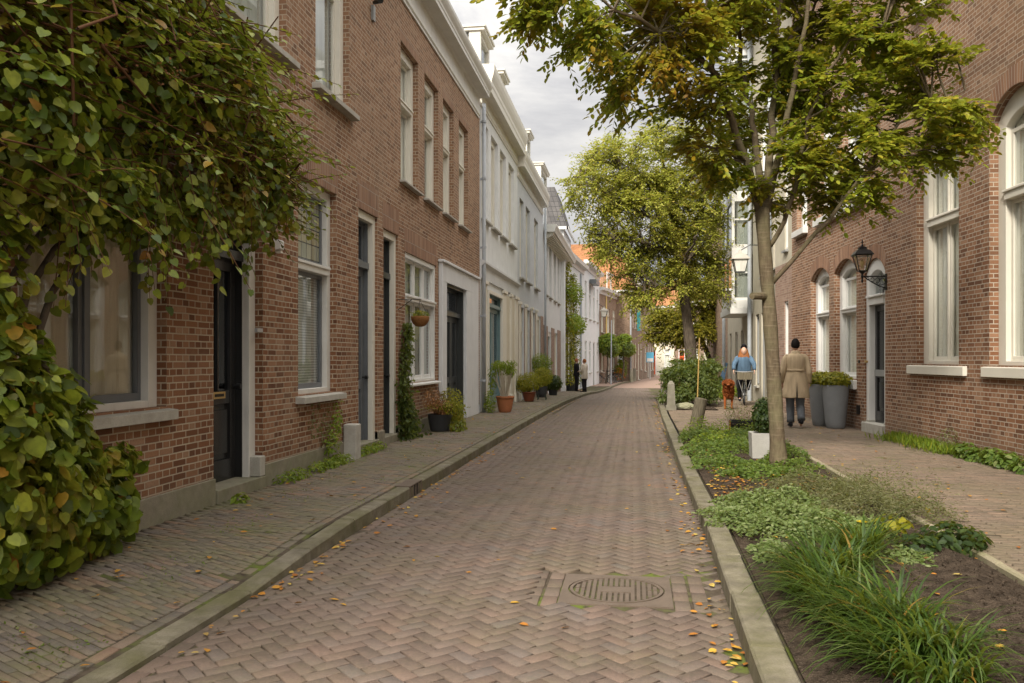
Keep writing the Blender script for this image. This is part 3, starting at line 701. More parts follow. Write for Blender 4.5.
def shell(root, fr, u0, u1, z0, z1, mat, depth=8, roofm='slate_tiles', ridge=3.0, over=0, near=True, far=True, ridged=4.0, set0=.25):
    """side walls, dark room, and the roof with its ridge along the street"""
    mb = MB(fr)
    if near: mb.poly([(u0,-.32,z0),(u0,-depth,z0),(u0,-depth,z1),(u0,-.32,z1)]); mb.poly([(u0,-set0,z1),(u0,-ridged,z1+ridge),(u0,-depth,z1)])
    if far: mb.poly([(u1,-.32,z0),(u1,-depth,z0),(u1,-depth,z1),(u1,-.32,z1)]); mb.poly([(u1,-set0,z1),(u1,-ridged,z1+ridge),(u1,-depth,z1)])
    mb.poly([(u0,-depth,z0),(u1,-depth,z0),(u1,-depth,z1),(u0,-depth,z1)])
    mb.build('side_wall', mat, root)
    rm = MB(fr); rm.poly([(u0+.02,-1.4,z0),(u1-.02,-1.4,z0),(u1-.02,-1.4,z1-.05),(u0+.02,-1.4,z1-.05)]); rm.poly([(u0+.02,-.33,z1-.05),(u1-.02,-.33,z1-.05),(u1-.02,-1.4,z1-.05),(u0+.02,-1.4,z1-.05)]); rm.build('room', 'room_dark', root)
    L = math.hypot(ridged-set0, ridge)
    rf = MB(fr)
    rf.poly([(u0,-set0,z1+.02),(u1,-set0,z1+.02),(u1,-ridged,z1+ridge),(u0,-ridged,z1+ridge)], uv=[(0,0),(u1-u0,0),(u1-u0,L),(0,L)])
    rf.poly([(u0,-depth,z1+.02),(u1,-depth,z1+.02),(u1,-ridged,z1+ridge),(u0,-ridged,z1+ridge)], uv=[(0,0),(u1-u0,0),(u1-u0,L),(0,L)])
    return rf.build('roof', roofm, root)
def cornice(root, fr, u0, u1, z, h, out, mat='offwhite_paint', name='cornice', fz=.34):
    """classical box cornice: z is the soffit, frieze board below it"""
    p = [(0,z-fz),(.03,z-fz),(.03,z-fz+.04),(.055,z-fz+.07),(.055,z-fz+.14),(.035,z-fz+.14),(.035,z-.02),(.09,z),(out*.78,z),(out*.78,z+h*.22),(out*.82,z+h*.28),(out*.82,z+h*.42),(out*.93,z+h*.6),(out,z+h*.78),(out,z+h),(0,z+h+.02)]
    return MB(fr).prof(p, u0, u1).build(name, mat, root, bevel=0)
# ------------------------------------------------------------------ brick house on the left
b1 = thing('brick_house', 'long red brown brick house on the left with a white cornice', 'house', (-4, 9, .12))
H = [(5.0,6.78,1.10,3.45),(7.60,8.69,.12,3.5),(9.66,10.98,1.07,3.74),(11.9,12.83,.12,3.73),(13.15,14.0,.12,3.62),(14.44,16.79,1.07,3.4),(17.1,21.0,.12,3.5),
     (7.0,9.32,5.0,8.0),(10.22,11.50,5.0,8.0),(14.16,15.36,4.62,7.03),(15.84,17.0,4.62,7.03),(17.43,18.5,4.62,7.03),(19.06,20.15,4.62,7.03),(1.6,3.6,1.1,3.45),(3.6,5.0,5.0,8.0)]
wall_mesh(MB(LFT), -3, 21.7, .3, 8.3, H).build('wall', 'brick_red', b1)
shell(b1, LFT, -3, 21.7, .0, 8.3, 'brick_red', roofm='slate_tiles', ridge=2.6)
for a, b in ((-3,7.6),(8.69,11.9),(12.83,13.15),(14.0,17.0)): MB(LFT).box(a, b, -.3, .025, -.05, .36).build('plinth', 'plinth_stone', b1, bevel=.006)
cornice(b1, LFT, -3, 21.5, 8.26, .34, .38, fz=.52)
for a, b, c in ((9.60,11.04,3.745),(11.85,12.88,3.735),(13.1,14.05,3.625),(14.4,16.84,3.405),(7.5,8.8,3.505),(4.9,6.9,3.455),(14.1,15.42,7.035),(15.78,17.06,7.035),(17.38,18.56,7.035),(19.0,20.2,7.035)):
    lintel(b1, LFT, a, b, c, .42 if c < 4 else .2)
# window A with cream curtains
window(b1, LFT, 5.0, 6.78, 1.10, 3.45, rec=.09, fw=.13, fm='offwhite_paint', sm='slate_paint', tr=2.75, curtain='curtain_cream', sill=(.09,.11,.04), mull=(5.9,))
window(b1, LFT, 1.6, 3.6, 1.10, 3.45, rec=.09, fw=.13, fm='offwhite_paint', sm='slate_paint', tr=2.75, curtain='curtain_cream', sill=(.12,.13,.10))
# window B: stained glass light over a blind
window(b1, LFT, 9.66, 10.98, 1.07, 3.74, rec=.09, fw=.12, fm='offwhite_paint', sm='slate_paint', tr=2.62, trh=.10, curtain='blinds', sill=(.12,.10,.08), top_pane='stained_glass', cz=(1.1,2.62))
# upper big windows
for a, b in ((7.0,9.32),(10.22,11.50),(3.6,5.0)):
    window(b1, LFT, a, b, 5.0, 8.0, rec=.09, fw=.14, fm='cream_paint', curtain='curtain_grey', sill=(.12,.09,.12), sash2=(6.5,), cz=(5.06,7.9))
for a, b in ((14.16,15.36),(15.84,17.0),(17.43,18.5),(19.06,20.15)):
    window(b1, LFT, a, b, 4.62, 7.03, rec=.10, fw=.16, fm='cream_paint', curtain='curtain_white', sill=(.10,.06,.06), tr=6.0)
def door(root, fr, u0, u1, z0, z1, rec, fm, dm, fw=.12, tr=None, panes=True, leafs=1, step=.12, label=None, knob=True, slot=False, side=1, tall=False):
    D = frame_mb(fr, u0, u1, z0, z1, fw, -rec-.14, -rec, 0).build('door', dm, root, bevel=.004)
    if label: D['label'] = label
    J = frame_mb(fr, u0, u1, z0, z1, fw*.98, -rec, -rec+.08, 0)
    D2 = J.build('frame', fm, D, bevel=.004)
    a, b, c, d = u0+fw, u1-fw, z0+step, z1-fw
    v1 = -rec-.07; v0 = v1-.05
    dt = tr or d
    MB(fr).box(u0, u1, -rec-.2, .035 if step > .1 else .0, z0-.2, z0+step).build('step', 'plinth_stone', D, bevel=.006)
    lf = MB(fr); pn = MB(fr)
    if tr:
        lf.box(a, b, -rec-.12, -rec+.02, tr, tr+.10)
        lf.box(a, a+.05, v0, v1, tr+.1, d).box(b-.05, b, v0, v1, tr+.1, d).box(a+.05, b-.05, v0, v1, tr+.1, tr+.15).box(a+.05, b-.05, v0, v1, d-.05, d)
        pn.box(a+.04, b-.04, v0+.02, v0+.026, tr+.14, d-.04)
    ws = (b-a)/leafs
    for k in range(leafs):
        x0 = a+ws*k+.004; x1 = x0+ws-.008; st = .11 if ws > .6 else .08
        lf.box(x0, x0+st, v0, v1, c, dt); lf.box(x1-st, x1, v0, v1, c, dt)
        lf.box(x0+st, x1-st, v0, v1, c, c+.22); lf.box(x0+st, x1-st, v0, v1, dt-.12, dt)
        zm = c+.80; lf.box(x0+st, x1-st, v0, v1, zm, zm+.14)
        lf.box(x0+st, x1-st, v0+.01, v1-.03, c+.22, zm)
        lf.box(x0+st+.05, x1-st-.05, v1-.03, v1-.012, c+.28, zm-.06)
        lf.box(x0+st, x0+st+.02, v1-.03, v1+.008, c+.22, dt-.12); lf.box(x1-st-.02, x1-st, v1-.03, v1+.008, c+.22, dt-.12)
        if panes:
            pn.box(x0+st, x1-st, v0+.015, v0+.022, zm+.14, dt-.12)
            if not tall: lf.box((x0+x1)/2-.015, (x0+x1)/2+.015, v0+.01, v1, zm+.14, dt-.12)
        else: lf.box(x0+st, x1-st, v0+.01, v1-.03, zm+.14, dt-.12)
    L = lf.build('leaf', dm, D, bevel=.003); pn.build('pane', 'glass_dark', D)
    if knob:
        k = MB(fr); ux = b-.06 if side > 0 else a+.06
        k.tube([(ux, v1, z0+1.1),(ux, v1+.05, z0+1.1)], [.012,.012], 8); k.tube([(ux, v1+.045, z0+1.1),(ux, v1+.09, z0+1.1)], [.03,.028], 12); k.build('handle', 'iron_black' , D)
    if slot:
        MB(fr).box((a+b)/2-.13, (a+b)/2+.13, v1, v1+.012, z0+.98, z0+1.05).build('letterbox', 'brass', D)
        MB(fr).box((a+b)/2-.10, (a+b)/2+.10, v1+.012, v1+.014, z0+1.0, z0+1.03).build('letter_slot', 'iron_groove', D)
    return D
door(b1, LFT, 7.62, 8.69, .12, 3.5, .17, 'offwhite_paint', 'black_paint', fw=.15, tr=2.55, slot=True, label='black panelled front door with brass letterbox')
door(b1, LFT, 11.9, 12.83, .12, 3.73, .12, 'cream_paint', 'slate_paint', fw=.12, tr=2.9, label='narrow dark grey front door')
door(b1, LFT, 13.15, 14.0, .12, 3.62, .12, 'cream_paint', 'dark_paint', fw=.12, tr=2.85, label='narrow dark front door nearer the basket window')
MB(LFT).box(8.56,8.688,-.17,.028,.245,.46).build('plinth_block','sill_stone',b1, bevel=.006)
MB(LFT).box(8.53, 8.66, -.02, .012, 1.80, 1.84).build('door_plate', 'steel', b1)
# window C: white casements with top lights and panel below
window(b1, LFT, 14.44, 16.79, 1.07, 3.4, rec=.02, fw=.09, fm='white_paint', tr=2.55, curtain='curtain_grey', mull=(15.35,16.05), sill=(.10,.06,.03), sillm='white_paint')
MB(LFT).box(14.44,16.79,-.06,-.02,.5,1.0).build('window_panel', 'white_paint', b1)
# rendered portal with folding black doors
po = MB(LFT); 
po.box(17.0,17.42,.003,.09,.10,3.12); po.box(19.55,21.1,.003,.09,.10,3.12); po.box(17.0,21.1,.003,.09,3.12,3.50); po.box(16.96,21.15,.003,.14,3.50,3.56)
po.box(17.11,17.42,-.2,.003,.10,3.12); po.box(19.55,20.99,-.2,.003,.10,3.12); po.box(17.11,20.99,-.2,.003,3.12,3.49)
po.build('portal', 'plaster_pale', b1, bevel=.01)
door(b1, Fr((-4.05,0,0),(0,1,0),(1,0,0)), 17.42, 19.55, .12, 3.12, .02, 'dark_paint', 'dark_paint', fw=.06, tr=2.45, leafs=3, step=.03, label='dark glazed folding doors in the rendered portal', knob=False, tall=True)
# small fittings on the brick house
s = thing('security_camera', 'small black camera on the brick wall under the cornice', 'camera', (-4, 12.55, 6.9))
MB(LFT).box(12.5,12.6,.002,.04,6.72,6.95).build('mount', 'grey_paint', s); MB().tube([(-3.95,12.5,6.98),(-3.8,12.35,6.95)],[.03,.05],12).build('housing', 'iron_black', s)
s = thing('wall_lamp', 'small white box lamp on the bricks beside the black door', 'lamp', (-4, 9.0, 2.75))
MB(LFT).prof([(.002,2.72),(.09,2.74),(.09,2.84),(.002,2.86)], 8.95, 9.05).build('lamp_body', 'white_paint', s, bevel=.008); MB(LFT).box(8.97,9.03,.02,.08,2.70,2.72).build('lamp_lens','curtain_white',s)
dp = thing('downpipe', 'grey zinc downpipe between the brick house and the white house', 'downpipe', (-3.92, 21.78, 0))
pm = MB(); pm.tube([(-3.9,21.8,-.03),(-3.9,21.8,8.2)], .05, 12); pm.build('pipe', 'zinc', dp, smooth=True)
cm = MB()
for z in (.9, 2.6, 4.4, 6.2, 7.7): cm.tube([(-3.9,21.8,z),(-3.9,21.8,z+.06)], .062, 12); cm.box(-4,-3.9,21.78,21.82,z,z+.05)
cm.build('bracket', 'zinc', dp)
# ------------------------------------------------------------------ white house A
def pilasters(root, fr, spans, z0, z1, mat='cream_paint', v=.10, cap=True):
    for a, b in spans:
        mb = MB(fr); mb.box(a, b, .003, v, z0, z1-.10)
        mb.box(a-.03, b+.03, .003, v+.05, z1-.10, z1); mb.box(a-.02, b+.02, .003, v+.03, z0, z0+.3)
        mb.build('pilaster', mat, root, bevel=.008)
hA = thing('white_house', 'white rendered house with teal double doors between cream pilasters', 'house', (-4, 25, .1))
HA = [(21.98,23.05,5.25,7.85),(23.5,24.7,5.25,7.85),(25.1,26.3,5.25,7.85),(26.85,28.1,5.25,7.85),(22.75,25.3,.08,3.4),(26.2,26.9,.4,3.4)]
wall_mesh(MB(LFT), 21.7, 28.95, -.1, 8.6, HA).build('wall', 'plaster_white', hA)
shell(hA, LFT, 21.7, 28.95, -.2, 8.6, 'plaster_white', ridge=2.8)
for a, b in ((21.98,23.05),(23.5,24.7),(25.1,26.3),(26.85,28.1)):
    window(hA, LFT, a, b, 5.25, 7.85, rec=.10, fw=.16, fm='cream_paint', curtain='curtain_white', sill=(.12,.08,.05), sash2=(6.7,))
MB(LFT).prof([(.003,3.62),(.05,3.62),(.05,3.95),(.14,4.02),(.14,4.08),(.003,4.12)], 21.72, 28.93).build('string_course', 'plaster_pale', hA)
pilasters(hA, LFT, ((21.95,22.6),(25.45,26.1),(26.95,27.35),(28.1,28.8)), .04, 3.6, v=.05)
MB(LFT).box(26.1,26.95,.002,.02,.1,3.5).build('wall_panel', 'plaster_cream', hA)
MB(LFT).box(27.35,28.1,.002,.02,.1,3.5).build('wall_panel', 'plaster_cream', hA)
door(hA, LFT, 22.75, 25.3, .08, 3.4, .01, 'cream_paint', 'teal_paint', fw=.10, leafs=2, tr=2.95, label='tall teal double doors', tall=True)
cornice(hA, LFT, 21.74, 28.8, 8.5, .72, .38, 'cream_paint')
# ------------------------------------------------------------------ grey house B
hB = thing('grey_house', 'pale grey rendered house with three upper windows and brick piers at street level', 'house', (-4, 33, 0))
HB = [(29.5,30.6,4.4,7.22),(31.2,32.5,4.4,7.22),(33.9,35.3,4.4,7.22),(29.5,30.7,.5,3.35),(31.3,32.4,.5,3.35),(33.1,34.1,.5,3.35),(34.7,36.2,.0,3.3)]
wall_mesh(MB(LFT), 28.95, 37.24, -.3, 8.3, HB).build('wall', 'plaster_grey', hB)
shell(hB, LFT, 28.95, 37.24, -.3, 8.3, 'plaster_grey', ridge=2.4)
bb = MB(LFT)
for a, b in ((28.97,29.5),(30.7,31.3),(32.4,33.1),(34.1,34.7),(36.2,37.2)): bb.box(a, b, .002, .02, -.25, 3.35)
bb.build('brick_piers', 'brick_pink', hB)
for a, b in ((29.5,30.6),(31.2,32.5),(33.9,35.3)):
    window(hB, LFT, a, b, 4.4, 7.22, rec=.10, fw=.16, fm='cream_paint', curtain='curtain_white', sill=(.12,.08,.05))
for a, b in ((29.5,30.7),(31.3,32.4),(33.1,34.1)):
    window(hB, LFT, a, b, .5, 3.35, rec=.08, fw=.16, fm='cream_paint', curtain='curtain_cream', sill=(.10,.08,.05), tr=2.4)
door(hB, LFT, 34.7, 36.2, .0, 3.3, .12, 'cream_paint', 'cream_paint', fw=.16, tr=2.5, step=.05)
pilasters(hB, LFT, ((29.15,29.4),(30.8,31.15),(32.6,32.95),(34.2,34.5)), -.05, 3.5, v=.06)
cornice(hB, LFT, 28.85, 36.95, 8.15, .52, .34, 'cream_paint')
MB().tube([(-3.9,37.3,-.3),(-3.9,37.3,8.2)], .05, 10).build('downpipe', 'zinc', hB, smooth=True)
# ------------------------------------------------------------------ house C with bracketed eaves
hC = thing('pale_house', 'pale grey house with a row of small brackets under its eaves', 'house', (-4, 42, -.2))
HC = [(38.1,39.2,4.45,6.9),(39.9,41.2,4.45,6.9),(42.2,43.6,4.45,6.9),(44.4,45.6,4.45,6.9),(39.2,40.9,-.1,2.75),(42.6,44.2,.5,2.8)]
wall_mesh(MB(LFT), 37.24, 46.8, -.6, 7.3, HC).build('wall', 'plaster_pale', hC)
shell(hC, LFT, 37.24, 46.8, -.6, 7.3, 'plaster_pale', ridge=2.6)
bb = MB(LFT)
for a, b in ((37.4,39.2),(40.9,42.6),(44.2,46.2)): bb.box(a, b, .002, .02, -.5, 3.0)
bb.build('brick_front', 'brick_pink', hC)
for a, b in ((38.1,39.2),(39.9,41.2),(42.2,43.6),(44.4,45.6)): window(hC, LFT, a, b, 4.45, 6.9, rec=.10, fw=.16, fm='white_paint', curtain='curtain_white', sill=(.10,.08,.05))
door(hC, LFT, 39.2, 40.9, -.25, 2.75, .12, 'white_paint', 'dark_paint', fw=.2, step=.05, tr=2.1)
window(hC, LFT, 42.6, 44.2, .5, 2.8, fm='cream_paint', curtain='curtain_cream')
MB(LFT).prof([(.0,7.15),(.5,7.15),(.54,7.28),(.6,7.4),(.6,7.48),(0,7.5)], 37.34, 50.5).build('cornice', 'offwhite_paint', hC)
for k in range(26): MB(LFT).prof([(.003,6.80),(.10,6.85),(.4,7.0),(.46,7.148),(.003,7.148)], 37.5+k*.48, 37.68+k*.48).build('bracket', 'cream_paint', hC)
pilasters(hC, LFT, ((46.3,46.9),), -.35, 7.0, 'plaster_white', .22)
# dormers
def dormer(name, label, y0, y1, z0, z1, x=-4.35, depth=2.0, side='grey_paint', roofr=None):
    d = thing(name, label, 'dormer', (x, y0, z0)); return d
def dormer_part(root, y0, y1, z0, z1, x=-4.4, depth=2.2):
    F = Fr((x,0,0),(0,1,0),(1,0,0))
    D = MB(F).box(y0+.1, y1-.1, -depth, -.05, z0, z1-.12).build('dormer', 'slate_paint' if False else 'grey_paint', root)
    MB(F).box(y0-.06, y1+.06, -depth-.05, .16, z1-.12, z1-.03).box(y0-.1, y1+.1, -depth-.1, .2, z1-.03, z1+.03).build('dormer_roof', 'cream_paint', D)
    mb = MB(F); mb.box(y0, y0+.16, -.05, .04, z0, z1-.121).box(y1-.16, y1, -.05, .04, z0, z1-.121).box(y0+.16, y1-.16, -.05, .04, z0, z0+.12).box(y0+.16,y1-.16,-.05,.04,z1-.28,z1-.121).box(y0, y0+.06, -.3,-.05, z0, z1-.121)
    mb.build('dormer_frame', 'cream_paint', D); MB(F).box(y0+.16, y1-.16, -.045, -.03, z0+.12, z1-.28).build('dormer_pane', 'glass', D)
dormer_part(hA, 23.8, 25.3, 8.7, 11.05); dormer_part(hA, 27.4, 28.5, 8.9, 11.0); dormer_part(hB, 34.4, 35.6, 8.2, 10.9); dormer_part(hC, 40.6, 43.4, 7.6, 11.0, x=-4.5, depth=3.2)
# ------------------------------------------------------------------ far left: D white, E brown, F and G
def frame2(x0, y0, x1, y1):
    u = Vector((x1-x0, y1-y0, 0)).normalized(); return Fr((x0,y0,0), u, (u.y,-u.x,0)), math.hypot(x1-x0, y1-y0)
def row_house(name, label, p0, p1, z0, z1, wallm, floors, nwin, winm='white_paint', curt='curtain_white', doorm='dark_paint', rfm='slate_tiles', ridge=3, cornm='white_paint', gfm=None, depth=8, wfrac=.45, doors=(0,), seth=.25, parts=True, corn=.35):
    fr, L = frame2(*p0, *p1); root = thing(name, label, 'house', (p0[0], p0[1], z0))
    holes = []; wins = []
    fh = floors
    for fi, (a, b) in enumerate(fh):
        for k in range(nwin):
            w = L/nwin; c = w*(k+.5); hw = w*wfrac/2
            if fi == 0 and k in doors: holes.append((c-hw, c+hw, z0+.02, b)); wins.append(('d', c-hw, c+hw, z0+.02, b))
            else: holes.append((c-hw, c+hw, a, b)); wins.append(('w', c-hw, c+hw, a, b))
    wall_mesh(MB(fr), 0, L, z0-.3, z1, holes).build('wall', wallm, root)
    rf = shell(root, fr, 0, L, z0-.3, z1, wallm, depth=depth, roofm=rfm, ridge=ridge, set0=seth)
    for kd, a, b, c, d in wins:
        if kd == 'd': door(root, fr, a, b, c, d, .1, winm, doorm, fw=.1, tr=c+2.2 if d-c > 2.7 else None, step=.05, knob=False)
        else: window(root, fr, a, b, c, d, rec=.06, fw=.10, fm=winm, curtain=curt, sill=(.1,.08,.04), tr=c+(d-c)*.68, bev=0)
    MB(fr).prof([(0,z1-.3),(.05,z1-.3),(.08,z1-.05),(corn,z1),(corn+.05,z1+.22),(0,z1+.24)], 0, L).build('cornice', cornm, root)

    return root, fr, L
hD, frD, LD = row_house('white_terrace', 'white brick terrace behind the climbing vines with a mast of downpipe', (-4,46.82), (-3.35,56.6), -.35, 7.4, 'plaster_white', [(.6,2.6),(4.2,6.4)], 4, doors=(1,))
MB(frD).tube([(7.9,.08,-.4),(7.9,.08,7.0)], .06, 8).build('downpipe', 'zinc', hD); MB(frD).box(0,LD,.003,.06,3.2,3.35).build('string_course','plaster_pale',hD)
hD2, frD2, LD2 = row_house('white_corner_house', 'bright white house with a dark awning box and cornice, last before the brown brick one', (-3.35,56.62), (-2.7,66.6), -.55, 7.9, 'plaster_white', [(.5,2.7),(4.3,6.8)], 4, doors=(2,))
MB(frD2).box(3.2,5.6,.05,.5,6.8,7.1).build('awning_box','slate_paint',hD2)
# tall white gable with slate roof behind C
hX = thing('slate_roofed_house', 'tall white house with dark slate roof rising behind the bracketed eaves', 'house', (-7, 52, 0))
MB().box(-9,-4.3,52,58,0,9.6).build('wall','plaster_white',hX); mb = MB(); mb.poly([(-9.2,51.8,9.6),(-4.1,51.8,9.6),(-4.9,52.4,12.2),(-9.2,52.4,12.2)],uv=[(0,0),(5,0),(5,2.6),(0,2.6)]); mb.poly([(-4.1,51.8,9.6),(-4.1,58.2,9.6),(-4.9,57.6,12.2),(-4.9,52.4,12.2)],uv=[(0,0),(6,0),(6,2.6),(0,2.6)]); mb.poly([(-9.2,52.4,12.2),(-4.9,52.4,12.2),(-4.9,57.6,12.2),(-9.2,57.6,12.2)]); mb.build('roof','slate_tiles',hX)
MB().box(-9.25,-4.0,51.7,51.85,9.45,9.62).box(-4.1,-3.98,51.7,58.2,9.45,9.62).build('eaves','white_paint',hX)
hE, frE, LE = row_house('brown_brick_house', 'brown brick house with cream shutters and a roof terrace, bicycles leaning below', (-2.7,66.62), (-1.5,73.9), -.6, 6.9, 'brick_brown', [(.4,2.6),(3.6,5.6)], 3, winm='cream_paint', doors=(1,), rfm='orange_tiles', ridge=2.5)
MB(frE).box(2.5,2.9,.02,.05,2.4,7.2).build('shutter','yellow_paint',hE); dr = MB(frE); dr.box(2,5.4,-1.2,.2,7.1,8.4); dr.build('terrace_screen','glass',hE); MB(frE).box(1.9,5.5,.2,.26,7.1,7.2).box(1.9,5.5,.2,.26,8.4,8.5).box(1.9,1.98,.2,.26,7.2,8.4).box(3.6,3.68,.2,.26,7.2,8.4).build('terrace_frame','white_paint',hE)
# F: its gable end faces the camera
hF = thing('orange_roofed_house', 'brown brick corner house standing forward under a steep orange tiled roof', 'house', (-.2, 74, -.6))
frF, LF = frame2(-.2,74.0,1.0,86.0)
HF = [(1,2,.4,2.9),(3.4,4.4,.4,2.9),(6,7.2,-.5,2.9),(8.6,9.8,.4,2.9),(1,2,4.2,6.6),(3.4,4.4,4.2,6.6),(6,7,4.2,6.6),(8.6,9.6,4.2,6.6)]
wall_mesh(MB(frF), 0, LF, -.9, 7.35, HF).build('wall','brick_brown',hF)
MB(frF).box(.3,LF-.1,-1.5,-1.4,-.9,7.3).build('room','room_dark',hF)
for h in HF: window(hF, frF, *h, rec=.05, fw=.13, fm='cream_paint', curtain='curtain_white', bev=0, tr=h[2]+(h[3]-h[2])*.68)
frG_ = Fr((-9.2,74.0,0),(1,0,0),(0,-1,0))
wall_mesh(MB(frG_), 0, 9.0, -.9, 7.35, [(7.75,8.35,.3,2.7)]).build('end_wall','brick_brown',hF); window(hF, frG_, 7.75, 8.35, .3, 2.7, fm='cream_paint', curtain=None, bev=0)
rf = MB(); A_=[(-9.4,73.8,7.42),(.05,73.8,7.42),(1.25,86,7.42),(-9.4,86,7.42)]; B_=[(-8.3,74.9,10.3),(-1.0,74.9,10.3),(.1,86,10.3),(-8.3,86,10.3)]; C_=[(-6.0,77,11.9),(-3.4,77,11.9),(-2.6,86,11.9),(-6,86,11.9)]
for L0_, L1_, q0, q1 in ((A_,B_,0,3),(B_,C_,3,5.5)):
    for k in range(4): rf.poly([L0_[k],L0_[(k+1)%4],L1_[(k+1)%4],L1_[k]],uv=[(0,q0),(9.4,q0),(8.3,q1),(1.1,q1)])
rf.poly(C_); rf.build('roof','orange_tiles',hF)
MB().box(-9.45,.08,73.7,73.85,7.26,7.44).build('eaves','white_paint',hF); MB(frF).box(0,LF,0,.2,7.26,7.44).build('eaves','white_paint',hF)
MB().tube([(-.28,73.86,-.6),(-.28,73.86,7.3)],.07,8).build('downpipe','zinc',hF)
fr_, L_ = frame2(-.2,74,1.0,86); MB(fr_).box(4.6,5.8,-.6,.3,7.5,9.2).box(4.4,6.0,-.8,.4,9.2,9.4).build('dormer','white_paint',hF)
row_house('brick_corner_house', 'brown brick house with cream ground floor shop front beyond the orange roof', (1.02,86.1), (2.3,98), -.6, 7.2, 'brick_brown', [(0.2,2.9),(4.0,6.0)], 4, winm='cream_paint', rfm='slate_tiles', doors=(1,))
# far end of the street: fronts facing the camera
ends = [('cream_house','cream rendered house closing the street beside the blue sign',(-2,107),(5.0,107),7.8,'plaster_cream','orange_paint',(2,)),
        ('brown_house','brown brick house at the street end with an orange door half behind the tree',(5.02,107),(8.6,107),8.4,'brick_brown','orange_paint',(0,)),
        ('beige_house','beige house at the street end with the right hand orange door',(8.62,107),(14.5,107),8.0,'plaster_beige','orange_paint',(0,))]
for nm, lb, a, b, z1, wm, dm, ds in ends:
    row_house(nm, lb, a, b, -.6, z1, wm, [(.4,2.6),(3.9,6.2)], 4 if b[0]-a[0] > 5 else 2, winm='white_paint', doorm=dm, doors=ds, rfm='orange_tiles', ridge=3.2)
hO = thing('orange_brick_house', 'orange brick gabled house glimpsed past the grey bay windows', 'house', (8.2, 64, -.6))
MB().ext([(8.05,-.9),(15,-.9),(15,9.5),(11.5,12.2),(8.05,9.2)], 64, 72).build('wall','brick_orange',hO); MB().box(8.2,9.0,65,65.8,9,13.4).build('chimney','brick_orange',hO)
MB().box(8.4,9.2,63.93,64.02,2.2,4.2).build('window','white_paint',hO)
# ------------------------------------------------------------------ right side
RGT = Fr((5.76,0,0), (-.0805,.9967,0), (-.9967,-.0805,0))
r1 = thing('arched_brick_house', 'large brown brick house on the right with white framed windows, some of them arched', 'house', (4.6, 15, .12))
# near big windows are set between full height reveals
HR = [(11.0,12.27,1.42,4.70,.32),(13.16,14.66,1.42,4.70,.32),(16.0,17.06,.12,3.10,.28),(17.5,18.88,1.10,3.32,.24),(19.22,20.60,1.10,3.32,.24),
      (17.05,18.35,4.66,7.0),(18.62,20.0,4.66,7.0),(20.9,21.8,4.66,7.0),(7.6,9.6,1.42,4.70,.32),(3.6,5.6,1.42,4.7,.32),(11.0,12.3,7.2,9.6),(13.2,14.6,7.2,9.6)]
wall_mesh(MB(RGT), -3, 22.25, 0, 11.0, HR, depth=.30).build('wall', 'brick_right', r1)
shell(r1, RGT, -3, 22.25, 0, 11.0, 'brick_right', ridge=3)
cornice(r1, RGT, -3, 22.25, 10.6, .7, .55)
def lw(a, b, c, d, rise, **k):
    return window(r1, RGT, a, b, c, d, rec=.12, rise=rise, bev=.006, **k)
lw(11.0,12.27,1.42,4.70,.32, fw=.19, fm='cream_paint', tr=3.62, trh=.12, curtain='curtain_white', sill=(.06,.16,.12), sillm='cream_paint', mull=(11.62,))
lw(7.6,9.6,1.42,4.70,.32, fw=.19, fm='cream_paint', tr=3.62, trh=.12, curtain='curtain_white', sill=(.06,.16,.12), sillm='cream_paint', mull=(8.6,))
lw(3.6,5.6,1.42,4.70,.32, fw=.19, fm='cream_paint', tr=3.62, trh=.12, curtain='curtain_white', sill=(.06,.16,.12), sillm='cream_paint', mull=(4.6,))
lw(13.16,14.66,1.42,4.70,.32, fw=.19, fm='cream_paint', tr=3.62, trh=.12, curtain='curtain_white', sill=(.06,.16,.25), sillm='cream_paint', mull=(13.9,))
for a, b in ((17.5,18.88),(19.22,20.60)):
    lw(a, b, 1.10, 3.32, .24, fw=.17, fm='white_paint', tr=2.46, curtain='curtain_white', sill=(.07,.20,.02), sillm='white_paint')
for a, b in ((17.05,18.35),(18.62,20.0),(20.9,21.8)):
    lw(a, b, 4.66, 7.0, 0, fw=.14, fm='white_paint', curtain='curtain_white', sill=(.12,.17,.06), sillm='white_paint', tr=6.2)
for a, b in ((11.0,12.3),(13.2,14.6)): lw(a, b, 7.2, 9.6, 0, fw=.14, fm='cream_paint', curtain='curtain_white', sill=(.12,.15,.08), sillm='cream_paint')
# door with arched fanlight
D = frame_mb(RGT, 16.0, 17.06, .30, 3.10, .15, -.22, -.04, 0, .28).build('door', 'white_paint', r1, bevel=.006)
MB(RGT).box(16.0,16.16,-.23,-.03,.12,.34).box(16.90,17.06,-.23,-.03,.12,.34).build('plinth_block','sill_stone',D)
MB(RGT).box(16.0,17.06,-.4,.06,.0,.30).build('step','sill_stone',D, bevel=.01)
MB(RGT).box(16.15,16.91,-.22,-.02,2.52,2.66).box(16.12,16.94,-.2,.02,2.66,2.70).build('transom','white_paint',D, bevel=.005)
MB(RGT).box(16.15,16.91,-.17,-.165,2.7,3.28).build('fanlight','glass',D); MB(RGT).box(16.15,16.91,-.4,-.39,2.66,3.38).build('curtain','curtain_grey',D)
lf = MB(RGT); lf.box(16.15,16.25,-.20,-.15,.3,2.52).box(16.81,16.91,-.20,-.15,.3,2.52).box(16.25,16.81,-.20,-.15,.3,.52).box(16.25,16.81,-.20,-.15,1.15,1.3).box(16.25,16.81,-.20,-.15,2.4,2.52).box(16.25,16.81,-.195,-.175,.52,1.15).box(16.25,16.81,-.195,-.175,1.3,2.4).box(16.33,16.73,-.175,-.16,.6,1.07)
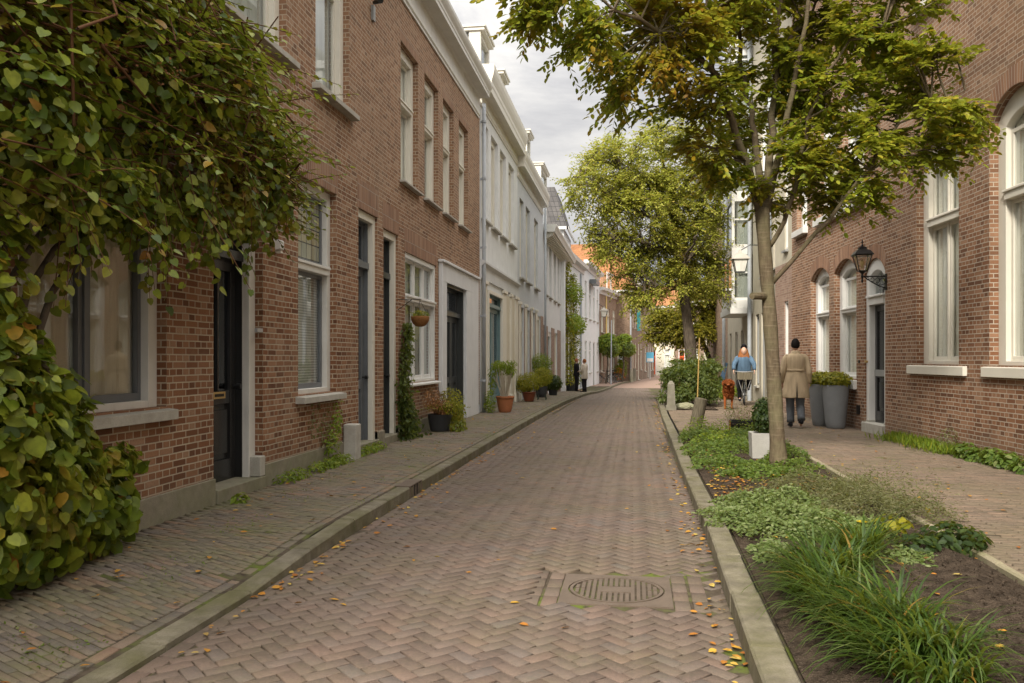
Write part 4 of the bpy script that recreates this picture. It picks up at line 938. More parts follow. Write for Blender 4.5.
lf.build('leaf','black_paint',D, bevel=.004); MB(RGT).box(16.2,16.85,-.146,-.12,1.18,1.30).build('letterbox','grey_paint',D)
MB(RGT).tube([(16.97,-.03,1.45),(16.97,.02,1.45)],.025,10).build('doorbell','brass',D)
MB(RGT).tube([(17.30,.01,1.45),(17.30,.03,1.45)],.03,10).build('wall_stud','iron_black',r1)
MB(RGT).box(17.28,17.46,.003,.02,.42,.60).build('air_brick','iron_black',r1)
for a, b, z, rs in ((17.5,18.88,3.32,.24),(19.22,20.60,3.32,.24),(16.0,17.06,3.10,.28),(11.0,12.27,4.70,.32),(13.16,14.66,4.70,.32)):   # flat arch bricks over the openings
    A = arc_pts(a, b, z, rs, 12); mb = MB(RGT); n = len(A)
    B = [(m+(x-m)*1.13, zz+.26) for (x, zz) in A for m in [(a+b)/2]]
    for k in range(n-1):
        mb.poly([(A[k][0],.004,A[k][1]),(A[k+1][0],.004,A[k+1][1]),(B[k+1][0],.004,B[k+1][1]),(B[k][0],.004,B[k][1])], uv=[(A[k][0],.01),(A[k+1][0],.01),(A[k+1][0],.235),(A[k][0],.235)])
    mb.build('brick_arch','brick_soldier',r1)
# narrow stucco house
r2 = thing('stucco_house', 'narrow house with beige stucco over pinkish brick beside the grey drainpipe', 'house', (3.9, 23, .1))
HS = [(22.62,22.95,4.35,6.6),(22.6,23.0,1.2,3.0)]
RG2 = Fr(RGT((0,0,0))+RGT.n*-.001, RGT.u, RGT.n)
wall_mesh(MB(RG2), 22.26, 23.95, 4.0, 12.5, [HS[0]]).build('wall', 'plaster_beige', r2)
wall_mesh(MB(RG2), 22.26, 23.95, -.1, 4.0, [HS[1]]).build('lower_wall', 'brick_pink', r2)
for h in HS: window(r2, RG2, *h, fw=.05, sw=.02, rec=.03, fm='white_paint', curtain='curtain_white', bev=0, sill=(.08,.08,.04), sillm='grey_paint')
MB(RG2).box(22.26,23.95,-6,-.32,-.1,12.5).build('side_wall','plaster_beige',r2)
cornice(r2, RG2, 22.26, 23.95, 12.3, .6, .4)
dp = thing('drainpipe', 'pale grey drainpipe running full height where the stucco house ends', 'drainpipe', (3.75, 24.1, 0))
MB().tube([(3.72,24.12,0),(3.72,24.12,12)], .055, 12).build('pipe','zinc',dp, smooth=True)
cm = MB()
for z in (1.2,3.2,5.2,7.2,9.2): cm.tube([(3.72,24.12,z),(3.72,24.12,z+.07)], .068, 12)
cm.build('bracket','zinc',dp)
# grey bay house
FB, LB = Fr((4.15,24.3,0),(0,1,0),(-1,0,0)), 20
r3 = thing('bay_window_house', 'tall beige rendered house next to the white glazed bay hanging over the kerb', 'house', (4.2, 27, 0))
HB3 = [(.6,1.1,.5,3.0),(2.2,2.8,.5,3.0),(3.6,4.3,-.05,3.0),(4.8,5.6,.6,3.0),(.7,1.9,4.2,6.4),(3.2,4.4,4.2,6.4),(.7,1.9,7.4,9.6),(3.2,4.4,7.4,9.6)]
wall_mesh(MB(FB), 0, 6.3, -.4, 13.2, HB3).build('wall','plaster_beige',r3); shell(r3, FB, 0, 6.3, -.4, 13.2, 'plaster_grey', ridge=2)
for h in HB3: window(r3, FB, *h, rec=.05, fw=.10, fm='grey_paint' if h[2] < 3 else 'white_paint', curtain='curtain_grey', bev=0, sill=(.08,.08,.04))
cornice(r3, FB, 0, 6.3, 12.9, .7, .5)
r4 = thing('grey_render_house', 'grey rendered house beyond the bay, its drainpipe marking the corner', 'house', (4.2, 36, -.3))
FB4 = Fr((4.2,30.62,0),(.005,1,0),(-1,.005,0))
HB4 = [(1.0,1.8,.2,2.6),(3.0,3.8,.2,2.6),(5.0,5.9,-.3,2.6),(7.2,8.0,.2,2.6),(5.2,6.2,4.0,6.2),(7.3,8.2,4.0,6.2),(5.2,6.2,7.2,9.2),(7.3,8.2,7.2,9.2)]
wall_mesh(MB(FB4), 0, 8.9, -.6, 13.4, HB4).build('wall','plaster_beige',r4); shell(r4, FB4, 0, 8.9, -.6, 13.4, 'plaster_beige', ridge=2)
for h in HB4: window(r4, FB4, *h, rec=.05, fw=.10, fm='taupe_paint', curtain='curtain_grey', bev=0, sill=(.08,.08,.04))
cornice(r4, FB4, 0, 8.9, 13.1, .5, .4)
MB().tube([(4.05,39.3,-.4),(4.05,39.3,13)],.07,10).build('downpipe','zinc',r4); MB().tube([(4.02,30.5,0),(4.02,30.5,13)],.07,10).build('downpipe','zinc',r3)
# the bay: part of the grey house
bx0, bx1, by0, by1 = 3.46, 4.18, 30.9, 34.2
bay = MB().box(bx0-.06,bx1,by0-.08,by1+.08,3.10,3.32).box(bx0-.02,bx1,by0-.03,by1+.03,3.32,3.6).build('bay', 'white_paint', r4, bevel=.01)
bm_ = MB(); pn = MB(); cu = MB()
lv = [3.6,5.5,7.4,9.3,11.2,12.6]
for z0, z1 in zip(lv, lv[1:]):
    bm_.box(bx0,bx1,by0,by1,z1-.28,z1)
    for (x, y) in ((bx0,by0),(bx1-.12,by0),(bx0,by1-.1),(bx0,(by0+by1)/2)): bm_.box(x,x+.10,y,y+.10,z0,z1-.28)
    bm_.box(bx0+.1,bx1-.12,by0+.02,by0+.07,z0,z0+.08); bm_.box(bx0+.1,bx1-.12,by0+.02,by0+.07,z0+.95,z0+1.0)
    bm_.box(bx0+.02,bx0+.07,by0+.1,by1-.1,z0,z0+.08)
    pn.box(bx0+.1,bx1-.12,by0+.04,by0+.046,z0+.08,z1-.28); pn.box(bx0+.04,bx0+.046,by0+.1,by1-.1,z0+.08,z1-.28)
    cu.box(bx0+.2,bx0+.21,by0+.2,by1-.1,z0+.05,z1-.3); cu.box(bx0+.22,bx0+.56,by0+.14,by0+.15,z0+.05,z1-.3); cu.box(bx1-.05,bx1-.04,by0+.3,by1,z0,z1-.3)
bm_.build('bay_frame','white_paint',bay); pn.build('bay_pane','glass',bay); cu.build('bay_curtain','curtain_grey',bay)
MB().box(bx0-.1,bx1,by0-.1,by1+.1,12.6,12.9).build('bay_roof','white_paint',bay)
r5 = thing('brick_terrace', 'plain brick house past the grey corner on the right', 'house', (4.5, 46, -.4))
F5, L5 = frame2(5.8,60,4.3,39.8)
mb = MB(); mb.box(4.35,12,39.6,52,-.6,9); mb.build('wall','brick_brown',r5); MB().box(4.25,12.1,39.55,52.1,9,9.4).build('cornice','white_paint',r5)
# ================================================================== PLANTS
def apath(pts): return [at(*p) for p in pts]
def resample(path, n):
    P = np.array([tuple(p) for p in path]); k = len(P); t = np.linspace(0, k-1, n); i = np.minimum(t.astype(int), k-2); f = (t-i)[:,None]
    # catmull-rom for smooth limbs
    p0 = P[np.maximum(i-1,0)]; p1 = P[i]; p2 = P[i+1]; p3 = P[np.minimum(i+2,k-1)]
    return .5*((2*p1)+(-p0+p2)*f+(2*p0-5*p1+4*p2-p3)*f**2+(-p0+3*p1-3*p2+p3)*f**3)
def grow_tree(name, label, cat, base, trunk, limbs, clusters, ntw, k, size, leafm, barkm, nbr=240, tpl=LT_OVAL, twl=(.25,.5), group=None, brr=.012, droop=.3, wid=1, stubs=()):
    root = thing(name, label, cat, tuple(base), group)
    mb = MB(); pts = resample(trunk[0], 18); rr = list(np.interp(np.linspace(0,1,18), np.linspace(0,1,len(trunk[1])), trunk[1]))
    rr = [r*(1+.05*math.sin(i*1.7)) for i, r in enumerate(rr)]; rr[0] *= 1.35; rr[1] *= 1.08
    mb.tube([Vector(p) for p in pts], rr, 16); tr = mb.build('trunk', barkm, root, smooth=True)
    for a, b, r in stubs:
        m = MB(); m.tube([a, b], [r, r*.85], 12); m.build('branch_stub', 'bark', tr)
    L = []; 
    for path, radii in limbs:
        pts = resample(path, 16); pts[1:] += RNG.normal(size=(15,3))*.02*np.linspace(0,1,15)[:,None]*3
        rr = list(np.interp(np.linspace(0,1,16), np.linspace(0,1,len(radii)), radii))
        m = MB(); m.tube([Vector(p) for p in pts], rr, 10); m.build('limb', barkm, root, smooth=True); L.append(pts[2:])
    Lp = np.concatenate(L)
    w = np.array([c[1][0]*c[1][1]*c[1][2]*(c[2] if len(c) > 2 else 1) for c in clusters])**.85; w /= w.sum()
    cnt = RNG.multinomial(nbr, w); ends = np.concatenate([ell_pts(n, c[0], c[1], .35)[0] for n, c in zip(cnt, clusters) if n])
    br = MB(); T0 = []; TD = []; TL = []
    per = ntw//len(ends)
    for e in ends:
        dd = np.linalg.norm(Lp-e, axis=1)+np.maximum(0, (Lp[:,2]-e[2]))*1.0; j = int(np.argmin(dd)); s0 = Lp[j]
        mid = (s0+e)/2+np.array([0,0,.12])*np.linalg.norm(e-s0)+RNG.normal(size=3)*.06*np.linalg.norm(e-s0)
        q = resample([s0, mid, e], 6); ln = np.linalg.norm(e-s0)
        br.tube([Vector(p) for p in q], [brr*(1.25+.4*ln)*(1-.14*i) for i in range(6)], 5, cap=False)
        out = (e-s0)/max(ln,1e-3); zz_ = .75 if 'leaning' in name or 'yellowing' in name else .45
        for _ in range(per):
            f = random.random()**.6; p = s0+(e-s0)*(.35+.65*f); p = p+ (mid-(s0+e)/2)*(1-abs(2*f-1))
            d_ = out*.7+RNG.normal(size=3)*np.array([.75,.75,zz_]); T0.append(p+RNG.normal(size=3)*.03); TD.append(d_); TL.append(random.uniform(*twl))
    br.build('branches', barkm, root, smooth=True)
    T0 = np.array(T0); TD = np.array(TD); TL = np.array(TL)
    tw = MB()
    P, Dd, U, S = twig_leaves(T0, TD, TL, k, size, droop)
    TDn = nrm(TD)
    leaves('crown', leafm, root, P, Dd, U, S, tpl, wid)
    # fine twigs as thin three sided prisms
    n = len(T0); r = brr*.22; E = T0+TDn*TL[:,None]; E[:,2] -= droop*TL
    X = nrm(np.cross(TDn, np.array([0,0,1.])+1e-3)); Y = np.cross(TDn, X)
    V = np.stack([T0+X*r, T0-X*r*.5+Y*r, T0-X*r*.5-Y*r, E+X*r*.4, E-X*r*.2+Y*r*.4, E-X*r*.2-Y*r*.4], axis=1)
    F = np.array([(0,1,4,3),(1,2,5,4),(2,0,3,5)])[None]+(np.arange(n)*6)[:,None,None]
    npmesh('twigs', V.reshape(-1,3), F.reshape(-1,4), barkm, root)
    return root
D1 = 10.8
def C(px, py, d, rx, ry, rz, w=1.0): return (tuple(at(px,py,d)), (rx,ry,rz), w)
b0 = at(779,467,D1); b0.z = .08
grow_tree('street_tree', 'slim grey barked street tree with green and orange leaves beside the square concrete planter', 'tree', b0,
  ([b0, at(775,400,D1), at(770,320,D1), at(765,255,D1), at(762,208,D1)], [.104,.092,.086,.084,.09]),
  [(apath([(761,215,10.8),(745,160,10.7),(728,110,10.4),(712,70,10.1),(690,45,9.8),(650,25,9.3),(600,5,9.0),(560,-15,8.8)]), [.062,.05,.042,.036,.028,.02,.014,.008]),
   (apath([(712,72,10.15),(709,30,10.2),(700,-60,10.2),(690,-160,10.3)]), [.034,.028,.02,.01]),
   (apath([(763,212,10.8),(757,150,10.9),(748,100,11.0),(738,40,11.1),(732,-60,11.2)]), [.055,.042,.034,.026,.014]),
   (apath([(764,212,10.8),(772,140,10.9),(776,70,10.8),(780,0,10.8),(786,-150,10.9)]), [.06,.048,.04,.032,.015]),
   (apath([(766,212,10.8),(784,130,10.7),(799,60,10.5),(812,-40,10.4),(820,-130,10.4)]), [.052,.04,.03,.022,.01]),
   (apath([(770,246,10.8),(784,222,10.7),(797,178,10.5),(806,120,10.3),(835,60,10.2),(880,20,10.2)]), [.032,.03,.026,.022,.016,.008]),
   (apath([(771,284,10.8),(804,247,10.6),(842,203,10.4),(878,152,10.2),(915,115,10.1),(962,88,10.0)]), [.034,.028,.024,.018,.012,.006]),
   (apath([(776,70,10.8),(800,20,11.4),(840,-30,12)]), [.03,.02,.01]),
   (apath([(745,160,10.7),(715,150,11.3),(690,140,11.8)]), [.02,.014,.007])],
  [C(545,8,9.0,.45,.5,.2,2.0), C(520,-12,9.0,.35,.5,.15,1.5), C(585,35,9.2,.45,.5,.32,1.4), C(620,60,9.4,.55,.7,.42,1.4), C(640,105,9.6,.42,.5,.25,1.4), C(610,100,9.6,.25,.3,.12,2), C(690,90,10,.6,.7,.5,.9), C(655,25,9.5,.8,.9,.5,1.1), C(620,-40,9.5,.9,1,.5,.8),
   C(700,10,10.3,.8,1,.5,.9), C(672,140,10.0,.35,.5,.16,2), C(722,175,10.6,.4,.6,.16,1.4), C(745,130,11.5,.6,.6,.35,.6), C(795,165,10.6,.6,.8,.35,1.2), C(850,150,10.5,.8,.9,.6,1.1), C(850,198,10.4,.5,.6,.16,2),
   C(925,140,10.2,.65,.8,.4,1.2), C(960,150,10.1,.35,.5,.2,1.5), C(900,185,10.3,.35,.5,.14,1.6), C(845,80,10.7,.9,1,.6), C(900,75,10.3,.7,.8,.45), C(945,105,10.1,.45,.5,.28,1.2), C(815,15,11,1.2,1.3,.7), C(885,10,10.7,.8,.9,.5),
   C(780,-90,11,1.9,1.9,1.0,.6), C(700,-110,10.5,1.6,1.7,.9,.6), C(890,-80,10.8,1.2,1.2,.8,.6), C(780,205,10.9,.4,.5,.12,1.2), C(765,60,11.3,.7,.8,.6,.4)],
  5300, 12, .088, 'leaves_near_tree', 'bark', nbr=370, twl=(.22,.42), brr=.011, wid=.95, stubs=[(at(766,296,10.78), at(752,296,10.6), .05)])
D2 = 30.0
b0 = at(694,402,D2); b0.z = zp(29.5)
grow_tree('leaning_tree', 'taller yellow green tree leaning over the road behind the roadside bush', 'tree', b0,
  ([b0, at(690,345,D2), at(684,295,D2), at(677,240,D2), at(671,195,D2)], [.24,.20,.17,.14,.12]),
  [(apath([(671,200,30),(664,165,30),(660,130,30)]), [.09,.06,.02]), (apath([(673,212,30),(650,185,29.5),(620,165,29)]), [.08,.05,.02]), (apath([(675,225,30),(640,212,29),(600,190,28.5),(578,178,28.3)]), [.08,.06,.03,.01]),
   (apath([(680,255,30),(650,245,29),(615,240,28.5)]), [.07,.05,.02]), (apath([(673,205,30),(695,170,30.5),(712,150,31)]), [.08,.05,.02]), (apath([(678,235,30),(700,215,30.5),(725,205,31)]), [.07,.05,.02]),
   (apath([(684,290,30),(665,285,29),(645,290,28.5)]), [.05,.03,.015]), (apath([(685,295,30),(705,280,30.5),(722,275,31)]), [.05,.03,.015]), (apath([(676,230,30),(672,190,32),(668,170,33)]), [.06,.05,.02]), (apath([(682,270,30),(690,250,27.5),(696,235,26.5)]), [.05,.04,.02])],
  [C(585,190,28.8,.8,1.2,.9,1.1), C(603,262,28.7,.55,.8,.45,1.1), C(630,300,29,.5,.7,.3), C(660,265,29.5,1.1,1.2,.9,.9), C(700,275,30,1.0,1.1,.8,.8), C(640,215,29.3,1.6,1.6,1.4,.6), C(690,200,30,1.4,1.5,1.6,.5), C(600,235,28.8,.7,1,.7,1.0), C(595,150,29,.7,1,.6), C(635,150,29.5,1.2,1.4,.8), C(672,140,30,1.2,1.3,.6), C(705,160,30.6,1.0,1.2,.8,.8), C(635,195,29.5,1.3,1.5,.9), C(680,195,30,1.3,1.5,.9,.9),
   C(718,200,30.6,.8,1,.8,.6), C(640,245,29.3,1.1,1.4,.7), C(690,245,30,1.2,1.4,.8), C(720,255,30.5,.6,.9,.7,.8), C(655,290,29.4,1.0,1.2,.6), C(712,295,30,.6,.8,.4), C(625,275,29,.6,.8,.5,.7)],
  8200, 9, .115, 'leaves_mid_tree', 'bark_dark', nbr=520, tpl=LT_DIA, twl=(.35,.75), brr=.014, droop=.15)
b0 = at(722,385,46); b0.z = zp(46)
grow_tree('yellowing_tree', 'low yellowing tree further up the street, under and behind the leaning tree', 'tree', b0,
  ([b0, at(706,350,46), at(698,330,46)], [.16,.13,.10]),
  [(apath([(698,335,46),(680,315,46),(660,305,46)]), [.08,.05,.02]), (apath([(698,335,46),(705,305,46),(712,280,46)]), [.08,.05,.02]), (apath([(698,335,46),(690,300,45),(685,270,44)]), [.08,.05,.02])],
  [C(668,318,45,1.2,1.5,1.0), C(700,300,46,1.4,1.6,1.3), C(715,325,46,.9,1.2,.8), C(655,335,45,.8,1.2,.5), C(690,335,45,1.2,1.4,.5)],
  2200, 9, .18, 'leaves_far_tree', 'bark_dark', nbr=110, tpl=LT_DIA, twl=(.4,.8), brr=.03)
# -------------------------------------------------- leafy masses
def mass(parent, name, mat, clusters, n, size, tpl=LT_OVAL, shell=.55, up=.5, down=.55, wid=1.0, jit=.6, clip=None):
    w = np.array([c[1][0]*c[1][1]+c[1][1]*c[1][2]+c[1][0]*c[1][2] for c in clusters]); w = w*np.array([c[2] if len(c) > 2 else 1 for c in clusters]); w /= w.sum()
    cnt = RNG.multinomial(n, w); P = []; O = []
    for m, c in zip(cnt, clusters):
        if m == 0: continue
        p, o_ = ell_pts(m, c[0], c[1], shell); P.append(p); O.append(o_)
    P = np.concatenate(P); O = np.concatenate(O)
    if clip is not None: k = clip(P); P = P[k]; O = O[k]
    N_ = nrm(O+np.array([0,0,up])+rnd(len(P))*jit*.5)            # leaf faces out and up
    t_ = nrm(np.cross(N_, rnd(len(P)))); Dn = nrm(t_*.8+O*.3+np.array([0,0,-down]))
    S = size*(.5+RNG.random(len(P))**1.3*.9)
    return leaves(name, mat, parent, P, Dn, N_, S, tpl, wid)
# climbing shrub over the first window
vs_ = thing('climbing_shrub', 'huge climbing hydrangea with heart shaped leaves arching over the first window and black door', 'climbing plant', (-3.8, 4.3, .12))
up_c = [((-3.4,4.2,3.1),(.5,.6,.8)), ((-3.4,5.1,3.45),(.5,.6,.62)), ((-3.35,6.0,3.65),(.5,.65,.62)), ((-3.45,6.8,3.65),(.4,.5,.6)), ((-3.52,7.45,3.5),(.3,.35,.6)), ((-3.6,7.85,3.25),(.2,.3,.38)),
        ((-3.55,6.3,4.2),(.32,.5,.4)), ((-3.45,5.4,4.2),(.42,.7,.5)), ((-3.4,4.5,4.1),(.5,.7,.5)), ((-3.55,7.3,2.85),(.22,.28,.26),1.2), ((-3.5,6.5,2.75),(.3,.4,.18),.8), ((-3.45,5.6,2.55),(.3,.45,.2),.7), ((-3.45,4.9,2.55),(.35,.4,.3),.8), ((-3.6,4.1,2.0),(.35,.35,.9),.9)]
lo_c = [((-3.66,4.75,.72),(.28,.55,.6)), ((-3.58,4.25,1.05),(.36,.48,.85)), ((-3.76,5.45,.5),(.2,.36,.38)), ((-3.74,4.95,1.2),(.2,.3,.3),.8), ((-3.78,5.75,.75),(.12,.25,.14),.8), ((-3.8,5.7,.3),(.12,.28,.12),.8)]
cl_ = lambda P: P[:,0] > -3.985
mass(vs_, 'foliage', 'leaves_vine', up_c, 11500, .073, LT_HEART, .35, 1.0, .35, 1.0, .95, clip=cl_)
mass(vs_, 'foliage', 'leaves_vine', lo_c, 4700, .088, LT_HEART, .4, .6, .45, 1.05, 1.15, clip=lambda P: (P[:,0] > -3.985) & (P[:,2] > .15))
n = 520; k0 = RNG.integers(0, 9, n); T0 = np.array([ell_pts(1, up_c[i][0], up_c[i][1], .85)[0][0] for i in k0]); T0[:,0] = np.maximum(T0[:,0], -3.9)
TD = np.array([.28,.85,.0])+rnd(n)*np.array([.35,.5,.3]); TL = RNG.uniform(.25,.8,n)
P, Dd, U, S = twig_leaves(T0, TD, TL, 11, .062, .12); k = P[:,0] > -3.97; U = U+np.array([.3,-.2,.6]); leaves('shoot_leaves', 'leaves_vine', vs_, P[k], Dd[k], U[k], S[k], LT_HEART, .85)
st = MB(); TDn = nrm(TD)
for a, b, l in zip(T0, TDn, TL):
    e = a+b*l; e[2] -= .12*l; st.tube([Vector(a-b*.4), Vector((a+e)/2+np.array([0,0,.02])), Vector(e)], [.006,.0045,.002], 4, cap=False)
for _ in range(120):
    i = random.randrange(9); j = random.randrange(9); a = np.array(up_c[i][0])+RNG.normal(size=3)*.25; b = np.array(up_c[j][0])+RNG.normal(size=3)*.3; a[0] = max(a[0], -3.9); b[0] = max(b[0], -3.9)
    if np.linalg.norm(a-b) < 1.9: st.tube([Vector(a), Vector((a+b)/2+RNG.normal(size=3)*.12), Vector(b)], [.010,.008,.005], 5, cap=False)
# hanging strands in front of the window and door
hz = []
for _ in range(120):
    y = random.uniform(4.4, 7.9) if _ < 70 else random.uniform(4.5, 6.4); x = random.uniform(-3.7,-3.2); hz.append((x, y, 2.75+.09*(y-5)+random.uniform(0,.3)))
T1 = np.array(hz); D1_ = np.tile(np.array([0,.15,-1.]), (120,1))+rnd(120)*np.array([.25,.35,.15]); L1 = RNG.uniform(.25,.85,120); L1[70:] += .25
P, Dd, U, S = twig_leaves(T1, D1_, L1, 11, .072, .0); leaves('hanging_leaves', 'leaves_vine', vs_, P, Dd, np.tile([1.,-.5,.4],(len(P),1))+rnd(len(P))*.4, S, LT_HEART, .95)
for a, b, l in zip(T1, nrm(D1_), L1): st.tube([Vector(a), Vector(a+b*l*.5+np.array([.02,0,0])), Vector(a+b*l)], [.005,.004,.002], 4, cap=False)
st.build('shoots', 'twig', vs_, smooth=True)
sm_ = MB()
for k in range(7):
    x = -3.86+.03*k; y = 4.1+.13*k; q = resample([(x,y,.1),(x+.05,y+.1,.9),(x-.02,y-.05,1.8),(x+.08,y+.1+.12*k,2.7),(x+.2,y+.3+.35*k,3.4)], 14); sm_.tube([Vector(p) for p in q+RNG.normal(size=(14,3))*.012], [.032-.0013*i for i in range(14)], 7)
sm_.build('stems', 'bark_dark', vs_, smooth=True)
T0 = np.array([ell_pts(1, up_c[i][0], up_c[i][1], .9)[0][0] for i in RNG.integers(0, 9, 46)]); T0 = T0[T0[:,0] > -3.5]
fm = []
for c_ in T0: fm.append(c_+rnd(70)*np.array([.07,.10,.03]))
P = np.concatenate(fm) if fm else np.zeros((1,3)); leaves('dry_flower_heads', 'petal_brown', vs_, P, rnd(len(P)), rnd(len(P)), np.full(len(P), .022), LT_DIA, 1.6)
# helpers for small plants
def pot_mesh(c, rt, rb, h, rim=.03, wall=.02, lip=True, n=28):
    mb = MB(); pr = [(rb*.95,0),(rb,.01)]
    for i in range(1, 7): t_ = i/7; pr.append((rb+(rt-rb)*(t_**.8), h*t_*.88))
    if lip: pr += [(rt*.985,h*.86),(rt*1.05,h*.865),(rt*1.06,h*.99),(rt*1.04,h)]
    else: pr += [(rt,h*.97),(rt*.99,h)]
    pr += [(rt-wall,h),(rt-wall*1.3,h-.05)]
    mb.lathe(c, pr, n); return mb
def potted(name, label, cat, c, rt, rb, h, potm, lip=True, group=None, soil=True, sx=1):
    root = thing(name, label, cat, tuple(c), group); pot_mesh(c, rt, rb, h, lip=lip).build('pot', potm, root, smooth=True)
    return root
def stems_mb(c, h, n, spread, r=.006, lean=.3, top=1.0):
    mb = MB(); ends = []
    for _ in range(n):
        a = random.uniform(0, 6.28); q = random.random()**.5*spread; e = Vector(c)+Vector((math.cos(a)*q, math.sin(a)*q, h*random.uniform(.7, top)))
        s0 = Vector(c)+Vector((math.cos(a)*q*lean, math.sin(a)*q*lean, 0)); m = (s0+e)/2+Vector((random.uniform(-.04,.04), random.uniform(-.04,.04), 0))
        mb.tube([s0, m, e], [r, r*.8, r*.5], 5, cap=False); ends.append(e)
    return mb, ends
def fern(root, name, mat, c, n, ln, k=14, size=.05, droop=.7, up=.8, wid=.6, sp=1.0, tpl=LT_DIA):
    A = RNG.uniform(0, 6.28, n); TD = np.stack([np.cos(A)*sp, np.sin(A)*sp, up+RNG.random(n)*.6], 1); TL = ln*(.6+RNG.random(n)*.5); T0 = np.array(c)[None]+rnd(n)*np.array([.05,.05,.01])
    P, Dd, U, S = twig_leaves(T0, TD, TL, k, size, droop); return leaves(name, mat, root, P, Dd, U, S, tpl, wid)
# black pot by the portal
c = Vector((-3.68, 15.75, .12)); r_ = potted('potted_hydrangea', 'wide black pot with dried orange brown flower heads and yellow green ferns', 'potted plant', c, .23, .17, .33, 'pot_black', lip=False)
m, _ = stems_mb(c+Vector((0,0,.3)), .5, 30, .3); m.build('stems', 'twig', r_)
mass(r_, 'brown_blooms', 'petal_brown', [((-3.72,15.4,.75),(.2,.3,.22)),((-3.6,15.6,.62),(.2,.25,.16))], 900, .04, LT_DIA, .5)
fern(r_, 'fern_fronds', 'leaves_autumn', (-3.6,15.85,.42), 60, .62, 14, .09, .55, 1.0)
mass(r_, 'yellow_leaves', 'leaves_yellow', [((-3.5,15.9,.75),(.25,.35,.22)),((-3.45,15.6,.6),(.2,.3,.14)),((-3.4,16.0,.35),(.15,.3,.22))], 1000, .06, LT_DIA, .4, wid=.7)
mass(r_, 'trailing_leaves', 'leaves_autumn', [((-3.35,15.9,.22),(.16,.35,.16)),((-3.42,16.2,.45),(.15,.25,.3))], 500, .06, LT_OVAL, .4)
# jasmine climbing between door and basket window
r_ = thing('climbing_jasmine', 'narrow column of climbing green leaves on the bricks under the hanging basket', 'climbing plant', (-3.9,14.2,.12))
def column(root, x, y, z0, z1, wy, wx, n, size, mat='leaves_shrub', tpl=LT_OVAL, vary=.35):
    z = z0+(z1-z0)*RNG.random(n)**1.15; f = 1-.55*(z-z0)/(z1-z0); wig = np.sin(z*3.1+y)*.12
    P = np.stack([x+RNG.random(n)**2*wx*f, y+wig+RNG.normal(size=n)*wy*f, z], 1); O = np.tile(np.array([1,.0,.2]), (n,1))+rnd(n)*.5
    D_ = rnd(n)*.6+np.array([.2,0,-.7]); return leaves('foliage', mat, root, P, D_, O, size*(.6+RNG.random(n)*.7), tpl)
column(r_, -3.97, 14.22, .12, 2.15, .19, .22, 1500, .075); column(r_, -3.97, 14.3, .12, .8, .3, .3, 800, .08, 'leaves_dark')
m = MB()
for k in range(5): m.tube([Vector((-3.93,14.1+.06*k,.1)), Vector((-3.95,14.25-.04*k,.9)), Vector((-3.96,14.15+.03*k,1.5)), Vector((-3.96,14.22,2.1))], [.012,.010,.008,.004], 5)
m.build('stems','twig',r_)
# hanging basket
hb = thing('hanging_basket', 'round coconut fibre basket of flowers hanging on a wall bracket', 'hanging basket', (-3.6,13.95,2.05))
m = MB(); m.lathe((-3.6,13.95,2.05), [(.02,0),(.07,.01),(.12,.05),(.15,.11),(.16,.17),(.15,.18),(.13,.17)], 20); m.build('basket','coir',hb, smooth=True)
m = MB()
for a in (0,2.1,4.2): m.tube([Vector((-3.6+.15*math.cos(a),13.95+.15*math.sin(a),2.22)), Vector((-3.6,13.95,2.50))], .003, 4)
m.tube([Vector((-3.99,13.95,2.52)),Vector((-3.58,13.95,2.52))], .007, 6); m.tube([Vector((-3.99,13.95,2.34)),Vector((-3.75,13.95,2.51))], .006, 6); m.build('bracket','iron_black',hb)
mass(hb, 'flowers', 'leaves_autumn', [((-3.6,13.95,2.27),(.15,.15,.07))], 260, .045, LT_DIA, .3)
# terracotta pot with pale stems
c = at(505,412,22.1); c.z = zp(21.8); r_ = potted('potted_shrub', 'large terracotta pot with pale bare stems and bright green leaves outside the teal doors', 'potted plant', c, .23, .155, .42, 'terracotta')
m, ends = stems_mb(c+Vector((0,0,.38)), .85, 34, .36, .011, .25, 1.05); m.build('stems', 'pale_stem', r_)
mass(r_, 'foliage', 'leaves_bright', [(tuple(e+Vector((0,0,.05))),(.08,.08,.10)) for e in ends]+[(tuple(c+Vector((-.34,.1,.85))),(.10,.12,.35),1.6)], 1000, .10, LT_DIA, .1, .3, .9, .5)
c2 = at(529,401,28.6); c2.z = zp(28.4); r_ = potted('potted_shrub', 'glazed red brown pot holding a rounded yellow green shrub', 'potted plant', c2, .23, .15, .33, 'pot_glazed')
mass(r_, 'foliage', 'leaves_yellow', [(tuple(c2+Vector((0,0,.68))),(.48,.42,.34)),(tuple(c2+Vector((-.2,0,.55))),(.35,.3,.22))], 2600, .075, LT_DIA, .5, wid=.7); m, _ = stems_mb(c2+Vector((0,0,.3)), .4, 12, .2); m.build('stems','twig',r_)
c3 = at(542,399,30.5); c3.z = zp(30.4); r_ = potted('potted_shrub', 'dark pot on a small green stand with a golden shrub behind the glazed pot', 'potted plant', c3+Vector((0,0,.18)), .2, .17, .3, 'pot_black', lip=False)
m = MB(); 
for sx in (-.15,.15):
    for sy in (-.15,.15): m.tube([c3+Vector((sx,sy,0)), c3+Vector((sx*.8,sy*.8,.19))], .014, 5)
m.build('stand','green_paint',r_); mass(r_, 'foliage', 'leaves_yellow', [(tuple(c3+Vector((.0,0,.85))),(.4,.4,.35))], 1600, .08, LT_DIA, .5, wid=.7)
c4 = at(541,398,33); c4.z = zp(33); c4.x = -3.6; r_ = potted('potted_shrub', 'tall fresh green shrub in a dark tub against the cream pilasters', 'potted plant', c4, .22, .18, .4, 'pot_black', lip=False)
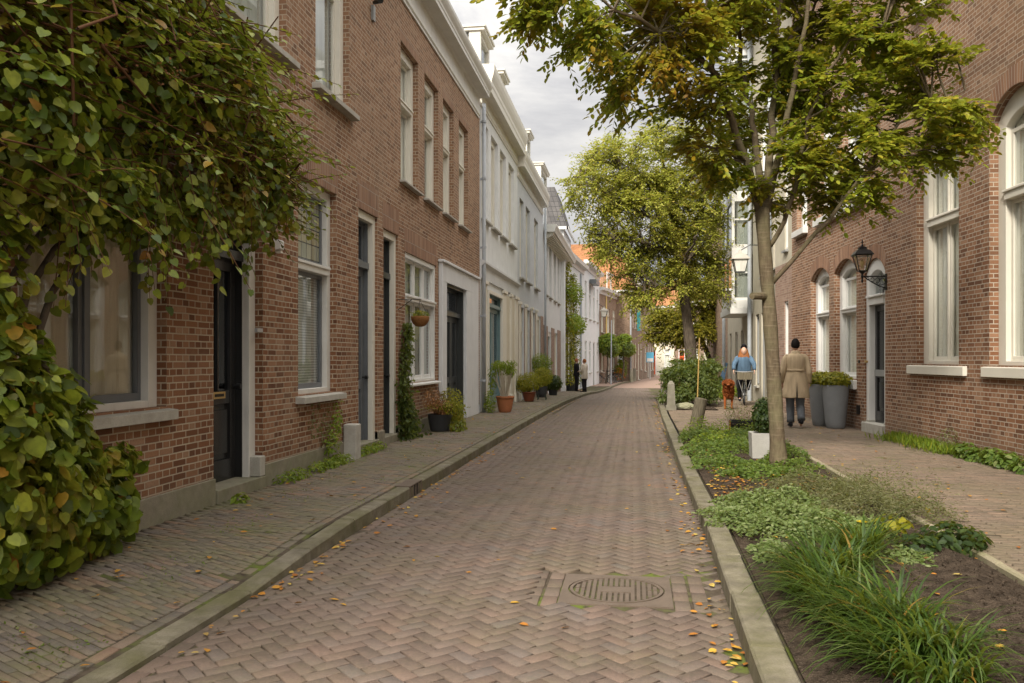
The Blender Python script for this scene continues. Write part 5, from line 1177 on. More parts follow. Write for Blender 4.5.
mass(r_, 'foliage', 'leaves_bright', [(tuple(c4+Vector((0.0,0,1.35))),(.42,.5,.42)),(tuple(c4+Vector((.1,0,.9))),(.35,.4,.4))], 2400, .09, LT_DIA, .4, wid=.7); m, _ = stems_mb(c4+Vector((0,0,.35)), .9, 14, .3, .01); m.build('stems','twig',r_)
c5 = at(553,394,36); c5.z = zp(36); r_ = potted('potted_shrub', 'low dark green shrub, last in the row of pots', 'potted plant', c5, .2, .16, .28, 'pot_black', lip=False); mass(r_, 'foliage', 'leaves_dark', [(tuple(c5+Vector((0,0,.55))),(.4,.4,.36))], 1400, .09, LT_OVAL, .5)
# vines on the white terrace
for i, (y, x, zt, lb) in enumerate(((48.2,-3.9,7.2,'tall vine climbing the white terrace from a black pot'),(50.6,-3.7,6.6,'second vine hanging on the white terrace beside the talking couple'))):
    r_ = thing('wall_vine', lb, 'climbing plant', (x,y,zp(y)))
    column(r_, x+.02, y, zp(y)+.4, zt, .42 if i == 0 else .3, .6, 1500, .16, 'leaves_yellow' if i == 0 else 'leaves_autumn', LT_DIA)
    mass(r_, 'foliage', 'leaves_bright', [((x+.3,y+1.0,3.6),(.5,1.4,.6)),((x+.3,y+.1,5.4),(.4,.6,.7))], 900, .17, LT_DIA, .3)
    m = MB(); m.tube([Vector((x+.1,y,zp(y))),Vector((x+.12,y+.2,2)),Vector((x+.1,y-.1,4.5)),Vector((x+.1,y,zt))], [.04,.035,.03,.01], 6); m.build('stems','twig',r_)
    pc = Vector((x+.35,y,zp(y))); 
    if i == 0: pot_mesh(pc, .3, .24, .5, lip=False).build('pot','pot_black',r_, smooth=True)
# the tall grey pots by the right wall
for px, py, d, lb in ((835.5,428,16.85,'tall grey planter with clipped shrub, the one standing fully in view beside the door'),(821.5,426,17.5,'tall grey planter half hidden behind its twin, green shrub on top')):
    c = at(px,py,d); c.z = .12; r_ = potted('tall_planter', lb, 'planter', c, .255, .175, .86, 'pot_grey', lip=False, group='pair of tall grey planters')
    mass(r_, 'shrub', 'leaves_yellow', [(tuple(c+Vector((0,0,.97))),(.32,.30,.17))], 1300, .06, LT_OVAL, .5, clip=lambda P: P[:,2] > .9); mass(r_, 'shrub_heart', 'leaves_autumn', [(tuple(c+Vector((0,0,.95))),(.27,.26,.14))], 700, .06, LT_OVAL, .2)
# concrete planter
c = at(763,459,11.9); c.z = .10; r_ = thing('concrete_planter', 'pale square concrete planter with a small dark evergreen, behind the slim tree', 'planter', tuple(c))
m = MB(); s0, s1, h = .165, .18, .37
m.prof; 
for k in range(4):
    q = [(-1,-1),(1,-1),(1,1),(-1,1)]; a, b = q[k], q[(k+1)%4]
    m.poly([c+Vector((a[0]*s0,a[1]*s0,0)), c+Vector((b[0]*s0,b[1]*s0,0)), c+Vector((b[0]*s1,b[1]*s1,h)), c+Vector((a[0]*s1,a[1]*s1,h))])
    m.poly([c+Vector((a[0]*s1,a[1]*s1,h)), c+Vector((b[0]*s1,b[1]*s1,h)), c+Vector((b[0]*(s1-.025),b[1]*(s1-.025),h)), c+Vector((a[0]*(s1-.025),a[1]*(s1-.025),h))])
    m.poly([c+Vector((a[0]*(s1-.025),a[1]*(s1-.025),h)), c+Vector((b[0]*(s1-.025),b[1]*(s1-.025),h)), c+Vector((b[0]*(s1-.03),b[1]*(s1-.03),h-.05)), c+Vector((a[0]*(s1-.03),a[1]*(s1-.03),h-.05))])
m.poly([c+Vector((x*(s1-.03),y*(s1-.03),h-.05)) for x, y in ((-1,-1),(1,-1),(1,1),(-1,1))]); m.build('planter_box','planter_concrete',r_)
mass(r_, 'shrub', 'leaves_dark', [(tuple(c+Vector((.02,0,.62))),(.17,.17,.26))], 1500, .055, LT_OVAL, .5)
m, _ = stems_mb(c+Vector((0,0,.3)), .3, 8, .1); m.build('stems','twig',r_)
# crate
c = at(745,437,15.3); c.z = .10; r_ = thing('plastic_crate', 'black lattice crate with a rusty orange edge among the ground cover', 'crate', tuple(c)); X, Y, Z = c
m = MB(); m.box(X-.27,X+.27,Y-.18,Y-.16,Z,Z+.03).box(X-.27,X+.27,Y-.18,Y-.16,Z+.25,Z+.29).box(X-.27,X+.27,Y+.16,Y+.18,Z,Z+.29).box(X-.27,X-.25,Y-.16,Y+.16,Z,Z+.29).box(X+.25,X+.27,Y-.18,Y+.16,Z,Z+.29)
for k in range(8):
    for sg in (1,-1):
        a = -.25+k*.0625+.03; m.tube([Vector((X+a-.06*sg,Y-.17,Z+.02)),Vector((X+a+.06*sg,Y-.17,Z+.26))], .006, 4)
m.build('crate_body','iron_black',r_); MB().box(X-.30,X-.272,Y-.19,Y-.15,Z,Z+.30).build('corner_post','rust_wood',r_); MB().box(X-.24,X+.24,Y-.1,Y+.15,Z+.02,Z+.22).build('contents','soil',r_)
# bollards, stake, boulder
bw = thing('wooden_bollard', 'short weathered wooden bollard leaning at the end of the planting bed', 'bollard', (1.2,16.7,.12))
a = at(694.5,431,16.4); a.z = .08; b = at(701.5,398,16.4); m = MB(); m.tube([a, a+(b-a)*.97, b], [.12,.12,.095], 18); m.build('post','wood_post',bw, smooth=False)
bs = thing('stone_bollard', 'tapered grey stone bollard at the kerb in front of the bush', 'bollard', (1.1,23.4,0))
a = at(671,409,23.2); m = MB(); z0 = zp(23); 
for i, ((s0, h0), (s1, h1)) in enumerate((((.14,0),(.14,.12)),((.115,.12),(.09,.72)),((.09,.72),(.03,.80)))):
    q = [(-1,-1),(1,-1),(1,1),(-1,1)]
    for k in range(4):
        p, r = q[k], q[(k+1)%4]; m.poly([(a.x+p[0]*s0,a.y+p[1]*s0,z0+h0),(a.x+r[0]*s0,a.y+r[1]*s0,z0+h0),(a.x+r[0]*s1,a.y+r[1]*s1,z0+h1),(a.x+p[0]*s1,a.y+p[1]*s1,z0+h1)])
    m.poly([(a.x+p[0]*s1,a.y+p[1]*s1,z0+h1) for p in q])
m.build('stone_body','bollard_stone',bs)
sk = thing('bamboo_stake', 'thin bamboo stake standing in front of the bush', 'stake', (1.9,22.9,0)); m = MB(); m.tube([at(697.5,397,23), at(699.5,338,23)], .018, 8); m.build('cane','bamboo',sk)
bo = thing('boulder', 'mossy pale boulder lying at the foot of the bush', 'boulder', (1.4,23.5,.05)); bm = bmesh.new(); bmesh.ops.create_icosphere(bm, subdivisions=3, radius=1)
a = at(685,405,23.6)
for v in bm.verts: v.co = Vector((v.co.x*.27, v.co.y*.2, v.co.z*.11))*(1+.12*math.sin(v.co.x*5+v.co.y*7))+Vector((a.x,a.y,zp(23.6)+.07))-Vector((1.4,23.5,.05))
me = bpy.data.meshes.new('stone_body'); bm.to_mesh(me); bm.free(); me.materials.append(M['boulder_stone']); ob = bpy.data.objects.new('stone_body', me); COL.objects.link(ob); ob.parent = bo
# roadside bush
r_ = thing('roadside_bush', 'broad loose green bush beside the kerb behind the stone bollard', 'bush', (1.6,26,0)); 
mass(r_, 'foliage', 'leaves_shrub', [C(690,384,25.5,.7,.9,.5), C(675,378,26,.5,.7,.45), C(706,386,25,.45,.6,.4), C(692,370,26.5,.7,.7,.3), C(684,394,24.6,.4,.5,.25), C(712,376,27,.3,.5,.3)], 4200, .09, LT_OVAL, .3, .5, .55, 1, 1.2)
bc = [tuple(at(random.uniform(664,716), random.uniform(362,398), random.uniform(24.6,27))) for _ in range(26)]
mass(r_, 'foliage', 'leaves_shrub', [(q, (.24,.3,.16)) for q in bc], 3600, .095, LT_OVAL, .2, .5, .4, 1, 1.3, clip=lambda P: P[:,2] > .06)
n = 240; T0 = np.array([bc[i] for i in RNG.integers(0,26,n)])+rnd(n)*.15; TD = rnd(n)*np.array([.8,.8,.3])+np.array([0,0,.7]); P, Dd, U, S = twig_leaves(T0, TD, RNG.uniform(.2,.5,n), 8, .08, .2); leaves('sprays', 'leaves_shrub', r_, P, Dd, U, S, LT_OVAL)
m, _ = stems_mb(Vector((1.6,25.8,.05)), .8, 26, .7, .012, .5); m.build('stems','twig',r_)
r_ = thing('weed_clump', 'bright green weeds growing by the facade between the dog and the cyclist', 'weeds', (3.3,31,0)); mass(r_, 'foliage', 'leaves_bright', [C(727,391,31,.45,.6,.3), C(719,385,34,.3,.5,.35)], 1500, .09, LT_DIA, .3, clip=lambda P: P[:,2] > -.05)
r_ = thing('seedling_weeds', 'wispy dry weeds in front of the bicycle wheel', 'weeds', (3.1,20,.12)); c = at(743,428,19); mass(r_, 'foliage', 'leaves_greygreen', [(tuple(c+Vector((0,0,.2))),(.35,.3,.35)),(tuple(c+Vector((-.3,0,.35))),(.15,.2,.25))], 500, .05, LT_DIA, .3, clip=lambda P: P[:,2] > .1); m, _ = stems_mb(c, .6, 14, .35, .004); m.build('stems','twig',r_)
# ground cover patches (uncountable)
def cover(name, label, mat, blobs, n, size, h, tpl=LT_OVAL, dens=None, wid=1, spread=.0):
    w = np.array([b[2]*b[3] for b in blobs]); w /= w.sum(); cnt = RNG.multinomial(n, w); P = []
    for m_, (x, y, rx_, ry_, hh) in zip(cnt, blobs):
        a = RNG.uniform(0, 6.28, m_); q = RNG.random(m_)**.55; e = 1+.18*np.sin(a*5+x*7)+.12*np.sin(a*9)
        px_ = x+np.cos(a)*q*rx_*e; py_ = y+np.sin(a)*q*ry_*e; top = hh*(1-.75*q**2)*(1+.3*np.sin(px_*14)*np.sin(py_*11))
        P.append(np.stack([px_, py_, .10+top*(.35+.65*RNG.random(m_)**.5)], 1))
    P = np.concatenate(P); P[:,2] -= np.vectorize(drop)(P[:,1]); N_ = np.array([0,-.25,1.])+rnd(len(P))*.45; D_ = rnd(len(P)); D_[:,2] *= .3
    o = leaves(name, mat, None, P, D_, N_, size*(.6+RNG.random(len(P))*.7), tpl, wid); tag(o, label, 'ground cover', kind='stuff'); return o
cover('ground_cover', 'low bright green ground cover around the foot of the slim tree', 'leaves_cover', [(1.15,11.3,.42,.75,.13),(1.6,10.4,.55,.5,.12),(1.9,11.2,.45,.6,.12),(1.05,12.8,.35,.8,.15),(1.5,13.3,.5,.8,.16),(2.1,12.3,.3,.8,.22),(1.1,14.6,.35,.8,.2),(1.8,14.8,.5,.8,.2),(1.2,10.2,.25,.2,.1)], 15000, .042, .1, LT_OVAL)
cover('tall_ground_cover', 'taller leafy ground cover near the wooden bollard', 'leaves_bright', [(1.15,15.4,.3,.5,.35),(1.5,15.0,.35,.5,.3),(1.3,13.9,.4,.4,.26),(2.0,15.6,.3,.5,.3)], 2200, .05, .3, LT_DIA)
cover('mint_cover', 'pale mint green flowering ground cover spilling towards the kerb', 'leaves_mint', [(1.0,7.5,.42,.5,.15),(1.35,7.2,.5,.6,.2),(1.35,8.1,.45,.45,.2),(1.0,8.2,.25,.3,.14),(1.5,6.75,.28,.28,.16),(1.15,6.9,.3,.3,.15),(1.0,6.2,.18,.3,.1),(1.75,7.0,.3,.3,.16),(1.9,6.2,.2,.25,.08)], 15000, .036, .15, LT_OVAL)
cover('lavender_cover', 'wispy grey green lavender mounds along the bed edging', 'leaves_greygreen', [(2.0,8.0,.42,.55,.27),(1.7,8.9,.45,.5,.26),(2.2,8.7,.4,.5,.28),(2.45,7.8,.32,.35,.22),(1.7,7.5,.25,.3,.2)], 12500, .034, .28, LT_DIA, wid=.6)
T = RNG.uniform(0,1,(260,2)); 
P = np.stack([1.6+T[:,0]*1.1, 7.4+T[:,1]*1.7, .12+T[:,0]*0], 1); TD = rnd(260)*.3+np.array([0,0,1.]); o = None
PP, DD, UU, SS = twig_leaves(P, TD, RNG.uniform(.28,.42,260), 9, .035, 0); o = leaves('lavender_spikes', 'leaves_greygreen', None, PP, DD, UU, SS, LT_DIA, .5); tag(o, 'fine upright lavender stems rising from the grey green mounds', 'ground cover', kind='stuff')
# ornamental grass clumps
def grass_clump(name, label, cs, n, ln, mat='grass_blades', w=.006, lean=(0,0), group=None, z=.09):
    root = thing(name, label, 'ornamental grass', (cs[0][0], cs[0][1], z), group)
    V = []; F = []; b = 0; seg = 6
    for _ in range(n):
        cx, cy, cr = random.choice(cs); a = random.uniform(0, 6.28); q = random.random()**.5*cr
        x0, y0 = cx+math.cos(a)*q, cy+math.sin(a)*q; L_ = ln*random.uniform(.55,1.15); dr = Vector((math.cos(a)+lean[0]+random.gauss(0,.45), math.sin(a)+lean[1]+random.gauss(0,.45), 0)); dr = dr.normalized() if dr.length > .01 else Vector((1,0,0))
        sd = dr.cross(Vector((0,0,1))); el = random.uniform(1.0,1.45); bend = random.uniform(1.0,2.3); p = Vector((x0,y0,z)); ww = w*random.uniform(.6,1.2)
        for s_ in range(seg+1):
            t_ = s_/seg; wd = ww*(1-t_**2.2)+.0004; V += [p+sd*wd, p-sd*wd]; an = el-bend*t_*1.1
            p = p+(dr*math.cos(an)+Vector((0,0,math.sin(an))))*(L_/seg)
            if p.z < z+.01: p.z = z+.01
        for s_ in range(seg): F.append((b+2*s_, b+2*s_+1, b+2*s_+3, b+2*s_+2))
        b += 2*(seg+1)
    npmesh('blades', np.array([tuple(v) for v in V]), np.array(F), mat, root, smooth=True); return root
grass_clump('grass_clump', 'big arching clump of green lilyturf grass in the front of the bed', [(1.15,4.75,.20),(1.22,4.3,.22),(1.1,5.15,.16),(1.28,3.9,.2),(1.3,4.6,.18),(1.38,4.2,.14)], 1500, .45, w=.008, lean=(-.7,-.3), group='lilyturf clumps')
grass_clump('grass_clump', 'smaller lilyturf clump just behind the big one', [(1.15,5.6,.18),(1.35,5.75,.14)], 420, .44, w=.008, lean=(-.3,-.2), group='lilyturf clumps')
grass_clump('grass_clump', 'upright narrow grass tuft between the mint cover and the small dark plant', [(1.62,6.35,.12)], 170, .44, w=.008, lean=(-.2,0), group='lilyturf clumps')
# small dark hellebore
r_ = thing('hellebore', 'low dark green plant with lobed leaves near the bed edging', 'plant', (2.3,6.6,.1)); mass(r_, 'foliage', 'leaves_dark', [((2.3,6.6,.2),(.24,.26,.12)),((2.05,6.45,.16),(.16,.2,.09)),((2.5,6.75,.17),(.12,.18,.08))], 620, .07, LT_OVAL, .5, up=1.2, clip=lambda P: P[:,2] > .1)
r_ = thing('yellow_seedling', 'yellowing leafy seedling in front of the dark hellebore', 'plant', (2.1,6.75,.1)); mass(r_, 'foliage', 'leaves_yellow', [((1.98,6.9,.26),(.14,.16,.05))], 40, .08, LT_OVAL, .3, up=1.2); m, _ = stems_mb(Vector((2.0,6.85,.1)), .16, 5, .08, .003); m.build('stems','twig',r_)
r_ = thing('yellow_flower', 'single yellow flower standing above the lavender', 'flower', (1.72,6.9,.1)); c = at(862,523,6.6); m = MB(); m.tube([Vector((c.x,c.y,.1)), c], .003, 5); m.build('stem','leaves_cover',r_); A = np.arange(7)*.9; leaves('petals','petal_yellow',r_, np.tile(np.array(c),(7,1)), np.stack([np.cos(A),np.sin(A),.35+0*A],1), np.tile([0,0,1.],(7,1))+rnd(7)*.1, np.full(7,.05), LT_OVAL, 1.1)
r_ = thing('yellow_flower', 'tiny orange yellow bloom leaning by the edge of the lavender', 'flower', (2.5,7.8,.1)); c = at(928,513,7.4); m = MB(); m.tube([Vector((c.x,c.y,.1)), c], .003, 5); m.build('stem','leaves_cover',r_); leaves('petals','petal_yellow',r_, np.tile(np.array(c),(4,1)), rnd(4)*.3+np.array([0,0,1.]), rnd(4), np.full(4,.055), LT_OVAL, 1.0)
# weeds along the right wall
def wallpt(u, v): p = RGT((u, v, 0)); return p
r_ = thing('wall_grass', 'strip of bright grass at the foot of the wall under the first large window', 'grass', tuple(wallpt(14,.2)))
n = 1600; u = RNG.uniform(12.9,15.3,n); P = np.array([tuple(wallpt(a, abs(random.gauss(.05,.16))+.02)) for a in u]); P[:,2] = .12; T_ = rnd(n)*.4+np.array([0,0,1.]); leaves('blades','leaves_bright',r_, P, T_, rnd(n), RNG.uniform(.06,.2,n), LT_DIA, .18)
mass(r_, 'tall_weed', 'leaves_greygreen', [(tuple(wallpt(13.2,.12)+Vector((0,0,.32))),(.15,.25,.2))], 160, .045, LT_DIA, .2)
r_ = thing('wall_weeds', 'leafy green weeds at the wall foot under the nearest arched window', 'weeds', tuple(wallpt(11.6,.2)))
mass(r_, 'foliage', 'leaves_cover', [(tuple(wallpt(a,.16)+Vector((0,0,.2+.05*math.sin(a*9)))),(.15,.22,.15)) for a in (10.3,10.7,11.1,11.5,11.9,12.3,12.6)], 1900, .075, LT_OVAL, .4, up=1, clip=lambda P: P[:,2] > .12)
# weeds along the left wall
r_ = thing('wall_weeds', 'straggling green weeds below the stained glass window', 'weeds', (-3.9,10,.12))
mass(r_, 'foliage', 'leaves_bright', [((-3.85,y,.17),(.12,.22,.09)) for y in (9.0,9.3,9.9,10.25,10.5,10.8,11.6,12.0,12.4)]+[((-3.9,10.55,.4),(.08,.16,.28)),((-3.9,10.75,.75),(.06,.1,.25))], 1700, .055, LT_DIA, .3, up=1, clip=lambda P: (P[:,2] > .12)&(P[:,0] > -3.99))
mass(r_, 'creeper', 'leaves_greygreen', [((-3.96,10.1,.75),(.03,.2,.3)),((-3.96,10.5,.6),(.03,.25,.35))], 220, .04, LT_DIA, .1, clip=lambda P: P[:,0] > -3.99)
r_ = thing('doorstep_weed', 'small tuft of weed at the black door step', 'weeds', (-3.8,7.75,.12)); mass(r_, 'foliage', 'leaves_bright', [((-3.78,7.7,.17),(.08,.1,.05))], 60, .07, LT_DIA, .3, up=1)
r_ = thing('downpipe_weed', 'spindly weed growing at the foot of the zinc downpipe', 'weeds', (-3.75,21.5,.1)); mass(r_, 'foliage', 'leaves_bright', [((-3.7,21.5,.4),(.14,.25,.34))], 380, .07, LT_DIA, .2, clip=lambda P: P[:,2] > .1)
cb = thing('stone_block', 'short weathered concrete post against the bricks between the window and the doors', 'post', (-3.85,11.4,.12)); MB().box(-3.985,-3.80,11.2,11.42,.1,.60).build('post_body','sill_stone',cb, bevel=.012)
# moss cushions, fallen leaves
def litter(name, label, n, area, zf, size=(.03,.07), mat='litter'):
    P = np.array([area() for _ in range(n)]); P = np.column_stack([P, [zf(x,y) for x,y in P]]); N_ = np.array([0,0,1.])+rnd(n)*.22; D_ = rnd(n); D_[:,2] = 0; P[:,2] += .008
    o = leaves(name, mat, None, P, D_, N_, RNG.uniform(size[0], size[1], n), LT_OVAL); tag(o, label, 'fallen leaves', kind='stuff'); return o
U_ = random.uniform
def ar_kerbR():
    y = 3+random.random()**1.5*30; return (kr(y)-abs(random.gauss(0,.10))-.02, y)
def ar_kerbL():
    y = 4+random.random()**1.3*30; return (kl(y)+abs(random.gauss(0,.10))+.02, y)
litter('fallen_leaves', 'orange leaves gathered in the gutter along the right kerb', 300, ar_kerbR, lambda x,y: zr(y)+.004)
litter('gutter_leaves', 'scattered leaves along the foot of the left kerb', 260, ar_kerbL, lambda x,y: zr(y)+.004)
litter('road_leaves', 'few single leaves scattered over the brick road', 110, lambda: (U_(-2.2,.5), 2.5+random.random()**1.4*30), lambda x,y: zr(y)+.012)
litter('left_pavement_leaves', 'yellow leaves scattered over the left pavement', 150, lambda: (U_(-3.8,-2.6), 3.2+random.random()**1.5*24), lambda x,y: pavl(x,y)+.008)
litter('right_pavement_leaves', 'few yellow leaves scattered over the right pavement', 90, lambda: (U_(2.6,4.3), U_(5,20)), lambda x,y: zp(y)+.008)
litter('bed_leaves', 'orange leaves lying on the soil of the planting bed', 620, lambda: (U_(.85,2.35), 9.3+random.gauss(0,.5)) if random.random() < .5 else ((U_(.85,1.2), U_(6,15)) if random.random() < .5 else (U_(.9,2.4), U_(3,16))), lambda x,y: soilz(x,y)+.004)
n = 6500; P = np.column_stack([RNG.uniform(.85,2.4,n), 2.8+7*RNG.random(n)**1.4]); P = np.column_stack([P, [soilz(x,y)+.004 for x,y in P]])
o = leaves('soil_crumbs', 'soil', None, P, rnd(n), rnd(n), RNG.uniform(.008,.028,n), LT_DIA, 1.6); tag(o, 'bark crumbs and clods loose on the soil', 'mulch', kind='stuff')
# moss tufts in the pavement joints on the left
n = 5200; y = 3.5+RNG.random(n)**1.4*16; x = np.array([U_(-3.85, kl(a)-.1) for a in y]); g = np.sin(x*4.1+y*2.7)*np.sin(y*1.9-x*3.3)+.55*np.sin(x*11+y*7)*np.sin(y*9); k = g > .55; x, y = x[k], y[k]
P = np.column_stack([x, y, [pavl(a,b)+.004 for a,b in zip(x,y)]]); o = leaves('moss_tufts', 'leaves_cover', None, P, rnd(len(P))*np.array([1,1,.4])+np.array([0,0,.3]), rnd(len(P))+np.array([0,0,1.]), RNG.uniform(.008,.026,len(P)), LT_DIA, 1); tag(o, 'tiny moss and grass tufts in the left pavement joints', 'moss', kind='stuff')
# ================================================================== PEOPLE, DOG, BICYCLES, LAMPS
def skin_body(name, mat, parent, nodes, edges, root_i=0, lv=2):
    """one continuous skinned surface; nodes: (co, radius or (rx,ry))"""
    me = bpy.data.meshes.new(name); bm = bmesh.new(); sl = bm.verts.layers.skin.verify(); o0 = org(parent)
    vs = []
    for i, (c, r) in enumerate(nodes):
        v = bm.verts.new(Vector(c)-o0); v[sl].radius = (r, r) if not isinstance(r, tuple) else r; v[sl].use_root = (i == root_i); vs.append(v)
    for a, b in edges: bm.edges.new((vs[a], vs[b]))
    bm.to_mesh(me); bm.free(); me.materials.append(M[mat]); o = bpy.data.objects.new(name, me); COL.objects.link(o)
    if parent: o.parent = parent
    ORG[o.name] = o0
    s = o.modifiers.new('Skin', 'SKIN'); s.use_smooth_shade = True; s.branch_smoothing = .3
    ss = o.modifiers.new('Sub', 'SUBSURF'); ss.levels = lv; ss.render_levels = lv
    dg = bpy.context.evaluated_depsgraph_get(); ev = o.evaluated_get(dg); m2 = bpy.data.meshes.new_from_object(ev)
    o.modifiers.clear(); o.data = m2
    if not m2.materials: m2.materials.append(M[mat])
    return o
def loft(name, mat, parent, rings, n=28, smooth=True, wrinkle=0.0, caps=True):
    """rings: (centre, rx, ry, yaw[, tilt vector]) joined to a garment surface"""
    mb = MB(); base = 0; 
    for k, rg in enumerate(rings):
        c, rx, ry, yaw = rg[:4]; c = Vector(c); ca, sa = math.cos(yaw), math.sin(yaw)
        for i in range(n):
            a = 2*math.pi*i/n; q = 1+wrinkle*math.sin(a*5+k*.7)+wrinkle*.6*math.sin(a*9-k)
            x, y = math.cos(a)*rx*q, math.sin(a)*ry*q
            mb.v.append(c+Vector((x*ca-y*sa, x*sa+y*ca, 0)))
    for k in range(len(rings)-1):
        for i in range(n):
            j = (i+1)%n; mb.f.append((k*n+i, k*n+j, (k+1)*n+j, (k+1)*n+i)); mb.uv.append([(0,0)]*4)
    if caps:
        mb.f.append(tuple(reversed(range(n)))); mb.uv.append([(0,0)]*n); e = (len(rings)-1)*n; mb.f.append(tuple(e+i for i in range(n))); mb.uv.append([(0,0)]*n)
    return mb.build(name, mat, parent, smooth=smooth)
def head_mesh(name, parent, c, yaw, r=.098, tilt=0):
    """skull with jaw, nose, ears, brow and mouth; faces +local y rotated by yaw"""
    bm = bmesh.new(); bmesh.ops.create_uvsphere(bm, u_segments=28, v_segments=20, radius=1)
    for v in bm.verts:
        x, y, z = v.co
        X = x*.76*(1-.22*max(0,-z)**1.3); Y = y*.93*(1-.12*max(0,-z)); Z = z*1.18
        if y > 0 and z < 0: Y += .10*max(0, 1-abs(x)*2)*(-z)
        if y > .5: Y += .27*math.exp(-((x/.13)**2+((z+.10)/.17)**2))            # nose
        if y > .3: Y -= .09*sum(math.exp(-(((x-s*.33)/.16)**2+((z-.10)/.12)**2)) for s in (1,-1)) ; Y += .05*math.exp(-((x/.25)**2+((z+.45)/.07)**2)); Y -= .04*math.exp(-((x/.25)**2+((z+.36)/.04)**2))
        X += (1 if x > 0 else -1)*.13*math.exp(-(((abs(x)-1)/.2)**2+(y/.14)**2+((z)/.22)**2))
        v.co = Vector((X, Y, Z))*r
    me = bpy.data.meshes.new(name); bm.to_mesh(me); bm.free(); me.polygons.foreach_set('use_smooth', [True]*len(me.polygons)); me.materials.append(M['skin'])
    o = bpy.data.objects.new(name, me); COL.objects.link(o); o.parent = parent; o.location = Vector(c)-org(parent); o.rotation_euler = (tilt, 0, yaw); ORG[o.name] = Vector(c)
    return o
def eyes(parent_head, r=.098):
    m = MB()
    for s in (1,-1): m.lathe((s*.033, .083, .008), [(.001,-.008),(.009,-.004),(.009,.004),(.001,.008)], 8)
    me_o = org(parent_head); o = m.build('eyes', 'iron_black', None, smooth=True); o.parent = parent_head; return o
def cap_mesh(name, mat, parent, c, yaw, r, zcut=-.2, back=1.0, puff=1.08, fine=.03, brim=False):
    bm = bmesh.new(); bmesh.ops.create_uvsphere(bm, u_segments=28, v_segments=20, radius=1)
    for v in bm.verts:
        x, y, z = v.co; lim = zcut + (.55 if y > .35 else 0)*min(1,(y-.35)/.3 if y > .35 else 0)
        zz = max(z, lim-.25*max(0,-y)*back); q = puff+fine*math.sin(x*23+z*17)*math.sin(y*19)
        if z < zz: q *= .96
        v.co = Vector((x*.78*q, y*.95*q-.03, zz*1.18*q))*r
    me = bpy.data.meshes.new(name); bm.to_mesh(me); bm.free(); me.polygons.foreach_set('use_smooth', [True]*len(me.polygons)); me.materials.append(M[mat])
    o = bpy.data.objects.new(name, me); COL.objects.link(o); o.parent = parent; o.location = Vector(c)-org(parent); o.rotation_euler = (0,0,yaw); ORG[o.name] = Vector(c); return o
def hand_nodes(nodes, edges, wi, w, dirv, side, palmv):
    """palm and five separate bent fingers from wrist node wi; dirv finger direction, side across the palm"""
    dirv = Vector(dirv).normalized(); side = Vector(side).normalized(); palmv = Vector(palmv).normalized()
    pc = Vector(w)+dirv*.045; nodes.append((pc, (.030,.016))); p = len(nodes)-1; edges.append((wi, p))
    for k, (off, ln) in enumerate(((-.028,.062),(-.010,.074),(.009,.070),(.026,.055))):
        b = pc+dirv*.045+side*off; m = b+dirv*ln*.5+palmv*.008; e = m+dirv*ln*.35+palmv*ln*.35
        i = len(nodes); nodes += [(b, .0095), (m, .0085), (e, .007)]; edges += [(p, i), (i, i+1), (i+1, i+2)]
    b = Vector(w)+dirv*.03-side*.036; i = len(nodes); nodes += [(b, .011), (b+dirv*.035-side*.018+palmv*.012, .0095), (b+dirv*.062-side*.012+palmv*.022, .008)]; edges += [(p, i), (i, i+1), (i+1, i+2)]
def rot2(x, y, a): return x*math.cos(a)-y*math.sin(a), x*math.sin(a)+y*math.cos(a)
def person(name_label, base, yaw, J, cat='person', group=None):
    root = thing('person', name_label, 'person', tuple(base), group)
    def W(p): x, y = rot2(p[0], p[1], yaw); return Vector(base)+Vector((x, y, p[2]))
    return root, W
def body(root, W, J, hands=True, mat='skin'):
    """J: dict of local joint positions (x right, y forward, z up)"""
    g = lambda k: W(J[k]); nodes = [(g('pelvis'), (.135,.10)), (g('waist'), (.115,.085)), (g('chest'), (.145,.10)), (g('neck'), .055), (g('headb'), .05)]
    edges = [(0,1),(1,2),(2,3),(3,4)]
    for s in 'LR':
        i = len(nodes); nodes += [(g('sh'+s), .06), (g('el'+s), .042), (g('wr'+s), .027)]; edges += [(2, i), (i, i+1), (i+1, i+2)]
        if hands:
            d = (g('wr'+s)-g('el'+s)).normalized(); sd = (W((1,0,0))-W((0,0,0))) if abs(d.z) < .8 else (W((0,1,0))-W((0,0,0))); sd = (sd-d*sd.dot(d)).normalized(); hand_nodes(nodes, edges, i+2, nodes[i+2][0], d, sd, d.cross(sd)*(1 if s == 'L' else -1))
        i = len(nodes); nodes += [(g('hip'+s), .09), (g('kn'+s), .058), (g('an'+s), .038), (g('to'+s), (.035,.03))]; edges += [(0, i), (i, i+1), (i+1, i+2), (i+2, i+3)]
    return skin_body('body', mat, root, nodes, edges, 0, 1)
def sleeve(root, name, mat, W, pts, radii):
    m = MB(); q = resample([W(p) for p in pts], 10); rr = np.interp(np.linspace(0,1,10), np.linspace(0,1,len(radii)), radii)
    m.tube([Vector(p) for p in q], [r*(1+.06*math.sin(i*2.3)) for i, r in enumerate(rr)], 14); return m.build(name, mat, root, smooth=True)
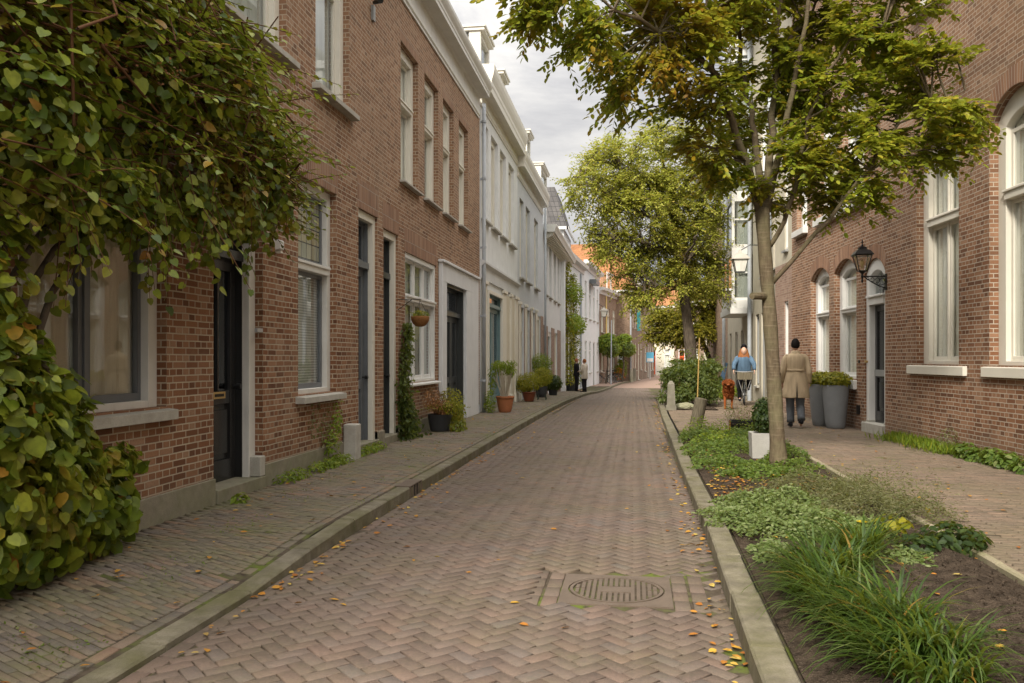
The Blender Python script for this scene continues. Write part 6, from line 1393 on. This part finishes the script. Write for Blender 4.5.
def shoe(root, W, an, to, mat='cloth_black'):
    a = W(an); t_ = W(to); d = (t_-a); d.z = 0; d = d.normalized(); s = Vector((-d.y, d.x, 0)); m = MB(); z0 = min(a.z, t_.z)-.075; n = 12
    prof = [(-.07,.034,.09),(-.02,.042,.10),(.05,.045,.085),(.12,.048,.06),(.17,.04,.045),(.195,.02,.03)]
    tilt = (t_.z+.03-a.z+.0)
    for k, (y, w_, h) in enumerate(prof):
        for i in range(n):
            an_ = 2*math.pi*i/n; m.v.append(a+d*y+s*(math.cos(an_)*w_)+Vector((0,0,-.085+(h/2)*(1+math.sin(an_))+(tilt)*max(0,y)/.2*0)))
    for k in range(len(prof)-1):
        for i in range(n): j = (i+1)%n; m.f.append((k*n+i, k*n+j, (k+1)*n+j, (k+1)*n+i)); m.uv.append([(0,0)]*4)
    m.f.append(tuple(range(n))); m.uv.append([(0,0)]*n); m.f.append(tuple((len(prof)-1)*n+i for i in range(n))); m.uv.append([(0,0)]*n)
    return m.build('shoe', mat, root, smooth=True)
# ---- pedestrian seen from behind, walking away
base = at(795.5,427,17.0); base.z = .12; YW = -.05
J = dict(pelvis=(0,0,.98), waist=(0,.01,1.14), chest=(0,.01,1.34), neck=(0,.01,1.50), headb=(0,.02,1.58), shL=(-.19,.0,1.43), elL=(-.25,-.03,1.14), wrL=(-.25,.08,.92), shR=(.19,.0,1.43), elR=(.25,-.04,1.14), wrR=(.26,.03,.90),
         hipL=(-.09,0,.93), knL=(-.09,.10,.52), anL=(-.09,.02,.10), toL=(-.09,.17,.06), hipR=(.09,0,.93), knR=(.09,.02,.50), anR=(.08,-.24,.17), toR=(.08,-.16,.04))
pr_, W = person('person with short black hair walking away in a long belted beige coat', base, YW, J)
body(pr_, W, J); head_mesh('head', pr_, W((0,.02,1.66)), YW)
cap_mesh('hair', 'hair_black', pr_, W((0,.02,1.67)), YW, .101, -.35, 1.4)
R_ = lambda z, rx, ry, x=0, y=0: (W((x,y,z)), rx, ry, YW)
loft('coat', 'coat_beige', pr_, [R_(.60,.265,.20,0,-.02), R_(.62,.27,.205,0,-.02), R_(.74,.255,.19), R_(.88,.235,.175), R_(1.0,.21,.16), R_(1.10,.185,.14), R_(1.16,.178,.135), R_(1.24,.19,.14), R_(1.34,.205,.145), R_(1.42,.205,.135), R_(1.475,.15,.11), R_(1.50,.075,.075), R_(1.53,.07,.072)], 36, wrinkle=.035)
loft('belt', 'coat_beige', pr_, [R_(1.135,.188,.144), R_(1.14,.193,.149), R_(1.175,.193,.149), R_(1.18,.186,.142)], 32, wrinkle=.015)
m = MB(); m.ext([(-.016,0),(.016,0),(.004,.34)], -.002, .002); o = m.build('coat_vent', 'cloth_black', None); o.parent = pr_; o.location = W((.0,-.222,.60))-Vector(base); o.rotation_euler = (R(-5),0,YW)
loft('collar', 'coat_beige', pr_, [R_(1.475,.10,.09), R_(1.50,.09,.085), R_(1.545,.078,.08), R_(1.55,.07,.072)], 24)
for s, g in (('L',-1),('R',1)):
    sleeve(pr_, 'sleeve', 'coat_beige', W, [(g*.12,0,1.435), (g*.185,0,1.405), ((J['sh'+s][0]+J['el'+s][0])/2,-.01,1.27), J['el'+s], tuple((np.array(J['el'+s])+np.array(J['wr'+s]))/2), J['wr'+s]], [.045,.068,.066,.063,.060,.056])
    sleeve(pr_, 'trouser_leg', 'jeans_grey', W, [J['hip'+s], tuple((np.array(J['hip'+s])+np.array(J['kn'+s]))/2), J['kn'+s], tuple((np.array(J['kn'+s])+np.array(J['an'+s]))/2), J['an'+s]], [.11,.10,.085,.078,.072])
    shoe(pr_, W, J['an'+s], J['to'+s])
# ---- couple by the vines
cpl = 'couple talking beside the vines'
def standing(label, px, py, d, yaw, coatm, legm, hairm, h=1.0, coatlen=.85, arms=(.12,.25), group=None, cap=False):
    base = at(px, py, d); base.z = zp(base.y)
    J = dict(pelvis=(0,0,.98), waist=(0,0,1.14), chest=(0,0,1.34), neck=(0,0,1.50), headb=(0,.01,1.58), shL=(-.19,0,1.43), elL=(-.24,.02,1.14), wrL=(-.12,arms[1],1.12), shR=(.19,0,1.43), elR=(.24,.02,1.14), wrR=(.12,arms[0]+.1,1.08),
             hipL=(-.09,0,.93), knL=(-.10,.02,.5), anL=(-.10,0,.09), toL=(-.12,.15,.04), hipR=(.09,0,.93), knR=(.10,.02,.5), anR=(.10,0,.09), toR=(.13,.15,.04))
    J = {k: (v[0], v[1], v[2]*h) for k, v in J.items()}
    p, W = person(label, base, yaw, J, group=group); body(p, W, J); hd = head_mesh('head', p, W((0,.02,1.66*h)), yaw); cap_mesh('hair', hairm, p, W((0,.0,1.675*h)), yaw, .102, -.4, 1.5)
    R_ = lambda z, rx, ry: (W((0,0,z*h)), rx, ry, yaw)
    loft('jacket', coatm, p, [R_(coatlen,.215,.16), R_(coatlen+.02,.22,.165), R_(1.0,.20,.155), R_(1.14,.185,.145), R_(1.3,.205,.15), R_(1.42,.20,.135), R_(1.475,.14,.10), R_(1.52,.07,.07)], 28, wrinkle=.03)
    for s, g in (('L',-1),('R',1)):
        sleeve(p, 'sleeve', coatm, W, [(g*.155,0,1.45*h), J['sh'+s], J['el'+s], tuple((np.array(J['el'+s])+np.array(J['wr'+s]))/2), J['wr'+s]], [.07,.08,.066,.06,.052])
        sleeve(p, 'trouser_leg', legm, W, [J['hip'+s], tuple((np.array(J['hip'+s])+np.array(J['kn'+s]))/2), J['kn'+s], J['an'+s]], [.11,.098,.078,.06]); shoe(p, W, J['an'+s], J['to'+s])
    return p, W
standing('person in black with dark trousers facing a companion beside the climbing vines', 576.5,387,46.5, -1.2, 'cloth_black','cloth_black','hair_auburn', 1.02)
wp, W = standing('person in a cream coat with dark trousers talking to someone dressed in black', 584.5,388,44.5, 1.1, 'coat_cream','cloth_black','hair_auburn', .97, .72)
# ---- bicycle
def bicycle(label, loc, yaw, framem='iron_black', group=None, scale=1.0, lean=0.0, front=False, crate=False, basket=False):
    b = thing('bicycle', label, 'bicycle', (0,0,0), group)
    def wheel(y):
        w = MB(); n = 28; Rr = .34; 
        w.tube([Vector((0, y+Rr*math.cos(2*math.pi*k/n), Rr+Rr*math.sin(2*math.pi*k/n)*.97+.01)) for k in range(n+1)], .018, 8, cap=False); tyre = w.build('wheel', 'rubber', b, smooth=True)
        w = MB(); w.tube([Vector((0, y+.318*math.cos(2*math.pi*k/n), Rr+.318*math.sin(2*math.pi*k/n)*.97+.01)) for k in range(n+1)], .009, 6, cap=False); w.build('rim', 'steel', tyre, smooth=True)
        w = MB()
        for k in range(18):
            a = 2*math.pi*k/18; w.tube([Vector((.02*(-1)**k, y, Rr+.01)), Vector((0, y+.315*math.cos(a), Rr+.01+.315*math.sin(a)))], .0018, 3, cap=False)
        w.tube([Vector((-.05,y,Rr+.01)), Vector((.05,y,Rr+.01))], .02, 8); w.build('spokes', 'steel', tyre)
        f = MB(); f.tube([Vector((0, y+.37*math.cos(a), Rr+.37*math.sin(a))) for a in np.linspace(.4, 2.9, 12)], .02, 6); f.build('mudguard', framem, b, smooth=True)
    wheel(-.53); wheel(.55)
    f = MB(); hd = Vector((0,.36,.86)); bb_ = Vector((0,-.05,.29)); st_ = Vector((0,-.22,.80)); rw = Vector((0,-.53,.35)); fw_ = Vector((0,.55,.35)); hl = Vector((0,.40,.72))
    f.tube([bb_, hl], .018, 8); f.tube([bb_+Vector((0,.0,.05)), Vector((0,.38,.80))], .014, 8); f.tube([bb_, st_], .017, 8); f.tube([hl, hd], .02, 8)
    for s in (-.05,.05): f.tube([bb_+Vector((s,0,0)), rw+Vector((s,0,0))], .010, 6); f.tube([st_+Vector((s*.3,0,-.05)), rw+Vector((s,0,0))], .009, 6); f.tube([hl+Vector((s*.4,0,-.02)), Vector((s,.47,.55)), fw_+Vector((s,0,0))], .012, 6)
    f.build('frame', framem, b, smooth=True)
    h = MB(); h.tube([hd, Vector((0,.33,1.02))], .013, 8); h.tube([Vector((-.30,.12,1.03)), Vector((-.26,.24,1.05)), Vector((-.1,.34,1.03)), Vector((0,.34,1.03)), Vector((.1,.34,1.03)), Vector((.26,.24,1.05)), Vector((.30,.12,1.03))], .012, 8); h.build('handlebar', 'steel', b, smooth=True)
    h = MB()
    for s in (-1,1): h.tube([Vector((s*.30,.13,1.03)), Vector((s*.31,.03,1.02))], .017, 8)
    h.build('grips', 'rubber', b)
    s = MB(); s.tube([st_, st_+Vector((0,-.04,.14))], .013, 8); s.lathe((0,-.28,.94), [(.02,0),(.10,.01),(.12,.035),(.10,.06),(.03,.07)], 16, .8, 1.15); s.build('saddle', 'rubber', b, smooth=True)
    c = MB(); c.tube([bb_+Vector((-.08,0,0)), bb_+Vector((.08,0,0))], .02, 8); c.tube([bb_+Vector((.07,0,0)), bb_+Vector((.08,.05,-.17))], .009, 6); c.tube([bb_+Vector((-.07,0,0)), bb_+Vector((-.08,-.05,.17))], .009, 6); c.box(.07,.17,.01,.09,.105,.125).box(-.17,-.07,-.14,-.06,.445,.465); c.build('crank', 'steel', b)
    l = MB(); l.tube([Vector((0,.44,.80)), Vector((0,.49,.80))], .035, 12); l.build('headlight', 'curtain_white', b)
    r = MB(); r.box(-.07,.07,-.78,-.32,.72,.735); [r.tube([Vector((s_,-.55,.36)), Vector((s_,-.62,.72))], .007, 5) for s_ in (-.06,.06)]; r.build('rear_rack', framem, b)
    if crate:
        k = MB(); k.box(-.22,.22,.40,.42,.80,1.02).box(-.22,.22,.68,.70,.80,1.02).box(-.22,-.20,.42,.68,.80,1.02).box(.20,.22,.42,.68,.80,1.02).box(-.2,.2,.42,.68,.80,.815); k.build('front_crate', 'wood_post', b, bevel=.003)
        k = MB(); k.tube([Vector((-.18,.66,.79)),Vector((-.06,.56,.4))],.008,5); k.tube([Vector((.18,.66,.79)),Vector((.06,.56,.4))],.008,5); k.build('crate_strut','steel',b)
    b.location = loc; b.rotation_euler = (0, lean, yaw); b.scale = (scale,)*3; return b
# ---- cyclist
cb_ = at(744,404.5,26.4); cb_.z = zp(cb_.y)+.005; CY = math.pi-.10
bicycle('bicycle with a wooden front carrier ridden towards the camera', cb_, CY, 'dark_paint', crate=True)
J = dict(pelvis=(0,-.26,1.02), waist=(0,-.23,1.18), chest=(0,-.17,1.38), neck=(0,-.13,1.52), headb=(0,-.11,1.60), shL=(-.19,-.16,1.46), elL=(-.30,.0,1.26), wrL=(-.31,.07,1.09), shR=(.19,-.16,1.46), elR=(.30,.0,1.26), wrR=(.31,.07,1.09),
         hipL=(-.10,-.22,.98), knL=(-.15,.16,.80), anL=(-.13,-.06,.55), toL=(-.13,.06,.50), hipR=(.10,-.22,.98), knR=(.15,.14,.62), anR=(.13,.0,.21), toR=(.13,.12,.16))
base = Vector(cb_); p, W = person('cyclist in a blue denim jacket and black knitted hat riding along the pavement', base, CY, J)
p['category'] = 'person'
body(p, W, J); hd = head_mesh('head', p, W((0,-.09,1.685)), CY, .108); eyes(hd)
cap_mesh('knitted_hat', 'cloth_black', p, W((0,-.115,1.745)), CY, .122, .16, .5, 1.12, .015)
hp = MB(); hp.lathe(W((0,-.11,1.84)), [(.01,0),(.03,.01),(.035,.03),(.02,.055),(.005,.06)], 12); hp.build('hat_pompom', 'cloth_black', p, smooth=True)
for s in ():
    m = MB(); q = resample([W((s*.09,-.15,1.74)), W((s*.125,-.14,1.64)), W((s*.155,-.10,1.54)), W((s*.15,-.05,1.38))], 8); m.tube([Vector(x) for x in q], [.015,.022,.027,.032,.038,.040,.032,.012], 10); m.build('hair_strand', 'hair_auburn', p, smooth=True)
R_ = lambda z, rx, ry, y=0: (W((0,y,z)), rx, ry, CY)
loft('hair', 'hair_auburn', p, [R_(1.38,.10,.05,-.14), R_(1.42,.165,.09,-.13), R_(1.50,.185,.095,-.13), R_(1.59,.16,.09,-.15), R_(1.70,.122,.08,-.14), R_(1.77,.09,.06,-.13)], 24, wrinkle=.05)
loft('denim_jacket', 'denim_blue', p, [R_(.93,.215,.17,-.27), R_(.96,.235,.185,-.27), R_(1.1,.235,.175,-.25), R_(1.25,.235,.165,-.20), R_(1.38,.225,.15,-.17), R_(1.46,.205,.13,-.15), R_(1.52,.12,.09,-.135), R_(1.555,.07,.07,-.125)], 30, wrinkle=.04)
for s, g in (('L',-1),('R',1)):
    sleeve(p, 'sleeve', 'denim_blue', W, [(g*.15,-.16,1.48), J['sh'+s], tuple((np.array(J['sh'+s])+np.array(J['el'+s]))/2), J['el'+s], J['wr'+s]], [.05,.085,.085,.075,.055])
    sleeve(p, 'trouser_leg', 'cloth_black', W, [J['hip'+s], tuple((np.array(J['hip'+s])+np.array(J['kn'+s]))/2), J['kn'+s], tuple((np.array(J['kn'+s])+np.array(J['an'+s]))/2), J['an'+s]], [.115,.105,.085,.07,.055]); shoe(p, W, J['an'+s], J['to'+s])
# ---- dog trotting towards the camera
c = at(728.5,408.5,23.8); c.z = zp(c.y); dg = thing('dog', 'small shaggy red brown dog trotting on the pavement ahead of the cyclist', 'dog', tuple(c)); yw = math.pi-.12
def W(p): x, y = rot2(p[0]*1.12, p[1]*1.12, yw); return c+Vector((x, y, p[2]*1.12))
nodes = [(W((0,-.28,.46)), (.095,.11)), (W((0,-.10,.47)), (.10,.115)), (W((0,.10,.46)), (.115,.14)), (W((0,.24,.50)), (.10,.12)), (W((0,.34,.60)), (.085,.085)), (W((0,.42,.66)), (.095,.085)), (W((0,.52,.63)), (.05,.045)), (W((0,.59,.615)), (.036,.032)),
         (W((0,-.38,.52)), .035), (W((0,-.47,.62)), .035), (W((0,-.50,.72)), .02)]
edges = [(0,1),(1,2),(2,3),(3,4),(4,5),(5,6),(6,7),(0,8),(8,9),(9,10)]
for s in (-1,1):
    sw = .07*s
    i = len(nodes); nodes += [(W((s*.085,.18,.36)), .055), (W((s*.085,.17+sw,.20)), .034), (W((s*.08,.21+sw,.04)), .028), (W((s*.08,.27+sw,.025)), .026)]; edges += [(3,i),(i,i+1),(i+1,i+2),(i+2,i+3)]
    i = len(nodes); nodes += [(W((s*.085,-.26,.38)), .07), (W((s*.085,-.20-sw,.27)), .045), (W((s*.08,-.33-sw,.15)), .027), (W((s*.08,-.30-sw,.035)), .025), (W((s*.08,-.24-sw,.025)), .025)]; edges += [(0,i),(i,i+1),(i+1,i+2),(i+2,i+3),(i+3,i+4)]
skin_body('body', 'fur_red', dg, nodes, edges, 1, 2)
m = MB()
for s in (-1,1): q = resample([W((s*.07,.41,.72)), W((s*.115,.42,.68)), W((s*.12,.43,.58))], 6); m2 = MB(); m2.tube([Vector(x) for x in q], [.02,.035,.042,.045,.038,.01], 8); m2.build('ear', 'fur_red', dg, smooth=True)
m = MB(); m.lathe(W((0,.625,.62)), [(.002,-.016),(.017,-.006),(.017,.006),(.002,.014)], 10); m.build('nose', 'iron_black', dg, smooth=True)
m = MB(); [m.lathe(W((s*.036,.495,.685)), [(.001,-.009),(.010,0),(.001,.009)], 8) for s in (-1,1)]; m.build('eyes', 'iron_black', dg)
P, O = ell_pts(2600, (0,0,0), (1,1,1), .95)
segs = [((0,-.2,.46),(.115,.24,.13)),((0,.12,.45),(.135,.22,.165)),((0,.30,.57),(.12,.12,.13)),((0,.43,.67),(.115,.11,.10))]
PP = []; OO = []
for cc, rr in segs:
    p_, o_ = ell_pts(800, cc, rr, .92); PP.append(p_); OO.append(o_)
PP = np.concatenate(PP); OO = np.concatenate(OO); k = ~((PP[:,1] > .47)&(PP[:,2] < .68)); PP = PP[k]; OO = OO[k]; cy, sy = math.cos(yw), math.sin(yw); Rm = np.array([[cy,-sy,0],[sy,cy,0],[0,0,1]]); PW = (PP*1.12)@Rm.T+np.array(c); OW = OO@Rm.T
leaves('coat', 'fur_red', dg, PW, OW*.6+np.array([0,0,-.8])+rnd(len(PW))*.3, OW, np.full(len(PW), .06), LT_DIA, .45)
# ---- parked bicycles
bk = [((604.5,382.5,66),1.5,'dark bicycle parked against the white corner house','iron_black'),((609.5,381.5,68.5),1.2,'black bicycle leaning by the brown brick house door','dark_paint'),((613,380.5,70.5),1.0,'bicycle with its front wheel turned, nearest the red flowers','green_paint'),((645.5,373.5,92),.5,'bicycle parked far up the street outside the shop front','iron_black'),((656.5,386,37),.15,'bicycle parked at the right kerb behind the roadside bush','iron_black')]
for i, (q, yw_, lb, fm) in enumerate(bk):
    c = at(*q); c.z = (zp(c.y) if i < 4 else zp(c.y))+.005
    if i == 4: c.x = kr(c.y)+.35
    bicycle(lb, c, yw_, fm, group='parked bicycles')
# ---- wall lantern by the arched door
wl_ = thing('wall_lantern', 'black ornate lantern on a scrolled bracket beside the arched white door', 'lantern', tuple(RGT((16.35,0,3.0))))
u0 = 15.95; F_ = RGT; tip = .42
m = MB(F_); m.box(u0-.04,u0+.04,.003,.018,2.74,3.03); m.tube([(u0,.02,2.985),(u0,tip,2.985)], .012, 8); 
m.tube([(u0,.02,2.78),(u0,.12,2.81),(u0,.28,2.90),(u0,tip-.03,2.98)], .011, 6)
for k in range(4):
    cx, cz_, r_ = .07+.085*k, 2.895+.016*k, .048-.009*k
    m.tube([(u0,cx+r_*math.cos(a),cz_+r_*math.sin(a)*1.2) for a in np.linspace(0,5.4,12)], .006, 5)
m.build('bracket','iron_black',wl_)
L0 = F_((u0,tip,0)); m = MB(); X, Y = L0.x, L0.y
m.lathe((X,Y,2.90), [(.008,-.03),(.02,0),(.014,.04),(.026,.08),(.018,.12),(.04,.15),(.065,.17),(.068,.18)], 16)
ht, hb_ = .135, .068; zb, zt = 3.08, 3.36
for sx in (-1,1):
    for sy in (-1,1): m.tube([Vector((X+sx*hb_,Y+sy*hb_,zb)), Vector((X+sx*ht,Y+sy*ht,zt))], .009, 5)
for z, q in ((zb,hb_),(zt,ht)):
    for k in range(4):
        A = [(-1,-1),(1,-1),(1,1),(-1,1)]; a, b = A[k], A[(k+1)%4]; m.tube([Vector((X+a[0]*q,Y+a[1]*q,z)), Vector((X+b[0]*q,Y+b[1]*q,z))], .010, 5)
m.build('lantern_cage','iron_black',wl_)
def frust(mb, X, Y, levels):
    A = [(-1,-1),(1,-1),(1,1),(-1,1)]
    for (s0, z0), (s1, z1) in zip(levels, levels[1:]):
        for k in range(4):
            a, b = A[k], A[(k+1)%4]; mb.poly([(X+a[0]*s0,Y+a[1]*s0,z0),(X+b[0]*s0,Y+b[1]*s0,z0),(X+b[0]*s1,Y+b[1]*s1,z1),(X+a[0]*s1,Y+a[1]*s1,z1)])
    for s_, z_ in (levels[0], levels[-1]): mb.poly([(X+a[0]*s_,Y+a[1]*s_,z_) for a in A])
m = MB(); frust(m, X, Y, [(.158,zt),(.162,zt+.015),(.115,zt+.08),(.065,zt+.11),(.06,zt+.13),(.07,zt+.14),(.025,zt+.165)]); m.lathe((X,Y,zt+.165), [(.01,0),(.024,.02),(.01,.04),(.008,.06),(.032,.07),(.008,.08),(.015,.10),(.003,.13)], 12); m.build('lantern_roof','iron_black',wl_)
m = MB(); frust(m, X, Y, [(hb_*.95,zb+.005),(ht*.95,zt-.005)]); m.build('lantern_glass','glass',wl_)
m = MB(); m.lathe((X,Y,3.14), [(.02,0),(.025,.04),(.038,.08),(.038,.12),(.015,.15)], 12); m.build('lamp_bulb','warm_lamp',wl_, smooth=True)
# ---- street lanterns on the facades
def street_lantern(label, P, armdir, sc=1.0):
    root = thing('street_lantern', label, 'lantern', tuple(P)); X, Y, Z = P
    m = MB(); m.tube([Vector((X,Y,Z+.62*sc)), Vector((X+armdir*.35*sc,Y,Z+.82*sc)), Vector((X+armdir*.75*sc,Y,Z+.80*sc))], .02*sc, 8); m.build('arm','dark_paint',root)
    m = MB(); frust(m, X, Y, [(.31*sc,Z+.30*sc),(.30*sc,Z+.34*sc),(.16*sc,Z+.50*sc),(.06*sc,Z+.55*sc),(.03*sc,Z+.66*sc)]); m.build('lantern_roof','taupe_paint',root)
    m = MB()
    for sx in (-1,1):
        for sy in (-1,1): m.tube([Vector((X+sx*.16*sc,Y+sy*.16*sc,Z-.14*sc)), Vector((X+sx*.25*sc,Y+sy*.25*sc,Z+.30*sc))], .015*sc, 5)
    frust(m, X, Y, [(.17*sc,Z-.17*sc),(.17*sc,Z-.13*sc)]); m.build('lantern_cage','dark_paint',root)
    m = MB(); frust(m, X, Y, [(.155*sc,Z-.13*sc),(.24*sc,Z+.29*sc)]); m.build('lantern_glass','curtain_white',root); return root
street_lantern('grey street lantern hanging on the facade to the left of the slim tree trunk', at(740,268,28.0), 1, .93)
street_lantern('small lantern on a bracket at the brown brick house far left', at(604,315,66), -1, 1.0)
# ---- signs and far things
sg = thing('parking_sign', 'blue and white square sign on a pole far up the street', 'sign', tuple(at(650,376,80))); a = at(650,357,80)
m = MB(); m.tube([Vector((a.x,a.y,-.5)), Vector((a.x,a.y,a.z+.6))], .05, 8); m.build('pole','steel',sg); MB().box(a.x-.34,a.x+.34,a.y-.1,a.y-.06,a.z-.5,a.z+.45).build('sign_plate','blue_sign',sg); MB().box(a.x-.28,a.x+.28,a.y-.13,a.y-.101,a.z-.44,a.z-.12).build('white_panel','white_paint',sg)
a = at(636.5,320,78); sg = thing('teal_banner', 'small teal banner hanging on the upper facade past the orange roof', 'banner', tuple(a)); MB().box(a.x-.35,a.x+.35,a.y-.02,a.y+.02,a.z-1.0,a.z+.9).build('banner_cloth','teal_cloth',sg); MB().tube([Vector((a.x-.9,a.y,a.z+.95)), Vector((a.x+.4,a.y,a.z+.95))], .03, 6).build('banner_pole','steel',sg)
a = at(722,372,38); bl = thing('blue_board', 'blue board leaning against the facade behind the cyclist', 'board', tuple(a)); m = MB(); m.poly([at(718,388,38),at(722,389,38),at(728,363,38.4),at(724,362,38.4)]); m.poly([at(718,388,38)+Vector((0,.06,0)),at(722,389,38)+Vector((0,.06,0)),at(728,363,38.4)+Vector((0,.06,0)),at(724,362,38.4)+Vector((0,.06,0))]); m.build('board_panel','denim_light',bl)
# green canopy of trained shrubs over the doors
for i, (px, w_) in enumerate(((606,1.0),(622,1.1))):
    r_ = thing('trained_shrub', ['clipped green shrub on a stem by the white corner house','clipped green shrub on a stem in front of the brown brick house'][i], 'shrub', tuple(at(px,383,66+5*i))); d = 66+5*i
    mass(r_, 'crown', 'leaves_bright', [C(px,343,d,.75,.8,.8),C(px+6,349,d+1,.7,.8,.6),C(px+3,338,d,.6,.7,.4)], 2600, .2, LT_DIA, .4); mass(r_, 'shade_leaves', 'leaves_shrub', [C(px+3,348,d,.8,.8,.7)], 700, .2, LT_DIA, .3)
    b = at(px,382,d); m = MB(); m.tube([Vector((b.x,b.y,zp(b.y))), at(px+2,365,d), at(px+1,345,d)], [.09,.07,.04], 7); m.build('stem','bark_dark',r_)
r_ = thing('red_flowers', 'tall green plant with red flowers at the brown brick house', 'plant', tuple(at(620,380,72))); mass(r_, 'foliage','leaves_bright',[C(619,372,72,.6,.6,.8),C(622,365,72,.5,.5,.9)],900,.17,LT_DIA,.3); mass(r_,'flowers','petal_red',[C(619,374,71.5,.5,.4,.6)],160,.15,LT_DIA,.3)
for i, (px, d, lb) in enumerate(((631.5,70,'stone post at the kerb end on the left, nearer one'),(634.5,73,'stone post at the kerb end on the left, further one'))):
    b = at(px,381,d); st_ = thing('kerb_post', lb, 'post', (b.x,b.y,zp(b.y)), 'posts at the kerb end'); m = MB(); m.tube([Vector((b.x,b.y,zp(b.y))), Vector((b.x,b.y,zp(b.y)+1.1))], [.18,.15], 10); m.build('stone_body','bollard_stone',st_)
a = at(611,372,64); lp = thing('lamp_post', 'slim pale grey lamp post between the trained shrubs', 'lamp post', (a.x,a.y,zp(a.y))); MB().tube([Vector((a.x,a.y,zp(a.y))), at(611.5,320,64)], [.055,.035], 8).build('pole','zinc',lp)
# ================================================================== CAMERA, SKY, LIGHT
cam = bpy.data.cameras.new('camera'); co = bpy.data.objects.new('camera', cam); COL.objects.link(co)
cam.sensor_width = 36; cam.lens = FOC/1024*36; cam.shift_x = 0; cam.shift_y = (358-341.5)/1024; cam.clip_start = .05; cam.clip_end = 2000
co.location = (0,0,CAMZ); co.rotation_euler = (R(90), 0, YAW); scene.camera = co
w = bpy.data.worlds.new('World'); scene.world = w; w.use_nodes = True; nt = w.node_tree; N = nt.nodes; Lk = nt.links
bg = N['Background']
SKY0, SKYZ, SKYS = .36, 1.75, 1.1
SUN_EL, SUN_AZ = 38, 196           # azimuth: clockwise from +Y; the light comes from behind the camera
sky = N.new('ShaderNodeTexSky'); sky.sky_type = 'NISHITA'; sky.sun_disc = False; sky.sun_elevation = R(SUN_EL); sky.sun_rotation = R(SUN_AZ); sky.air_density = 1.2; sky.dust_density = 3
tc = N.new('ShaderNodeTexCoord'); mp = N.new('ShaderNodeMapping'); mp.inputs['Scale'].default_value = (1,1,2.6)
Lk.new(tc.outputs['Generated'], mp.inputs['Vector'])
def nz(sc, d=8, r=.6, dist=.3):
    n = N.new('ShaderNodeTexNoise'); n.inputs['Scale'].default_value = sc; n.inputs['Detail'].default_value = d; n.inputs['Roughness'].default_value = r; n.inputs['Distortion'].default_value = dist
    Lk.new(mp.outputs[0], n.inputs['Vector']); return n.outputs['Fac']
def rp(f, st):
    n = N.new('ShaderNodeValToRGB'); Lk.new(f, n.inputs['Fac']); e = n.color_ramp.elements
    while len(e) < len(st): e.new(.5)
    for el, (p, c) in zip(e, st): el.position = p; el.color = c+(1,)
    return n.outputs['Color']
K = 7.7
cl = rp(nz(3.0), [(.36,(.50,.51,.56)),(.48,(.74,.74,.765)),(.60,(1.0,.985,.97))])
mul = N.new('ShaderNodeMix'); mul.data_type = 'RGBA'; mul.blend_type = 'MULTIPLY'; mul.inputs[0].default_value = 1
Lk.new(cl, mul.inputs[6]); mul.inputs[7].default_value = (K,K,K,1)
cov = rp(nz(1.5, 6), [(.22,(.55,.55,.55)),(.42,(1,1,1))])
mx = N.new('ShaderNodeMix'); mx.data_type = 'RGBA'; Lk.new(cov, mx.inputs[0]); Lk.new(sky.outputs[0], mx.inputs[6]); Lk.new(mul.outputs[2], mx.inputs[7])
sx = N.new('ShaderNodeSeparateXYZ'); Lk.new(tc.outputs['Generated'], sx.inputs[0])
def mth(op, a, b=0.0):
    n = N.new('ShaderNodeMath'); n.operation = op
    for i, q in enumerate((a, b)):
        if isinstance(q, bpy.types.NodeSocket): Lk.new(q, n.inputs[i])
        else: n.inputs[i].default_value = q
    return n.outputs[0]
az_ = R(SUN_AZ); sdir = (math.sin(az_)*math.cos(R(SUN_EL)), math.cos(az_)*math.cos(R(SUN_EL)), math.sin(R(SUN_EL)))
dt = N.new('ShaderNodeVectorMath'); dt.operation = 'DOT_PRODUCT'; Lk.new(tc.outputs['Generated'], dt.inputs[0]); dt.inputs[1].default_value = sdir
glow = mth('POWER', mth('MAXIMUM', dt.outputs['Value'], 0.0), 2.0)
# an overcast sky: darkest at the horizon, bright overhead and round the hidden sun
lum = mth('ADD', mth('ADD', SKY0, mth('MULTIPLY', mth('POWER', mth('MAXIMUM', sx.outputs[2], 0.0), 2.0), SKYZ)), mth('MULTIPLY', glow, SKYS))
gm = N.new('ShaderNodeMix'); gm.data_type = 'RGBA'; gm.blend_type = 'MULTIPLY'; gm.inputs[0].default_value = 1
# extra brightness overhead and sunward is tinted to warm the scene
rest = mth('SUBTRACT', lum, SKY0)
cb2 = N.new('ShaderNodeCombineXYZ'); [Lk.new(mth('ADD', SKY0*t0, mth('MULTIPLY', rest, t1)), cb2.inputs[i]) for i, (t0, t1) in enumerate(((1.0,1.02),(1.0,.985),(1.0,.90)))]
Lk.new(mx.outputs[2], gm.inputs[6]); Lk.new(cb2.outputs[0], gm.inputs[7])
Lk.new(gm.outputs[2], bg.inputs['Color']); bg.inputs['Strength'].default_value = .13
sd = bpy.data.lights.new('sun', 'SUN'); sd.energy = 2.5; sd.angle = R(10); sd.color = (1,.92,.80)
so = bpy.data.objects.new('sun', sd); COL.objects.link(so)
az = R(SUN_AZ); d = Vector((math.sin(az)*math.cos(R(SUN_EL)), math.cos(az)*math.cos(R(SUN_EL)), math.sin(R(SUN_EL))))
so.rotation_euler = d.to_track_quat('Z', 'Y').to_euler()
vs = scene.view_settings; vs.view_transform = 'Standard'; vs.look = 'None'; vs.exposure = EXPO; vs.gamma = 1; vs.use_curve_mapping = False
scene.render.engine = 'CYCLES'
try: scene.cycles.max_bounces = 6; scene.cycles.transparent_max_bounces = 8
except Exception: pass
